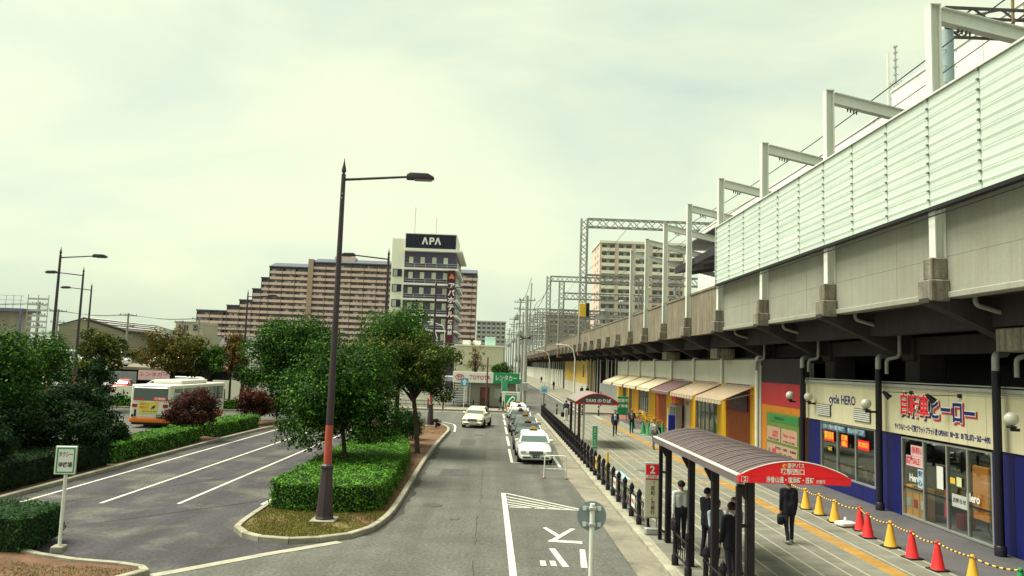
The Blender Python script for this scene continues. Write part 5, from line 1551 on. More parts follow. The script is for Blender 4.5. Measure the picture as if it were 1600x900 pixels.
# bollards and the blue sign where the pavement ends
for i, x in enumerate((5.0, 6.15, 7.3, 8.6, 10.2)):
    t = thing('bollard', ['dark bollard at the pavement end, leftmost of five', 'second dark bollard from the left at the pavement end', 'third dark bollard at the pavement end, by the blue sign', 'fourth dark bollard at the pavement end', 'rightmost dark bollard at the pavement end'][i], 'bollard', (x, 74.8, 0.12), 0, 'dark bollards at the pavement end')
    MB().lathe([(0.09, 0), (0.09, 0.1), (0.065, 0.14), (0.065, 0.85), (0.09, 0.88), (0.05, 0.98), (0.01, 1.03)], n=10).build('post', DARK_STEEL, t)
    MB().lathe([(0.068, 0.6), (0.068, 0.7)], n=10).build('reflector', YELLOW_SIGN, t)
t = thing('blue_sign', 'pale blue square sign on a dark pole at the crossing', 'sign', (4.9, 75.2, 0.1))
MB().tube([(0, 0, 0), (0, 0, 2.8)], 0.045, 8).build('pole', DARK_STEEL, t)
MB().box(-0.36, 0.36, -0.07, -0.05, 1.98, 2.72, bev=0.01).build('board', M('sign_pale_blue', (0.5, 0.68, 0.72), 0.4, 0.06, 1.0), t)
MB().box(-0.22, 0.24, -0.076, -0.071, 2.12, 2.42, bev=0.0).build('symbol', M('sign_mid_blue', (0.1, 0.38, 0.6), 0.4, 0.05, 1.0), t)

# ================================================================== THE RENTAL OFFICE ACROSS THE STREET
of = thing('rental_office', 'low grey rental office under the long white and green fascia sign', 'building', (-1, 85, 0.1))
OWALL = M('office_wall', (0.34, 0.32, 0.26), 0.8, 0.1, 0.6, streak=0.2)
MB().box(-1.9, 3.4, 0, 6, 0, 2.6, bev=0.02).build('wall', OWALL, of)
MB().box(-4.6, 4.0, -0.6, 6.2, 2.62, 3.1).build('roof', GALV, of)
MB().box(-0.5, 0.55, -0.05, 0.0, 0, 2.05).build('door', M('door_brown', (0.09, 0.05, 0.04), 0.5, 0.1, 1), of)
MB().box(-0.35, 0.4, -0.08, -0.052, 0.9, 1.9).build('door_poster', M('poster_dark', (0.2, 0.06, 0.06), 0.5, 0.2, 6), of)
MB().box(1.1, 2.6, -0.05, 0.0, 0.9, 2.0).build('window', WIN_PALE, of)
m = MB()
for k in range(9): m.box(-3.3, -2.3, -0.1, 0.0, 0.25 + k * 0.26, 0.38 + k * 0.26)
m.box(-3.4, -3.3, -0.12, 0.02, 0, 2.6); m.box(-2.3, -2.2, -0.12, 0.02, 0, 2.6)
m.build('louvre', M('louvre_grey', (0.25, 0.26, 0.27), 0.5, 0.1, 1), of)
for x in (-4.4, 3.9): MB().tube([(x, -0.3, 0), (x, -0.3, 2.6)], 0.07, 8).build('column', WHITE_STEEL, of)
MB().tube([(-1.6, -0.15, 0), (-1.6, -0.15, 2.6)], 0.05, 6).build('pipe', WHITE_STEEL, of)
t = thing('fascia_sign', 'long white and green sign board with red lettering on the rental office', 'sign', (-1, 84.2, 2.65))
MB().box(-3.5, 0.9, 0, 0.3, 0, 1.15, bev=0.015).build('white_board', INK_WHITE, t)
MB().box(0.905, 3.75, 0, 0.3, 0, 1.15, bev=0.015).build('green_board', GREEN_SIGN, t)
lettering('TOYOTA', 0.62, INK_RED, t, (-0.55, -0.004, 0.55), bold=0.02, width=2.3)
lettering('レンタカー', 0.66, INK_WHITE, t, (2.3, -0.004, 0.56), bold=0.03, width=2.3)
m = MB()
for rx, rz_ in ((0.46, 0.3), (0.16, 0.28), (0.32, 0.13)):
    zc = 0.57 + (0.14 if rx == 0.32 else 0)
    m.tube([(-2.75 + rx * math.cos(a), -0.012, zc + rz_ * math.sin(a)) for a in np.linspace(0, 2 * math.pi, 25)], 0.032, 5)
m.build('emblem', INK_RED, t)
t = thing('square_sign', 'square white sign with green panel and white letter beside the office', 'sign', (1.85, 82.6, 0.1))
MB().box(-0.95, 0.95, -0.08, 0.08, 0.05, 1.75, bev=0.02).build('board', INK_WHITE, t)
MB().box(-0.62, 0.62, -0.09, -0.081, 0.15, 1.4).build('green_panel', M('rental_green', (0.03, 0.36, 0.15), 0.45, 0.04, 1), t)
lettering('TOYOTA', 0.22, INK_RED, t, (0, -0.083, 1.56), bold=0.03, width=1.2)
m = MB(); m.tube([(-0.44, -0.1, 0.24), (-0.3, -0.1, 0.55), (-0.08, -0.1, 0.95), (0.16, -0.1, 1.2), (0.4, -0.1, 1.12), (0.4, -0.1, 0.88), (0.16, -0.1, 0.74), (-0.04, -0.1, 0.66), (0.02, -0.1, 0.42), (0.2, -0.1, 0.27), (0.5, -0.1, 0.24)], 0.085, 6); m.build('letter', INK_WHITE, t)
t = thing('green_flag', 'upright green banner flag above the square sign', 'flag', (1.15, 83.4, 0.1))
MB().tube([(-0.3, 0, 0), (-0.3, 0, 3.0)], 0.025, 6).build('pole', WHITE_STEEL, t)
MB().prism([(-0.28, 1.75), (0.3, 1.8), (0.32, 2.9), (-0.28, 2.9)], -0.012, 0.012, 'y').build('cloth', M('flag_green', (0.05, 0.4, 0.2), 0.6, 0.1, 1), t)
t = thing('parking_sign', 'white and blue parking price sign on a post by the office', 'sign', (-5.6, 84.8, 0.1))
MB().tube([(0, 0, 0), (0, 0, 4.2)], 0.06, 8).build('post', GALV, t)
MB().box(-0.9, 0.55, -0.1, -0.03, 4.25, 4.85, bev=0.01).build('blue_panel', BLUE_SIGN, t)
MB().box(-0.9, 0.55, -0.1, -0.03, 4.86, 5.5, bev=0.01).build('white_panel', INK_WHITE, t)
lettering('20', 0.5, INK_WHITE, t, (-0.3, -0.104, 4.55), bold=0.03)
t = thing('brown_pole', 'slim brown pole standing before the rental office', 'pole', (-0.7, 77.8, 0.12))
MB().tube([(0, 0, 0), (0, 0, 5.3)], [0.1, 0.07], 8).build('shaft', M('pole_brown', (0.14, 0.07, 0.06), 0.7, 0.15, 2), t)
MB().lathe([(0.14, 0), (0.14, 0.15), (0.1, 0.2)], n=10).build('base', DARK_STEEL, t)
t = thing('direction_sign', 'small blue arrow sign on a post in front of the office', 'sign', (-3.0, 79.0, 0.12))
MB().tube([(0, 0, 0), (0, 0, 3.0)], 0.045, 8).build('post', WHITE_STEEL, t)
MB().box(-0.4, 0.4, -0.06, -0.03, 2.3, 3.1, bev=0.01).build('board', M('sign_mid_blue', (0, 0, 0)), t)
MB().prism([(-0.12, 2.4), (0.12, 2.4), (0.12, 2.7), (0.28, 2.7), (0, 3.0), (-0.28, 2.7), (-0.12, 2.7)], -0.068, -0.061, 'y').build('arrow', INK_WHITE, t)
# railing along the far footway
t = thing('footway_railing', 'dark pipe railing along the far footway before the office', 'railing', (-4, 77.5, 0.12))
for i in range(14):
    x = -13 + i * 1.5
    if i != 9: MB().lathe([(0.07, 0), (0.06, 0.9), (0.08, 0.95), (0.03, 1.0)], (x, 0, 0), 8).build('post', DARK_STEEL, t)
MB().tube([(-13, 0, 0.75), (3.5, 0, 0.75)], 0.03, 6).build('rail', DARK_STEEL, t); MB().tube([(-13, 0, 0.4), (3.5, 0, 0.4)], 0.03, 6).build('rail', DARK_STEEL, t)
for i, x in enumerate((-9.5, -7.6, -4.4)):
    t = thing('arch_barrier', ['low arched pipe barrier left by the white site fence', 'low arched pipe barrier in the middle before the white site fence', 'low arched pipe barrier by the louvred door'][i], 'barrier', (x, 79.6, 0.12), 0, 'arched barriers')
    MB().tube([(-0.6, 0, 0), (-0.55, 0, 0.6), (-0.3, 0, 0.85), (0.3, 0, 0.85), (0.55, 0, 0.6), (0.6, 0, 0)], 0.05, 6).build('arch', GALV, t)
t = thing('site_fence', 'white board site fence left of the rental office', 'fence', (-14, 80.5, 0.12))
for k in range(16):
    MB().box(-15 + k * 1.5, -13.52 + k * 1.5, -0.04, 0.04, 0, 2.0, bev=0.01).build('board', M('site_white', (0.68, 0.68, 0.6), 0.6, 0.06, 0.8, rnd=0.05), t)
t = thing('site_fence', 'second white board site fence behind the bus at left', 'fence', (-38, 80.5, 0.12))
for k in (0, 1, 2, 3, 7, 8, 9, 12, 13):
    MB().box(-12 + k * 1.6, -10.42 + k * 1.6, -0.04, 0.04, 0, 1.1, bev=0.01).build('board', M('site_white', (0, 0, 0)), t)
tag(MB().box(1.3, 2.5, 79.0, 79.2, 0.12, 0.7, bev=0.05).build('orange_case', M('orange_plastic', (0.7, 0.25, 0.05), 0.5, 0.1, 2)), 'orange and white box on the footway behind the taxis', 'box')

# ================================================================== HOTEL
HW = M('hotel_wall', (0.115, 0.1, 0.17), 0.7, 0.08, 0.25)
HC = M('hotel_cream', (0.95, 0.94, 0.78), 0.7, 0.06, 0.25)
ho = thing('hotel', 'grey hotel with white balcony slabs, dark rooftop sign and cream stair tower', 'hotel', (-12.5, 140, 0))
MB().box(-4.7, 4.7, 0.8, 20, 0, 25.2).build('wall', HW, ho)
MB().box(-7.1, -4.75, 0.3, 12, 0, 27.1).build('stair_tower', HC, ho)
for z in (8.9, 11.7, 14.5, 17.3, 20.1):
    w = MB().box(-6.75, -5.1, 0.1, 0.35, z, z + 1.35).build('stair_opening', M('opening_dark', (0.03, 0.03, 0.05), 0.6, 0.1, 1), ho)
    MB().box(-6.6, -5.9, 0.02, 0.09, z + 0.05, z + 1.2).build('pane', WIN_PALE, w)
SL = [25.0, 21.6, 18.78, 15.97, 13.16, 10.35, 7.6, 4.6]
for i, z in enumerate(SL):
    ov = 1.1 if i == 0 else 0.55
    MB().box(-4.72, 4.75 + ov, -0.5, 20.5, z - 0.16, z + 0.16).build('balcony_slab', M('hotel_slab', (0.95, 0.93, 0.82), 0.6, 0.05, 0.4), ho)
    if i:
        m = MB()
        for dz in (0.55, 0.95): m.tube([(-4.7, -0.42, z + dz), (4.75 + ov - 0.1, -0.42, z + dz), (4.75 + ov - 0.1, 20, z + dz)], 0.028, 4)
        for x in np.linspace(-4.7, 5.1, 6): m.box(x - 0.02, x + 0.02, -0.45, -0.39, z + 0.16, z + 0.97)
        m.build('railing', WHITE_STEEL, ho)
        for x in (-3.55, -1.45, 0.7, 2.8):
            w = MB().box(x - 0.48, x + 0.48, 0.74, 0.82, z + 1.0, z + 2.35).build('window', M('hotel_frame', (0.03, 0.03, 0.05), 0.5), ho)
            MB().box(x - 0.4, x + 0.4, 0.7, 0.738, z + 1.08, z + 2.27).build('pane', M('hotel_pane', (0.72, 0.76, 0.58), 0.3, 0.1, 0.6, rnd=0.1), w)
        for y in (5, 9, 13, 17):
            MB().box(4.69, 4.76, y - 0.5, y + 0.5, z + 0.9, z + 2.2).build('window', WIN_PALE, ho)
        m = MB()
        for k in range(7):
            m.bar((4.75 + ov - 0.1, 1 + 2.8 * k, z + 0.16), (4.75 + ov - 0.1, 3.4 + 2.8 * k, z + 1.5), 0.06, 0.06)
        m.build('side_brace', GALV, ho)
MB().box(-4.72, 4.72, -0.1, 12, 25.17, 28.15).build('sign_block', HC, ho)
s = MB().box(-4.6, 4.6, -0.2, -0.11, 25.4, 28.0).build('rooftop_sign', M('sign_navy', (0.012, 0.013, 0.035), 0.3, 0.2, 0.5), ho)
m = MB()
for k in range(7): m.box(-4.6, 4.6, -0.23, -0.205, 25.6 + k * 0.36, 25.63 + k * 0.36)
for k in range(10): m.box(-4.2 + k * 0.95, -4.17 + k * 0.95, -0.23, -0.205, 25.4, 28.0)
m.build('grid', M('grid_dark', (0.05, 0.05, 0.08), 0.4), s)
m = MB()      # the three block letters of the rooftop sign
for cx_, kind in ((-1.05, 'A'), (0.15, 'P'), (1.3, 'A')):
    zz0, zz1 = 26.1, 27.4
    if kind == 'A':
        m.prism([(cx_ - 0.62, zz0), (cx_ - 0.3, zz0), (cx_ + 0.12, zz1), (cx_ - 0.18, zz1)], -0.34, -0.25, 'y')
        m.prism([(cx_ + 0.58, zz0), (cx_ + 0.26, zz0), (cx_ - 0.04, zz1 - 0.35), (cx_ + 0.02, zz1), (cx_ + 0.12, zz1)], -0.341, -0.251, 'y')
    else:
        m.box(cx_ - 0.42, cx_ - 0.12, -0.34, -0.25, zz0, zz1)
        m.prism([(cx_ - 0.118, zz1), (cx_ + 0.3, zz1), (cx_ + 0.48, zz1 - 0.2), (cx_ + 0.48, zz1 - 0.6), (cx_ + 0.3, zz1 - 0.8), (cx_ - 0.118, zz1 - 0.8), (cx_ - 0.118, zz1 - 0.55), (cx_ + 0.15, zz1 - 0.55), (cx_ + 0.2, zz1 - 0.42), (cx_ + 0.15, zz1 - 0.25), (cx_ - 0.118, zz1 - 0.25)], -0.34, -0.25, 'y')
m.build('sign_letter', INK_WHITE, s)
for x, h in ((-3.4, 5.5), (0.6, 3.6)): MB().tube([(x, 3, 28.1), (x, 3, 28.1 + h)], 0.05, 5).build('aerial', GALV, ho)
bn = MB().box(3.5, 4.75, -0.9, -0.6, 8.2, 21.4).build('vertical_banner', M('maroon', (0.085, 0.012, 0.03), 0.5, 0.08, 0.4), ho)
for i, ch in enumerate('アパホテル'): lettering(ch, 1.25, INK_WHITE, bn, (4.15, -0.904, 18.5 - i * 1.3), bold=0.03)
for i, ch in enumerate('堺駅前'): lettering(ch, 0.85, INK_WHITE, bn, (4.15, -0.904, 11.9 - i * 0.95), bold=0.025)
MB().prism([(4.12, 20.8), (3.62, 20.1), (3.75, 19.8), (4.12, 19.95), (4.5, 19.8), (4.65, 20.1)], -0.93, -0.902, 'y').build('emblem', M('emblem_orange', (0.6, 0.25, 0.05), 0.5), bn)

# ================================================================== APARTMENT BLOCKS
def stepped_block():
    t = thing('stepped_apartments', 'long brown stepped apartment block behind the trees', 'building', (-80, 380, 0))
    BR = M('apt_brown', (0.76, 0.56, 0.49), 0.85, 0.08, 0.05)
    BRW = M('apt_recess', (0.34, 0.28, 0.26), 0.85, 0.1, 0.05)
    RF = M('apt_roof', (0.1, 0.11, 0.15), 0.7, 0.1, 0.05)
    F = 2.85
    cols = [(-147, -132.5, 9), (-132.5, -126.5, 10), (-126.5, -120.5, 11), (-120.5, -116.5, 13), (-116.5, -112.8, 15), (-112.8, -93.8, 17), (-91.5, -44, 18), (-44, -10.4, 17)]
    rw = random.Random(5)
    for (x0, x1, nf) in cols:
        H_ = nf * F
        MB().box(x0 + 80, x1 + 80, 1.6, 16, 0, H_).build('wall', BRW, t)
        MB().box(x0 + 79.6, x1 + 80.2, -0.6, 16.4, H_ + 0.1, H_ + 0.7).build('roof', RF, t)
        if nf >= 17: MB().prism([(-0.6, H_ + 0.7), (16.4, H_ + 0.7), (9, H_ + 3.4)], x0 + 80, x1 + 80, 'x').build('roof_ridge', RF, t)
        wn_ = MB(); wp_ = MB(); pl = MB()
        for f in range(4, nf):
            z = f * F
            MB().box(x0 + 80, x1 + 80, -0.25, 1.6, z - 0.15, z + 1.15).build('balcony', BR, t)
            x = x0 + 80 + 0.6
            while x < x1 + 80 - 1.6:
                w = rw.choice((0.9, 1.5, 1.8))
                (wn_ if rw.random() < 0.6 else wp_).box(x, x + w, 1.5, 1.58, z + 0.2, z + 2.2)
                x += w + rw.choice((0.5, 1.0, 1.6))
        x = x0 + 80
        while x <= x1 + 80:
            pl.box(x - 0.12, x + 0.12, -0.3, 1.55, 4 * F, H_); x += 6.3
        if wn_.v: tag(wn_.build('windows', WIN_DARK, t), kind='stuff')
        if wp_.v: tag(wp_.build('curtained_windows', M('apt_curtain', (0.8, 0.8, 0.74), 0.5, 0.2, 0.3), t), kind='stuff')
        tag(pl.build('divider_piers', M('apt_pier', (0.16, 0.13, 0.12), 0.8), t), kind='stuff')
    MB().box(-13.9, -11.4, -0.8, 16, 0, 53.2).build('stair_shaft', M('apt_shaft', (0.45, 0.32, 0.24), 0.8, 0.06, 0.05), t)
    MB().box(-2, 8, 4, 12, 51.5, 55.6).build('plant_room', BR, t)
    MB().box(34, 38, 4, 10, 48, 56).build('plant_room', BR, t)
stepped_block()
def tower_block(x0, x1, y, nf, label, brick, cream, grey_from, bays, depth, F=2.85, base=0):
    t = thing('apartment_tower', label, 'building', (x0, y, 0))
    W = x1 - x0; H_ = nf * F
    MB().box(0, W, 1.4, depth, 0, H_).build('wall', brick, t)
    MB().box(-0.3, W + 0.3, -0.4, depth + 0.3, H_, H_ + 0.9).build('roof', cream, t)
    bw = W / bays
    for b in range(bays + 1):
        xc = b * bw
        MB().box(max(0, xc - 0.7), min(W, xc + 0.7), -0.1, 1.4, 0, H_).build('pier', brick, t)
    GREYB = M('tower_grey', (0.55, 0.5, 0.44), 0.8, 0.08, 0.1)
    for f in range(base, nf):
        z = f * F
        for b in range(bays):
            MB().box(b * bw + 0.71, (b + 1) * bw - 0.71, -0.25, 1.39, z - 0.12, z + 1.1).build('balcony', GREYB if (f < grey_from or (b >= bays - 2 and f < nf - 4)) else cream, t)
            w = MB().box(b * bw + 1.0, (b + 1) * bw - 1.0, 1.3, 1.39, z + 1.1, z + 2.4).build('window', WIN_DARK, t)
            m = MB(); m.box((b + 0.42) * bw, (b + 0.6) * bw, 1.24, 1.295, z + 1.12, z + 2.36); m.build('pane', WIN_PALE, w)
    for f in range(base, nf):
        z = f * F
        for yy in (5, 12): MB().box(-0.08, 0.0, yy, yy + 1.6, z + 1.0, z + 2.3).build('side_window', WIN_DARK, t)
    return t
TB = M('tower_brick', (0.72, 0.58, 0.46), 0.85, 0.06, 0.1)
TC = M('tower_cream', (0.95, 0.92, 0.74), 0.8, 0.05, 0.1)
tower_block(38, 70, 285, 18, 'tan and cream apartment tower behind the viaduct', TB, TC, 11, 5, 24, base=6)
GA = M('block_grey', (0.42, 0.43, 0.42), 0.85, 0.08, 0.05); GB = M('block_grey_light', (0.56, 0.56, 0.52), 0.85, 0.08, 0.05)
tower_block(-12.6, 6.2, 500, 11, 'grey apartment block far down the street beside the hotel', GA, GB, 0, 6, 20, base=4)
BR2 = M('block_brown', (0.48, 0.37, 0.28), 0.85, 0.08, 0.05); BC2 = M('block_cream', (0.62, 0.56, 0.46), 0.85, 0.08, 0.05)
tower_block(30, 60, 455, 12, 'distant brown apartment block seen through the gantries', BR2, BC2, 0, 7, 16, base=4)
t = thing('cream_building', 'plain cream low building behind the rental office', 'building', (-2.6, 130, 0))
MB().box(-4.2, 4.0, 0, 14, 0, 7.6, bev=0.05).build('wall', M('cream_plain', (0.7, 0.66, 0.46), 0.7, 0.05, 0.3), t)
MB().box(-4.25, 4.05, -0.05, 14.05, 4.4, 4.52).build('string_course', GALV, t)
MB().box(-4.3, 4.1, -0.1, 14.1, 7.6, 7.85).build('roof_edge', HC, t)
MB().box(0.8, 2.6, 2, 4, 7.85, 9.3, bev=0.05).build('roof_tank', M('tank_green', (0.45, 0.66, 0.58), 0.5), t)
for x in (-3, -1.2): MB().box(x, x + 1.3, 2, 3.4, 7.85, 8.6, bev=0.05).build('air_unit', WHITE_PLAIN, t)
# curved lamps by the hotel
for i, (x, y) in enumerate(((-8.2, 108), (-7.3, 110))):
    t = thing('hotel_lamp', ['pale lamp with curved arm in front of the hotel, left of two', 'pale lamp with curved arm in front of the hotel, right of two'][i], 'street lamp', (x, y, 0), 0, 'curved lamps before the hotel')
    MB().tube([(0, 0, 0), (0, 0, 8.2 + i), (-0.3, 0, 8.9 + i), (-1.9, 0, 9.4 + i)], [0.1, 0.08, 0.07, 0.05], 8).build('pole', WHITE_STEEL, t)
    MB().box(-2.5, -1.8, -0.14, 0.14, 9.3 + i, 9.46 + i, bev=0.05).build('lamp_head', WHITE_PLAIN, t)

# ================================================================== LEFT BACKGROUND
KH = M('khaki_sheet', (0.36, 0.34, 0.24), 0.8, 0.08, 0.2)
t = thing('warehouse', 'khaki gabled warehouse behind the left street lamps', 'building', (-78.6, 140, 0))
MB().prism([(0, 0), (11.5, 0), (11.5, 8.3), (4.3, 10.2), (0, 8.9)], 0, 30, 'y').build('wall', KH, t)
m = MB()
for k in range(17): m.box(0.02, 11.48, -0.05, 0, 0.5 + 0.48 * k, 0.53 + 0.48 * k)
m.build('board_joint', M('khaki_dark', (0.24, 0.23, 0.17), 0.8), t)
m = MB(); m.bar((-0.3, -0.1, 8.95), (4.3, -0.1, 10.35), 0.4, 0.2); m.build('verge', BLACK_STEEL, t)
MB().prism([(4.3, 10.35), (12.5, 8.2), (12.5, 8.45), (4.3, 10.6)], -0.4, 30, 'y').build('roof', M('roof_dark', (0.07, 0.06, 0.06), 0.7, 0.2, 0.5), t)
m = MB()
for k in range(4): m.prism([(4.9 + k * 1.9, 10.55 - 0.5 * k), (5.25 + k * 1.9, 10.46 - 0.5 * k), (5.25 + k * 1.9, 10.52 - 0.5 * k), (4.9 + k * 1.9, 10.61 - 0.5 * k)], -0.42, 25, 'y')
m.build('roof_light', WHITE_PLAIN, t)
t = thing('beige_building', 'beige flat-roofed building with dark square window at left', 'building', (-66, 150, 0))
MB().box(0, 9, 0, 12, 0, 8.4, bev=0.03).build('wall', M('beige', (0.44, 0.41, 0.31), 0.85, 0.08, 0.3, streak=0.2), t)
MB().box(0.5, 3, 1, 8, 8.4, 9.2).build('roof_box', GALV, t)
MB().box(3.2, 8.6, 2, 10, 8.4, 11.0, bev=0.03).build('upper_floor', M('beige', (0, 0, 0)), t)
w = MB().box(6.7, 7.5, 1.9, 1.98, 9.2, 10.3).build('window', WIN_DARK, t)
m = MB()
for k in range(4): m.box(3.9 + k * 0.5, 4.2 + k * 0.5, 1.92, 1.98, 9.2, 10.3)
m.build('vent_slots', WIN_DARK, t)
for x in (1.2, 5.2): MB().box(x, x + 1.8, -0.08, 0.0, 6.0, 7.6).build('window', WIN_DARK, t)
t = thing('cream_house', 'small cream building with one window beside the dark tiled roof', 'building', (-45.5, 152, 0))
MB().box(0, 5, 0, 6, 0, 9.0).build('wall', M('cream_plain', (0, 0, 0)), t); MB().box(-0.2, 5.2, -0.2, 6.2, 9.0, 9.25).build('roof_edge', HC, t)
MB().box(1.8, 3.0, -0.06, 0.0, 7.2, 8.1).build('window', WIN_DARK, t)
t = thing('tiled_house', 'house with dark purple tiled roof beyond the bus', 'house', (-49.5, 140, 0))
MB().box(0, 9, 0, 7, 0, 5.9).build('wall', M('beige', (0, 0, 0)), t)
MB().prism([(-0.5, 5.8), (7.5, 5.8), (3.5, 8.2)], -0.6, 9.6, 'x').build('roof', M('tile_roof', (0.07, 0.055, 0.075), 0.6, 0.15, 2), t)
MB().box(5.5, 6.5, -0.05, 0, 4.0, 5.2).build('window', WIN_DARK, t)
t = thing('white_annex', 'white panelled annex on stilts right of the autumn trees', 'building', (-31, 100, 0))
MB().box(-1.6, 3.2, 0, 6, 1.9, 5.8, bev=0.03).build('wall', M('annex_white', (0.62, 0.66, 0.55), 0.6, 0.06, 0.5), t)
for x in (-1.3, 1.0, 2.8): MB().box(x, x + 0.25, 0.2, 0.45, 0, 1.9).build('stilt', WHITE_STEEL, t)
m = MB()
for k in range(4): m.box(-1.55 + k * 1.2, -1.52 + k * 1.2, -0.02, 0, 1.95, 5.75)
m.build('panel_joint', GALV, t)
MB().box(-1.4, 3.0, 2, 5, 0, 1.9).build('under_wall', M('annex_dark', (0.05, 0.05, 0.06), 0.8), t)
# parking deck with slatted edge
t = thing('parking_deck', 'raised parking deck with pale green slatted edge behind the shrubs', 'parking deck', (-54, 100, 0))
MB().box(-24, 16, 0, 30, 2.45, 2.8).build('deck_slab', CONC_OLD, t)
for x in (-22, -14, -6, 2, 10): MB().box(x, x + 0.35, 0.3, 0.65, 0, 2.45).build('column', WHITE_STEEL, t)
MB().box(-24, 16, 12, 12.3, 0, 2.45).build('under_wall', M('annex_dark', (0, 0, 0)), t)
for k in range(9): MB().box(-14, 0.6, -0.12, -0.04, 1.25 + k * 0.26, 1.45 + k * 0.26).build('slat', M('slat_green', (0.45, 0.53, 0.46), 0.6, 0.08, 0.6), t)
for x in (-13.9, -9, -4.1, 0.5): MB().box(x, x + 0.12, -0.05, 0.06, 1.2, 3.7).build('slat_post', WHITE_STEEL, t)
for (x0_, x1_, z0_, z1_, mt) in ((0.9, 3.0, 0.9, 3.3, INK_WHITE), (3.1, 4.6, 1.2, 3.2, INK_WHITE), (8.5, 12.5, 1.2, 2.4, PINK), (5.0, 8.3, 0.2, 2.2, M('louvre_grey', (0, 0, 0)))):
    MB().box(x0_, x1_, -0.16, -0.05, z0_, z1_, bev=0.01).build('advert_board', mt, t)
lettering('月極', 0.6, INK_RED, t, (1.95, -0.165, 2.4)); lettering('P', 0.9, INK_BLACK, t, (3.85, -0.165, 2.2)); lettering('レンタカー', 0.6, INK_RED, t, (10.5, -0.165, 1.9), width=3.4)
# scaffold structure at the left edge
t = thing('steel_scaffold', 'steel walkway structure with mesh screen at the left photo edge', 'structure', (-84, 122, 0))
MB().box(0, 9.6, 0, 5, 10.4, 10.9).build('upper_walkway', M('scaffold_blue', (0.16, 0.17, 0.28), 0.6), t)
MB().box(4, 9.2, 0, 5, 4.3, 4.7).build('lower_walkway', M('scaffold_blue', (0, 0, 0)), t)
for x in (0.2, 4.8, 9.2): MB().box(x, x + 0.3, 0, 0.3, 0, 10.4).build('post', M('scaffold_blue', (0, 0, 0)), t)
m = MB()
for k in range(9): m.box(k * 1.15, k * 1.15 + 0.06, 0, 0.06, 10.9, 12.9)
for z in (11.5, 12.2, 12.9): m.box(0, 9.6, 0, 0.06, z - 0.05, z)
m.build('handrail', GALV, t)
MB().box(1, 8.2, 2, 5, 4.7, 10.4).build('cabin', M('beige', (0, 0, 0)), t)
m = MB()
for k in range(12): m.box(9.7, 13.0, 1, 1.06, 2.5 + k * 0.9, 2.5 + k * 0.9 + 0.3)
for x in (9.7, 11.3, 12.9): m.box(x, x + 0.1, 0.95, 1.05, 0, 13.2)
m.build('mesh_screen', M('screen_grey', (0.48, 0.5, 0.46), 0.6, 0.1, 1), t)
# old wooden-type utility poles and wires at the left
for i, (x, y, h) in enumerate(((-76.5, 130, 12.5), (-73.3, 130, 11.4), (-62.6, 132, 11.2), (-57.5, 150, 11.8), (-52.6, 130, 10.2))):
    t = thing('utility_pole', ['leftmost utility pole with cross arms beside the mesh screen', 'utility pole with cross arms left of the warehouse', 'utility pole behind the leafy tree and striped roof', 'utility pole over the beige building', 'utility pole left of the stepped apartments'][i], 'utility pole', (x, y, 0), 0.2 * i, 'utility poles at left')
    MB().tube([(0, 0, 0), (0, 0, h)], [0.22, 0.15], 8).build('pole', LATTICE, t)
    for j, z in enumerate((h - 0.4, h - 2.2, h - 4.0)):
        m = MB(); m.bar((-1.4 + 0.3 * j, 0, z), (1.4 - 0.3 * j, 0, z), 0.12, 0.12)
        for q in (-1.2, -0.5, 0.5, 1.2): m.cyl((q * (1 - 0.2 * j), 0, z), (q * (1 - 0.2 * j), 0, z + 0.35), 0.08, 0.05, 6)
        m.build('cross_arm', LATTICE, t)
for i, (a, b) in enumerate((((-76.5, 130, 12.3), (-73.3, 130, 11.2)), ((-73.3, 130, 11.2), (-62.6, 132, 11.0)), ((-62.6, 132, 11.0), (-57.5, 150, 11.6)), ((-57.5, 150, 11.6), (-52.6, 130, 10.0)), ((-52.6, 130, 9.9), (-36, 128, 9.6)), ((-100, 128, 11.8), (-76.5, 130, 12.3)))):
    a, b = Vector(a), Vector(b)
    m = MB()
    for off in (-1.0, 0.3, 1.1):
        m.tube([a.lerp(b, k / 8) + Vector((0, off, -0.5 * math.sin(math.pi * k / 8))) for k in range(9)], 0.03, 4)
    tag(m.build('wire_span', WIRE), ['wire span between the two leftmost utility poles', 'wire span over the warehouse ridge', 'wire span above the beige building, left part', 'wire span above the beige building, right part', 'wire span running to the stepped apartments', 'wire span leaving the photo at left'][i], 'wire', 'wire spans at left')

# ================================================================== PLANTS
LEAF = {
    'deep':   leaf_mat('leaf_deep_green', (0.008, 0.024, 0.008), (0.026, 0.082, 0.013), (0.15, 0.27, 0.022)),
    'olive':  leaf_mat('leaf_olive', (0.02, 0.032, 0.01), (0.065, 0.088, 0.016), (0.22, 0.21, 0.04)),
    'fresh':  leaf_mat('leaf_fresh_green', (0.018, 0.045, 0.012), (0.046, 0.115, 0.02), (0.16, 0.26, 0.03)),
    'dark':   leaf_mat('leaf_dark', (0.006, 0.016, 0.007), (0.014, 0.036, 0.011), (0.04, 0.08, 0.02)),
    'autumn': leaf_mat('leaf_autumn', (0.05, 0.045, 0.012), (0.14, 0.10, 0.02), (0.30, 0.11, 0.025)),
    'rust':   leaf_mat('leaf_rust', (0.03, 0.012, 0.01), (0.09, 0.02, 0.014), (0.2, 0.05, 0.02)),
    'maroon': leaf_mat('leaf_maroon', (0.012, 0.014, 0.012), (0.03, 0.02, 0.016), (0.12, 0.022, 0.018)),
    'hedge':  leaf_mat('leaf_hedge', (0.035, 0.105, 0.014), (0.085, 0.22, 0.022), (0.16, 0.33, 0.035), tr=0.1),
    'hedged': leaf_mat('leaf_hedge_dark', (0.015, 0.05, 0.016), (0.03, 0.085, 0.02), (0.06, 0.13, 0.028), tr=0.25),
}
CORE = M('hedge_core', (0.012, 0.022, 0.01), 0.95, 0.2, 4.0)

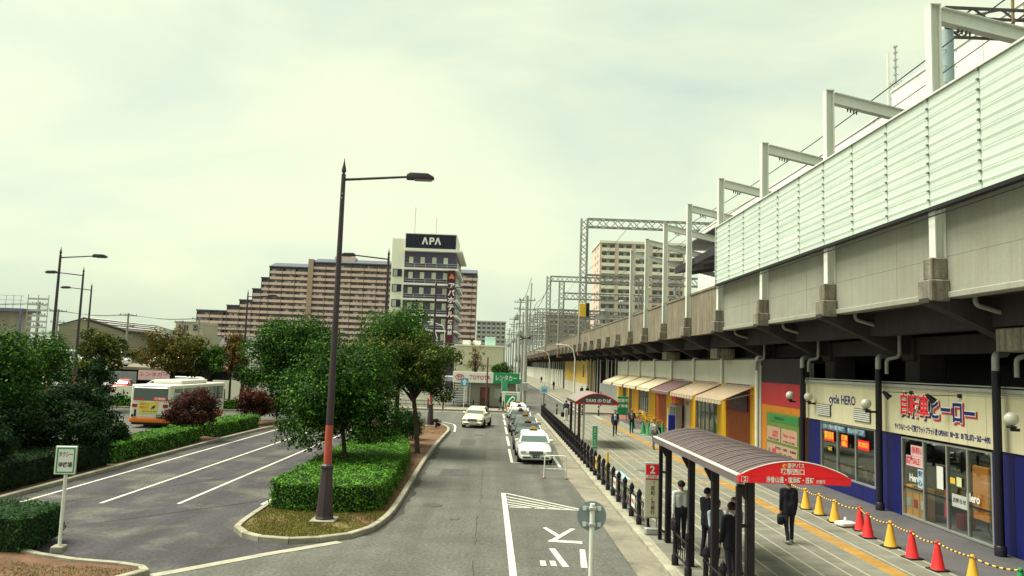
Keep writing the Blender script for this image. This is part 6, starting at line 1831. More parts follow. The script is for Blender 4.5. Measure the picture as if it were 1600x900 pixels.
def leaf_mesh(name, C, N, size, mat, rng, aspect=0.55, fold=0.0):
    """diamond leaves: C centres, N normals, size array"""
    n = len(C)
    r = rng.normal(size=(n, 3))
    T = r - (r * N).sum(1, keepdims=True) * N
    T /= np.linalg.norm(T, axis=1, keepdims=True) + 1e-9
    B = np.cross(N, T)
    L = size[:, None]; W = L * aspect
    V = np.stack([C - T * L * 0.5, C + B * W * 0.5 + T * L * 0.05, C + T * L * 0.5 - N * L * 0.1, C - B * W * 0.5 + T * L * 0.05], axis=1).reshape(-1, 3)
    me = bpy.data.meshes.new(name)
    me.vertices.add(4 * n); me.vertices.foreach_set('co', V.astype(np.float32).ravel())
    me.loops.add(4 * n); me.loops.foreach_set('vertex_index', np.arange(4 * n, dtype=np.int32))
    me.polygons.add(n); me.polygons.foreach_set('loop_start', np.arange(0, 4 * n, 4, dtype=np.int32))
    try: me.polygons.foreach_set('loop_total', np.full(n, 4, dtype=np.int32))
    except Exception: pass
    me.materials.append(mat); me.update(calc_edges=True); me.validate()
    return me
def unit(v): return v / (np.linalg.norm(v, axis=-1, keepdims=True) + 1e-9)

def crown_points(c, rad, ncl, nleaf, rng, clump=0.34, shell=(0.35, 0.9), zmin=None):
    c, rad = np.array(c, float), np.array(rad, float)
    d = unit(rng.normal(size=(ncl, 3)))
    d[:, 2] = np.where(d[:, 2] < -0.6, -d[:, 2] * 0.5, d[:, 2]); d = unit(d)
    f = rng.uniform(shell[0], shell[1] + 0.1, size=(ncl, 1))
    cc = c + d * rad * f
    cr = rad.mean() * clump * rng.uniform(0.45, 1.45, size=ncl)
    k = rng.choice(ncl, size=nleaf, p=(cr ** 1.8 * (w0 := rng.uniform(0.35, 1.3, ncl))) / (cr ** 1.8 * w0).sum())
    dd = unit(rng.normal(size=(nleaf, 3)))
    rr_ = cr[k][:, None] * rng.uniform(0.45, 1.08, size=(nleaf, 1)) ** 0.7
    P = cc[k] + dd * rr_ * np.array([1, 1, 0.72])
    P += rng.normal(size=P.shape) * 0.03 * rad.mean()
    N = unit(dd * 1.15 + np.array([0, 0, 0.35]) + rng.normal(size=P.shape) * 0.36)
    if zmin is not None:
        ok = P[:, 2] > zmin
        P, N = P[ok], N[ok]
    return P, N, cc, cr

def tree(name, label, base, c, rad, leaf, mat, ncl=46, nleaf=9000, seed=1, trunk_r=0.13, fork=0.45, cat='tree', group='street trees', extra=None, clump=0.34, shell=(0.35, 0.9), limbs=12, bark=None, zmin=0.25):
    """c, rad: crown centre and radii relative to base"""
    rng = np.random.default_rng(seed); rr_ = random.Random(seed)
    t = thing(name, label, cat, base, 0, group)
    P, N, cc, cr = crown_points(c, rad, ncl, nleaf, rng, clump, shell, zmin)
    sz = leaf * rng.uniform(0.7, 1.35, size=len(P))
    if extra:      # second leaf kind on part of the crown
        mat2, frac, side = extra
        w = rng.uniform(size=len(P)) < frac * (0.35 + 1.3 * (((P - np.array(c)) / np.array(rad)) @ np.array(side) * 0.5 + 0.5))
        link('crown', leaf_mesh('crown', P[~w], N[~w], sz[~w], mat, rng), t)
        link('crown', leaf_mesh('crown', P[w], N[w], sz[w], mat2, rng), t)
    else:
        link('crown', leaf_mesh('crown', P, N, sz, mat, rng), t)
    top = Vector((c[0] * 0.7, c[1] * 0.7, c[2] - rad[2] * (1 - 2 * fork) if c[2] - rad[2] > 0 else c[2] * fork * 1.6))
    tr = MB()
    mid = Vector((top.x * 0.35 + rr_.uniform(-0.06, 0.06), top.y * 0.35, top.z * 0.5))
    tr.tube([(0, 0, -0.05), (0, 0, 0.12), mid, top, top + Vector((0.05, 0.02, rad[2] * 0.6))], [trunk_r * 1.5, trunk_r * 1.1, trunk_r * 0.9, trunk_r * 0.65, trunk_r * 0.2], 9)
    tr.build('trunk', bark or BARK, t)
    lb = MB()
    for i in rng.choice(ncl, size=min(limbs, ncl), replace=False):
        e = Vector(cc[i]); s = mid.lerp(top, rr_.uniform(0.35, 1.0))
        m1 = s.lerp(e, 0.5) + Vector((rr_.uniform(-.1, .1), rr_.uniform(-.1, .1), rad[2] * 0.08))
        lb.tube([s, m1, e], [trunk_r * 0.55, trunk_r * 0.36, trunk_r * 0.12], 6)
    lb.build('limbs', bark or BARK, t)
    return t

def hedge(name, label, loop, h, leaf, mat, dens=420, seed=1, z0=0.1, cat='hedge', group='clipped hedges', rough=0.085, mat_side=None):
    """clipped hedge on a footprint polygon (counter-clockwise)"""
    rng = np.random.default_rng(seed)
    area = sum(loop[i][0] * loop[(i + 1) % len(loop)][1] - loop[(i + 1) % len(loop)][0] * loop[i][1] for i in range(len(loop))) / 2
    if area < 0: loop = loop[::-1]; area = -area
    cx = sum(p[0] for p in loop) / len(loop); cy = sum(p[1] for p in loop) / len(loop)
    t = thing(name, label, cat, (cx, cy, z0), 0, group)
    L = [(x - cx, y - cy) for x, y in loop]
    inner = offset_poly(L, 0.1)
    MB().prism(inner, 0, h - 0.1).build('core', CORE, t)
    # top
    xs_, ys2 = [p[0] for p in L], [p[1] for p in L]
    n = int(area * dens)
    P = []
    A = np.array(L)
    def inside(pts):
        res = np.zeros(len(pts), bool); j = len(A) - 1
        for i in range(len(A)):
            c1 = (A[i, 1] > pts[:, 1]) != (A[j, 1] > pts[:, 1])
            xx = (A[j, 0] - A[i, 0]) * (pts[:, 1] - A[i, 1]) / (A[j, 1] - A[i, 1] + 1e-12) + A[i, 0]
            res ^= c1 & (pts[:, 0] < xx); j = i
        return res
    need = n; got = []
    while need > 0:
        q = np.stack([rng.uniform(min(xs_), max(xs_), need * 2), rng.uniform(min(ys2), max(ys2), need * 2)], 1)
        q = q[inside(q)][:need]; got.append(q); need -= len(q)
    q = np.concatenate(got)
    wob = rough * (np.sin(q[:, 0] * 3.1 + 1) * np.cos(q[:, 1] * 2.3) + 0.6 * np.sin(q[:, 0] * 7 + q[:, 1] * 5))
    Pt = np.column_stack([q, h + wob * 0.6 - rng.uniform(0, 0.09, len(q)) ** 1.0])
    Nt = unit(np.array([0, 0, 1.0]) + rng.normal(size=Pt.shape) * 0.38)
    Ps, Ns = [], []
    for i in range(len(L)):
        a, b = np.array(L[i]), np.array(L[(i + 1) % len(L)])
        d = b - a; ll = np.linalg.norm(d)
        if ll < 1e-3: continue
        m_ = int(ll * h * dens * 1.05)
        u = rng.uniform(0, 1, m_); z = rng.uniform(0.02, h, m_)
        nn = np.array([d[1], -d[0]]) / ll
        off = -rng.uniform(0, 0.09, m_) + rough * 0.5 * np.sin(u * ll * 4 + z * 6) - 0.12 * np.clip(z / h - 0.85, 0, 1) / 0.15 * 0.6
        Ps.append(np.column_stack([a[0] + d[0] * u + nn[0] * off, a[1] + d[1] * u + nn[1] * off, z]))
        Ns.append(unit(np.array([nn[0], nn[1], -0.05]) + rng.normal(size=(m_, 3)) * 0.5))
    Ps, Ns = np.concatenate(Ps), np.concatenate(Ns)
    P = np.concatenate([Pt, Ps]); N = np.concatenate([Nt, Ns])
    # stray sprigs
    k = rng.choice(len(P), size=len(P) // 9, replace=False)
    P[k] += N[k] * rng.uniform(0.02, 0.14, size=(len(k), 1))
    tag(link('foliage', leaf_mesh('foliage', P, N, leaf * rng.uniform(0.7, 1.4, len(P)), mat, rng), t), kind='stuff')
    return t

def shrub(name, label, base, rad, leaf, mat, nleaf=4000, seed=1, trunk=True, group='rounded shrubs', extra=None, ncl=40, cz=None, clump=0.3):
    cz = rad[2] if cz is None else cz
    return tree(name, label, base, (0, 0, cz), rad, leaf, mat, ncl, nleaf, seed, 0.06, 0.4, 'shrub', group, extra, clump, (0.5, 0.82), 8, None, 0.03)

# island trees
tree('island_tree', 'dark green tree behind the near lamp post, in the hedge island', (-5.7, 31.0, 0.1), (-0.4, 0, 2.85), (2.25, 2.2, 2.6), 0.125, LEAF['deep'], 84, 44000, 3, 0.1, 0.4, clump=0.36, shell=(0.3, 0.9), extra=(LEAF['fresh'], 0.15, (0, 0, 1)), zmin=0.8)
tree('island_tree', 'olive tinged tree with bare forked trunk by the island kerb', (-3.8, 40.0, 0.1), (-0.55, 0.3, 4.15), (2.35, 2.1, 2.1), 0.135, LEAF['olive'], 66, 30000, 11, 0.13, 0.3, zmin=1.7, clump=0.36, extra=(LEAF['deep'], 0.35, (0, 0, -1)))
tree('island_tree', 'fresh green tree top rising behind the olive tree', (-5.3, 42.6, 0.1), (0.1, 0, 5.4), (2.3, 2.1, 2.2), 0.14, LEAF['fresh'], 80, 22000, 17, 0.14, 0.3, zmin=2.2)
tree('lot_tree', 'large dark green tree at the far end of the taxi bays', (-14.0, 56.8, 0.1), (-0.6, 0, 4.3), (3.2, 2.6, 3.6), 0.18, LEAF['deep'], 110, 34000, 23, 0.16, 0.3, group='trees round the bus lane')
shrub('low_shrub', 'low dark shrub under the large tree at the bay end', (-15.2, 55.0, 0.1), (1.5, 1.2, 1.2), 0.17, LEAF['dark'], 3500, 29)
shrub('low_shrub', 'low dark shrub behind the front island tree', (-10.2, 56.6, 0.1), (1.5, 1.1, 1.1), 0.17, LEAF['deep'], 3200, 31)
shrub('round_shrub', 'round clipped shrub in the island beside the olive tree trunk', (-4.85, 43.8, 0.1), (0.95, 0.95, 0.85), 0.09, LEAF['hedged'], 5500, 37, ncl=60)
shrub('round_shrub', 'second round clipped shrub further along the island', (-5.1, 46.8, 0.1), (1.0, 1.0, 0.95), 0.09, LEAF['hedged'], 5000, 38, ncl=60)
shrub('round_shrub', 'round shrub half hidden under the front island tree', (-5.6, 37.0, 0.1), (1.2, 1.1, 0.9), 0.1, LEAF['deep'], 4500, 39, ncl=60)
shrub('small_shrub', 'tiny rust coloured shrub at the far lamp post foot', (-4.0, 55.4, 0.1), (0.36, 0.36, 0.38), 0.08, LEAF['maroon'], 900, 41, ncl=20)
# island hedge
hedge('island_hedge', 'broad clipped hedge filling the island round the near lamp post', [(-6.85, 24.5), (-6.2, 24.2), (-5.0, 24.1), (-4.1, 24.2), (-3.5, 24.6), (-3.35, 25.6), (-3.5, 31), (-3.75, 36), (-4.3, 39.5), (-5.2, 42.5), (-6.85, 43), (-6.9, 33), (-6.9, 25.4)], 0.85, 0.075, LEAF['hedge'], 430, 5)
hedge('corner_hedge', 'dark clipped hedge behind the white taxi sign at lower left', [(-17, 18.6), (-10.75, 18.35), (-10.6, 18.6), (-10.75, 20.2), (-17, 21.4)], 0.84, 0.07, LEAF['hedged'], 430, 6)
hedge('lane_hedge', 'bright clipped hedge between the taxi bays and bus lane, nearer part', [(-17.25, 33.2), (-15.75, 33.0), (-15.6, 38), (-15.6, 42.2), (-17.2, 42.4)], 0.82, 0.085, LEAF['hedge'], 300, 7)
hedge('lane_hedge', 'bright clipped hedge between the two rust topped shrubs', [(-17.2, 45.2), (-15.6, 44.6), (-15.4, 49), (-15.3, 51.6), (-17.0, 52.0)], 0.8, 0.09, LEAF['hedge'], 270, 8)
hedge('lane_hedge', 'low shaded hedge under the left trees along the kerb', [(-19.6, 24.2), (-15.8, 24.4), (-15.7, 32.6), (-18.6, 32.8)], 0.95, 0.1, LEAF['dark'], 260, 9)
hedge('verge_hedge', 'green hedge across the bus lane beside the bus', [(-36, 66.4), (-24, 66.6), (-18.2, 68.0), (-18.2, 68.9), (-36, 68.6)], 0.75, 0.14, LEAF['hedge'], 110, 10)
hedge('verge_hedge', 'darker hedge further back behind the bus', [(-50, 70.6), (-37, 70.8), (-37, 72.2), (-50, 72.0)], 1.3, 0.16, LEAF['hedged'], 90, 12)
# left mass of trees and shrubs
gl = 'trees and shrubs at left'
tree('left_tree', 'tall green tree cut by the left photo edge', (-25.6, 35, 0.1), (0, 0, 4.9), (2.4, 2.3, 2.7), 0.14, LEAF['deep'], 70, 17000, 51, 0.14, 0.3, group=gl)
tree('left_tree', 'dense green tree at the left edge above the dark shrubs', (-20.0, 31, 0.1), (-0.2, 0, 3.1), (2.4, 2.1, 2.3), 0.13, LEAF['deep'], 80, 22000, 52, 0.13, 0.35, group=gl)
tree('left_tree', 'lighter green tree left of the leftmost lamp posts', (-24.2, 40, 0.1), (0.2, 0, 3.4), (2.4, 2.1, 1.9), 0.145, LEAF['fresh'], 60, 15000, 53, 0.13, 0.35, group=gl)
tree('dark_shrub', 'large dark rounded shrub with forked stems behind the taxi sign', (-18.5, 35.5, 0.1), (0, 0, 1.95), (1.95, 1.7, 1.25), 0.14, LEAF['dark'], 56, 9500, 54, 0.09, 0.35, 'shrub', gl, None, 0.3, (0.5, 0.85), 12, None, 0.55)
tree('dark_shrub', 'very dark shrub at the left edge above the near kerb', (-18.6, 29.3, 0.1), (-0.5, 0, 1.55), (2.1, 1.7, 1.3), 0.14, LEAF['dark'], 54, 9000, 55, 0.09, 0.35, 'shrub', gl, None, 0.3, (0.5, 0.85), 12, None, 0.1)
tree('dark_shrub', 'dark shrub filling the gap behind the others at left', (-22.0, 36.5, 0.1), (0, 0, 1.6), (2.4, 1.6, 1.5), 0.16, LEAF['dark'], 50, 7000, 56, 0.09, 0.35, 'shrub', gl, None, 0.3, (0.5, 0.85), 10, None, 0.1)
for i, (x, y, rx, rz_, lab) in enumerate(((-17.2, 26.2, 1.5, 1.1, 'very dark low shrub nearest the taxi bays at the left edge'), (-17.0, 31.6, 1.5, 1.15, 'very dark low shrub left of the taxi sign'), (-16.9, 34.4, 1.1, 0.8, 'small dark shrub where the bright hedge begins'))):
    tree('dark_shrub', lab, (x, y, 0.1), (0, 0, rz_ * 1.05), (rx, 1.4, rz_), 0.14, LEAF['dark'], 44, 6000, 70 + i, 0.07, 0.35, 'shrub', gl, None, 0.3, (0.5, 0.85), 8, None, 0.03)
shrub('rust_shrub', 'dark shrub with rust red top beside the bus', (-16.45, 43.2, 0.1), (1.55, 1.4, 1.2), 0.13, LEAF['maroon'], 8000, 57, group='rust topped shrubs', extra=(LEAF['rust'], 0.4, (0.2, 0, 1)), ncl=56, cz=1.55)
shrub('rust_shrub', 'smaller shrub with rust red top at the bay end', (-16.3, 53.4, 0.1), (1.3, 1.2, 1.05), 0.13, LEAF['maroon'], 6000, 58, group='rust topped shrubs', extra=(LEAF['rust'], 0.5, (0.2, 0, 1)), ncl=50, cz=1.35)
gm = 'trees beyond the bus lane'
tree('verge_tree', 'loose olive tree between the lamp posts and the bus', (-31.4, 62.5, 0.1), (0, 0, 4.4), (2.3, 2.2, 2.3), 0.24, LEAF['olive'], 40, 5200, 61, 0.12, 0.35, group=gm, clump=0.28)
tree('verge_tree', 'dark tree at the foot of the loose olive tree', (-31.2, 60.5, 0.1), (0, 0, 2.3), (1.7, 1.5, 1.5), 0.2, LEAF['dark'], 34, 4600, 62, 0.1, 0.35, group=gm)
tree('verge_tree', 'mixed green and orange tree above the bus roof', (-27.8, 67.8, 0.1), (0, 0, 4.3), (3.1, 2.4, 2.4), 0.24, LEAF['olive'], 50, 7500, 63, 0.13, 0.35, group=gm, extra=(LEAF['autumn'], 0.5, (-1, 0, -0.3)))
tree('verge_tree', 'fresh green tree right of the mixed tree', (-25.2, 68.2, 0.1), (0, 0, 3.6), (1.7, 1.6, 1.8), 0.22, LEAF['fresh'], 34, 4200, 64, 0.11, 0.35, group=gm)
tree('verge_tree', 'orange autumn tree left of the white annex', (-24.0, 71.0, 0.1), (0, 0, 4.2), (1.7, 1.5, 2.2), 0.22, LEAF['autumn'], 34, 4200, 65, 0.11, 0.35, group=gm, extra=(LEAF['rust'], 0.4, (-0.3, 0, -1)))
tree('verge_tree', 'small dark tree by the lamp post right of the bus', (-22.0, 68.6, 0.1), (0, 0, 2.7), (1.35, 1.2, 1.25), 0.18, LEAF['dark'], 28, 3000, 66, 0.08, 0.35, group=gm)
tree('verge_tree', 'bright yellow green tree in front of the tiled roof', (-34.5, 110, 0), (0, 0, 5.0), (3.0, 2, 2.2), 0.32, LEAF['fresh'], 30, 2600, 67, 0.13, 0.35, group=gm)
tree('bare_tree', 'thin half bare tree behind the rental office sign', (-2.4, 93, 0), (0, 0, 5.0), (1.25, 1.1, 2.4), 0.16, LEAF['autumn'], 40, 1100, 68, 0.09, 0.3, group='trees by the office', clump=0.22, limbs=22)
tree('office_tree', 'small green tree right of the green sign board end', (0.9, 98, 0), (0, 0, 3.9), (1.5, 1.3, 1.2), 0.2, LEAF['deep'], 26, 2200, 69, 0.09, 0.3, group='trees by the office')
# grass on the island tip and by the beds
def grass(name, label, polys, n, seed, hgt, mats, z=0.1):
    rng = np.random.default_rng(seed)
    C, N = [], []
    for (x0, x1, y0, y1, fr) in polys:
        k = int(n * fr)
        C.append(np.column_stack([rng.uniform(x0, x1, k), rng.uniform(y0, y1, k), np.full(k, z)]))
    C = np.concatenate(C)
    A = np.array(smooth_in); 
    ok = np.ones(len(C), bool)
    if A is not None:
        res = np.zeros(len(C), bool); j = len(A) - 1
        for i in range(len(A)):
            c1 = (A[i, 1] > C[:, 1]) != (A[j, 1] > C[:, 1])
            xx = (A[j, 0] - A[i, 0]) * (C[:, 1] - A[i, 1]) / (A[j, 1] - A[i, 1] + 1e-12) + A[i, 0]
            res ^= c1 & (C[:, 0] < xx); j = i
        ok = res
    patch_ = np.sin(C[:, 0] * 2.1 + 0.7) + np.sin(C[:, 1] * 2.7) + 0.8 * np.sin(C[:, 0] * 5 + C[:, 1] * 3.7)
    ok &= patch_ > rng.uniform(-2.4, 0.4, len(C))
    C = C[ok]; m_ = len(C)
    h = hgt * rng.uniform(0.5, 1.3, m_)
    N = unit(np.column_stack([rng.normal(size=m_), rng.normal(size=m_), np.full(m_, 0.5)]))
    C[:, 2] += h * 0.25
    return tag(link(name, leaf_mesh(name, C, N, h, mats, rng, aspect=0.2)), label, 'grass', None, 'stuff')
smooth_in = offset_poly(smooth_loop(island, 0.75) if sum(island[i][0] * island[(i + 1) % len(island)][1] - island[(i + 1) % len(island)][0] * island[i][1] for i in range(len(island))) > 0 else smooth_loop(island, 0.75)[::-1], 0.2)
GR = leaf_mat('grass_blade', (0.10, 0.09, 0.025), (0.15, 0.15, 0.03), (0.22, 0.24, 0.05), tr=0.3)
grass('island_grass', 'short yellowing grass on the near tip of the island', [(-7, -3, 20.4, 25.0, 0.8), (-4.2, -3.1, 25, 36, 0.05), (-5.5, -3, 50, 59.5, 0.15)], 26000, 3, 0.085, GR)
struct(MB().add([(x, y, 0.104) for x, y in ((-6.75, 21.6), (-6.2, 20.95), (-5.1, 20.62), (-4.4, 20.9), (-3.9, 21.4), (-3.6, 22.3), (-4.2, 24.3), (-6.7, 24.6), (-6.9, 23))], [tuple(range(9))]).build('turf', M('turf_dry', (0.15, 0.125, 0.04), 0.95, 0.3, 1.2, fine=0.3, bscale=40, bump=0.5, patch=((0.16, 0.09, 0.05), 1.3, 0.5, 0.65))))
smooth_in = [(-10.2, 17.6), (-7.6, 17.3), (-7.9, 16.6), (-9.5, 15.4), (-13, 13.5), (-17, 15), (-17, 18), (-12, 18.1)]
grass('corner_grass', 'sparse short grass on the soil at the lower left corner', [(-14, -7.5, 15, 18.2, 1.0)], 9000, 4, 0.07, GR)

# ================================================================== VEHICLES (front points to -Y before turning)
def shade_loft(stations, nseg):
    pass
def paint(name, col, metal=0.0):
    return M('paint_' + name, col, 0.28, 0.03, 0.5, metal=metal, spec=0.5, coat=0.6)
TAIL = M('tail_lamp', (0.4, 0.01, 0.012), 0.2, 0.05, 3)
HEADL = M('head_lamp', (0.55, 0.58, 0.56), 0.12, 0.1, 12.0, spec=1.0)
PLATE_G = M('plate_green', (0.02, 0.06, 0.035), 0.5)

def car(name, label, loc, rz, pnt, kind='sedan', taxi=None, group=None, plate='・1 51', plate_mat=None):
    t = thing(name, label, 'car' if taxi is None else 'taxi', loc, rz, group)
    # longitudinal profile: (y, half width, z bottom, z shoulder, z top) from nose to tail
    if kind == 'sedan':
        L, W, H = 4.68, 0.85, 1.46
        st = [(-2.32, 0.60, 0.30, 0.50, 0.56), (-2.28, 0.74, 0.22, 0.62, 0.68), (-2.1, 0.82, 0.19, 0.70, 0.77), (-1.5, 0.845, 0.18, 0.76, 0.86), (-0.85, 0.85, 0.18, 0.82, 0.93), (0.0, 0.85, 0.18, 0.85, 0.93), (0.9, 0.85, 0.18, 0.87, 0.95), (1.45, 0.845, 0.19, 0.87, 0.98), (2.1, 0.82, 0.22, 0.84, 0.96), (2.3, 0.76, 0.28, 0.78, 0.9), (2.34, 0.66, 0.34, 0.6, 0.7)]
        cab = [(-0.95, 0.92, 0.74), (-0.2, 1.40, 0.60), (0.35, 1.46, 0.585), (0.85, 1.42, 0.59), (1.55, 0.97, 0.72)]
        wb = (-1.38, 1.36); wr = 0.31
    elif kind == 'hatch':
        L, W, H = 3.72, 0.83, 1.52
        st = [(-1.85, 0.56, 0.30, 0.50, 0.56), (-1.8, 0.72, 0.22, 0.66, 0.72), (-1.6, 0.80, 0.19, 0.76, 0.86), (-1.15, 0.83, 0.18, 0.84, 0.99), (-0.7, 0.83, 0.18, 0.9, 1.03), (0.2, 0.83, 0.18, 0.93, 1.03), (1.1, 0.83, 0.18, 0.95, 1.05), (1.6, 0.81, 0.2, 0.93, 1.04), (1.8, 0.75, 0.26, 0.85, 0.98), (1.84, 0.66, 0.32, 0.6, 0.72)]
        cab = [(-0.98, 1.0, 0.72), (-0.35, 1.44, 0.58), (0.1, 1.53, 0.57), (0.9, 1.5, 0.575), (1.6, 1.05, 0.68)]
        wb = (-1.18, 1.22); wr = 0.3
    else:          # van
        L, W, H = 4.6, 0.86, 1.95
        st = [(-2.28, 0.68, 0.30, 0.6, 0.68), (-2.24, 0.8, 0.22, 0.8, 0.9), (-2.05, 0.85, 0.2, 0.95, 1.05), (-1.7, 0.86, 0.2, 1.0, 1.08), (0, 0.86, 0.2, 1.02, 1.08), (1.8, 0.86, 0.2, 1.02, 1.08), (2.2, 0.85, 0.22, 1.0, 1.06), (2.28, 0.8, 0.3, 0.9, 1.0), (2.3, 0.7, 0.34, 0.6, 0.8)]
        cab = [(-2.0, 1.05, 0.8), (-1.35, 1.82, 0.68), (-0.9, 1.94, 0.66), (1.9, 1.94, 0.66), (2.24, 1.06, 0.8)]
        wb = (-1.5, 1.45); wr = 0.31
    m = MB(); vs = []
    half = [(0.0, 't', 0.0), (0.55, 't', 0.0), (0.88, 't', 0.35), (1.0, 's', 0.0), (1.02, 'm', 0.0), (0.98, 'b', 0.12), (0.86, 'b', 0.0), (0.0, 'b', 0.0)]
    for (y, w, zb, zs, zt) in st:
        row = []
        for fx, k, q in half:
            z = {'t': zt - (zt - zs) * q, 's': zs - 0.06, 'm': (zs + zb) / 2, 'b': zb + (zs - zb) * q}[k]
            row.append((fx * w, z))
        full = [(x, y, z) for x, z in row] + [(-x, y, z) for x, z in reversed(row[1:-1])]
        vs.append(full)
    n = len(vs[0])
    flat = [p for r_ in vs for p in r_]
    fs = []
    for j in range(len(vs) - 1):
        for i in range(n):
            i2 = (i + 1) % n
            fs.append((j * n + i, (j + 1) * n + i, (j + 1) * n + i2, j * n + i2))
    fs.append(tuple(range(n))); fs.append(tuple(reversed(range((len(vs) - 1) * n, len(vs) * n))))
    m.add(flat, fs, 0, True)
    body = m.build('body', pnt, t); subdiv_mesh(body, 1)
    # greenhouse
    g_ = MB(); P = []
    for (y, z, w) in cab: P.append(((-w, y, z), (w, y, z)))
    zb_ = cab[0][1] - 0.04
    wb_ = W * 0.955
    y0, y1 = cab[0][0], cab[-1][0]
    rings = []
    for (y, z, w) in cab[1:-1]:
        rings.append([(-wb_, y, zb_), (-w - 0.015, y, z - 0.05), (-w + 0.09, y, z), (w - 0.09, y, z), (w + 0.015, y, z - 0.05), (wb_, y, zb_)])
    front = [(-wb_ * 0.97, y0, zb_), (-wb_ * 0.95, y0 + 0.01, zb_ + 0.02), (-wb_ * 0.85, y0 + 0.01, zb_ + 0.03), (wb_ * 0.85, y0 + 0.01, zb_ + 0.03), (wb_ * 0.95, y0 + 0.01, zb_ + 0.02), (wb_ * 0.97, y0, zb_)]
    rear = [(x, y1, z) for x, _, z in front]
    R = [front] + rings + [rear]
    fl = [p for r_ in R for p in r_]; fs = []
    for j in range(len(R) - 1):
        for i in range(5): fs.append((j * 6 + i, j * 6 + i + 1, (j + 1) * 6 + i + 1, (j + 1) * 6 + i))
    g_.add(fl, fs, 0, False)
    ro = g_.build('roof', pnt, t); bevel_mesh(ro.data, 0.025, 2, 25)
    def off(p, nrm, d): return tuple(Vector(p) + nrm * d)
    def panel(quad, nm, inset=0.1):
        q = [Vector(p) for p in quad]; c = sum(q, Vector()) / 4
        nrm = (q[1] - q[0]).cross(q[3] - q[0]).normalized()
        if nrm.dot(c - Vector((0, (y0 + y1) / 2, zb_))) < 0: nrm = -nrm
        ins = []
        for i in range(4):
            a, b, d = q[i], q[(i + 1) % 4], q[i - 1]
            e1, e2 = (b - a).normalized(), (d - a).normalized()
            ins.append(a + (e1 + e2) * inset)
        MB().add([off(p, nrm, 0.028) for p in ins] + [off(p, nrm, 0.005) for p in ins], [(0, 1, 2, 3), (0, 4, 5, 1), (1, 5, 6, 2), (2, 6, 7, 3), (3, 7, 4, 0)]).build(nm, CAR_GLASS, t)
    r1, rl = rings[0], rings[-1]
    panel([front[1], front[4], r1[4], r1[1]], 'windshield', 0.06)
    panel([rear[1], rear[4], rl[4], rl[1]], 'rear_window', 0.08)
    ymid = (rings[0][0][1] + rings[-1][0][1]) / 2
    for s in (0, 1):
        i0, i1 = (0, 1) if s == 0 else (5, 4)
        sg = -1 if s == 0 else 1
        def at(y, top):
            w = np.interp(y, [c_[0] for c_ in cab], [c_[2] for c_ in cab]); z = np.interp(y, [c_[0] for c_ in cab], [c_[1] for c_ in cab])
            return (sg * (w + 0.02), y, z - 0.07) if top else (sg * wb_, y, zb_ + 0.03)
        ya, yb = rings[0][0][1], rings[-1][0][1]
        panel([at(ya - 0.42 if kind != 'van' else ya - 0.3, False), at(ymid - 0.03, False), at(ymid - 0.03, True), at(ya + 0.02, True)], 'side_window', 0.05)
        panel([at(ymid + 0.03, False), at(yb + (0.3 if kind != 'van' else 0.1), False), at(yb, True), at(ymid + 0.03, True)], 'side_window', 0.05)
        o = MB().box(sg * (W + 0.02) - 0.1, sg * (W + 0.02) + 0.1, y0 + 0.2, y0 + 0.32, zb_ + 0.04, zb_ + 0.19, bev=0.04).build('wing_mirror', pnt, t)
        MB().box(sg * (W - 0.02) - 0.02, sg * (W - 0.02) + 0.02, ymid - 0.35, ymid - 0.18, zb_ - 0.12, zb_ - 0.09).build('door_handle', CHROME, t)
    for y in wb:
        for s in (-1, 1):
            w = MB()
            w.lathe([(wr - 0.09, -0.1), (wr - 0.02, -0.1), (wr, -0.07), (wr, 0.07), (wr - 0.02, 0.1), (wr - 0.09, 0.1)], n=20)
            wm = w.mesh('wheel', RUBBER)
            o = link('wheel', wm, t, (s * (W - 0.08), y, wr), (0, R_(90), 0))
            MB().lathe([(0.02, -0.02), (0.1, 0.0), (wr - 0.1, -0.01), (wr - 0.085, 0.04)], n=16).build('rim', CHROME, o, (0, 0, 0.05 * s), (0 if s > 0 else R_(180), 0, 0))
            a = MB(); a.cyl((s * (W - 0.2), y, wr + 0.02), (s * (W + 0.004), y, wr + 0.02), wr + 0.06, n=20); a.build('wheel_arch', BLACK_PLAIN, t)
    yn = st[0][0]
    hz = st[1][3]
    for s in (-1, 1):
        o = MB().box(s * 0.62 - 0.15, s * 0.62 + 0.15, yn + 0.0, yn + 0.26, hz - 0.1, hz + 0.06, bev=0.05).build('headlight', HEADL, t)
        MB().box(s * 0.66 - 0.13, s * 0.66 + 0.13, st[-1][0] - 0.1, st[-1][0] + 0.012, 0.66, 0.84, bev=0.03).build('tail_light', TAIL, t)
    gr = MB().box(-0.34, 0.34, yn - 0.03, yn + 0.1, hz - 0.13, hz + 0.02, bev=0.02).build('grille', M('grille_dark', (0.03, 0.03, 0.035), 0.4), t)
    m = MB()
    for k in range(3): m.box(-0.33, 0.33, yn - 0.045, yn - 0.031, hz - 0.11 + k * 0.045, hz - 0.095 + k * 0.045)
    m.build('grille_bar', CHROME, gr)
    MB().box(-0.74, 0.74, yn - 0.03, yn + 0.2, 0.22, 0.46, bev=0.06).build('bumper', pnt, t)
    m = MB(); m.box(-0.62, -0.25, yn - 0.036, yn - 0.02, 0.3, 0.36); m.box(0.25, 0.62, yn - 0.036, yn - 0.02, 0.3, 0.36); m.build('air_intake', BLACK_PLAIN, t)
    pl = MB().box(-0.17, 0.17, yn - 0.05, yn - 0.032, 0.32, 0.48).build('number_plate', plate_mat or (PLATE_G if taxi is not None else WHITE_PLAIN), t)
    lettering(plate, 0.11, INK_WHITE if taxi is not None else INK_BLACK, pl, (0, yn - 0.051, 0.4), bold=0.02, width=0.26)
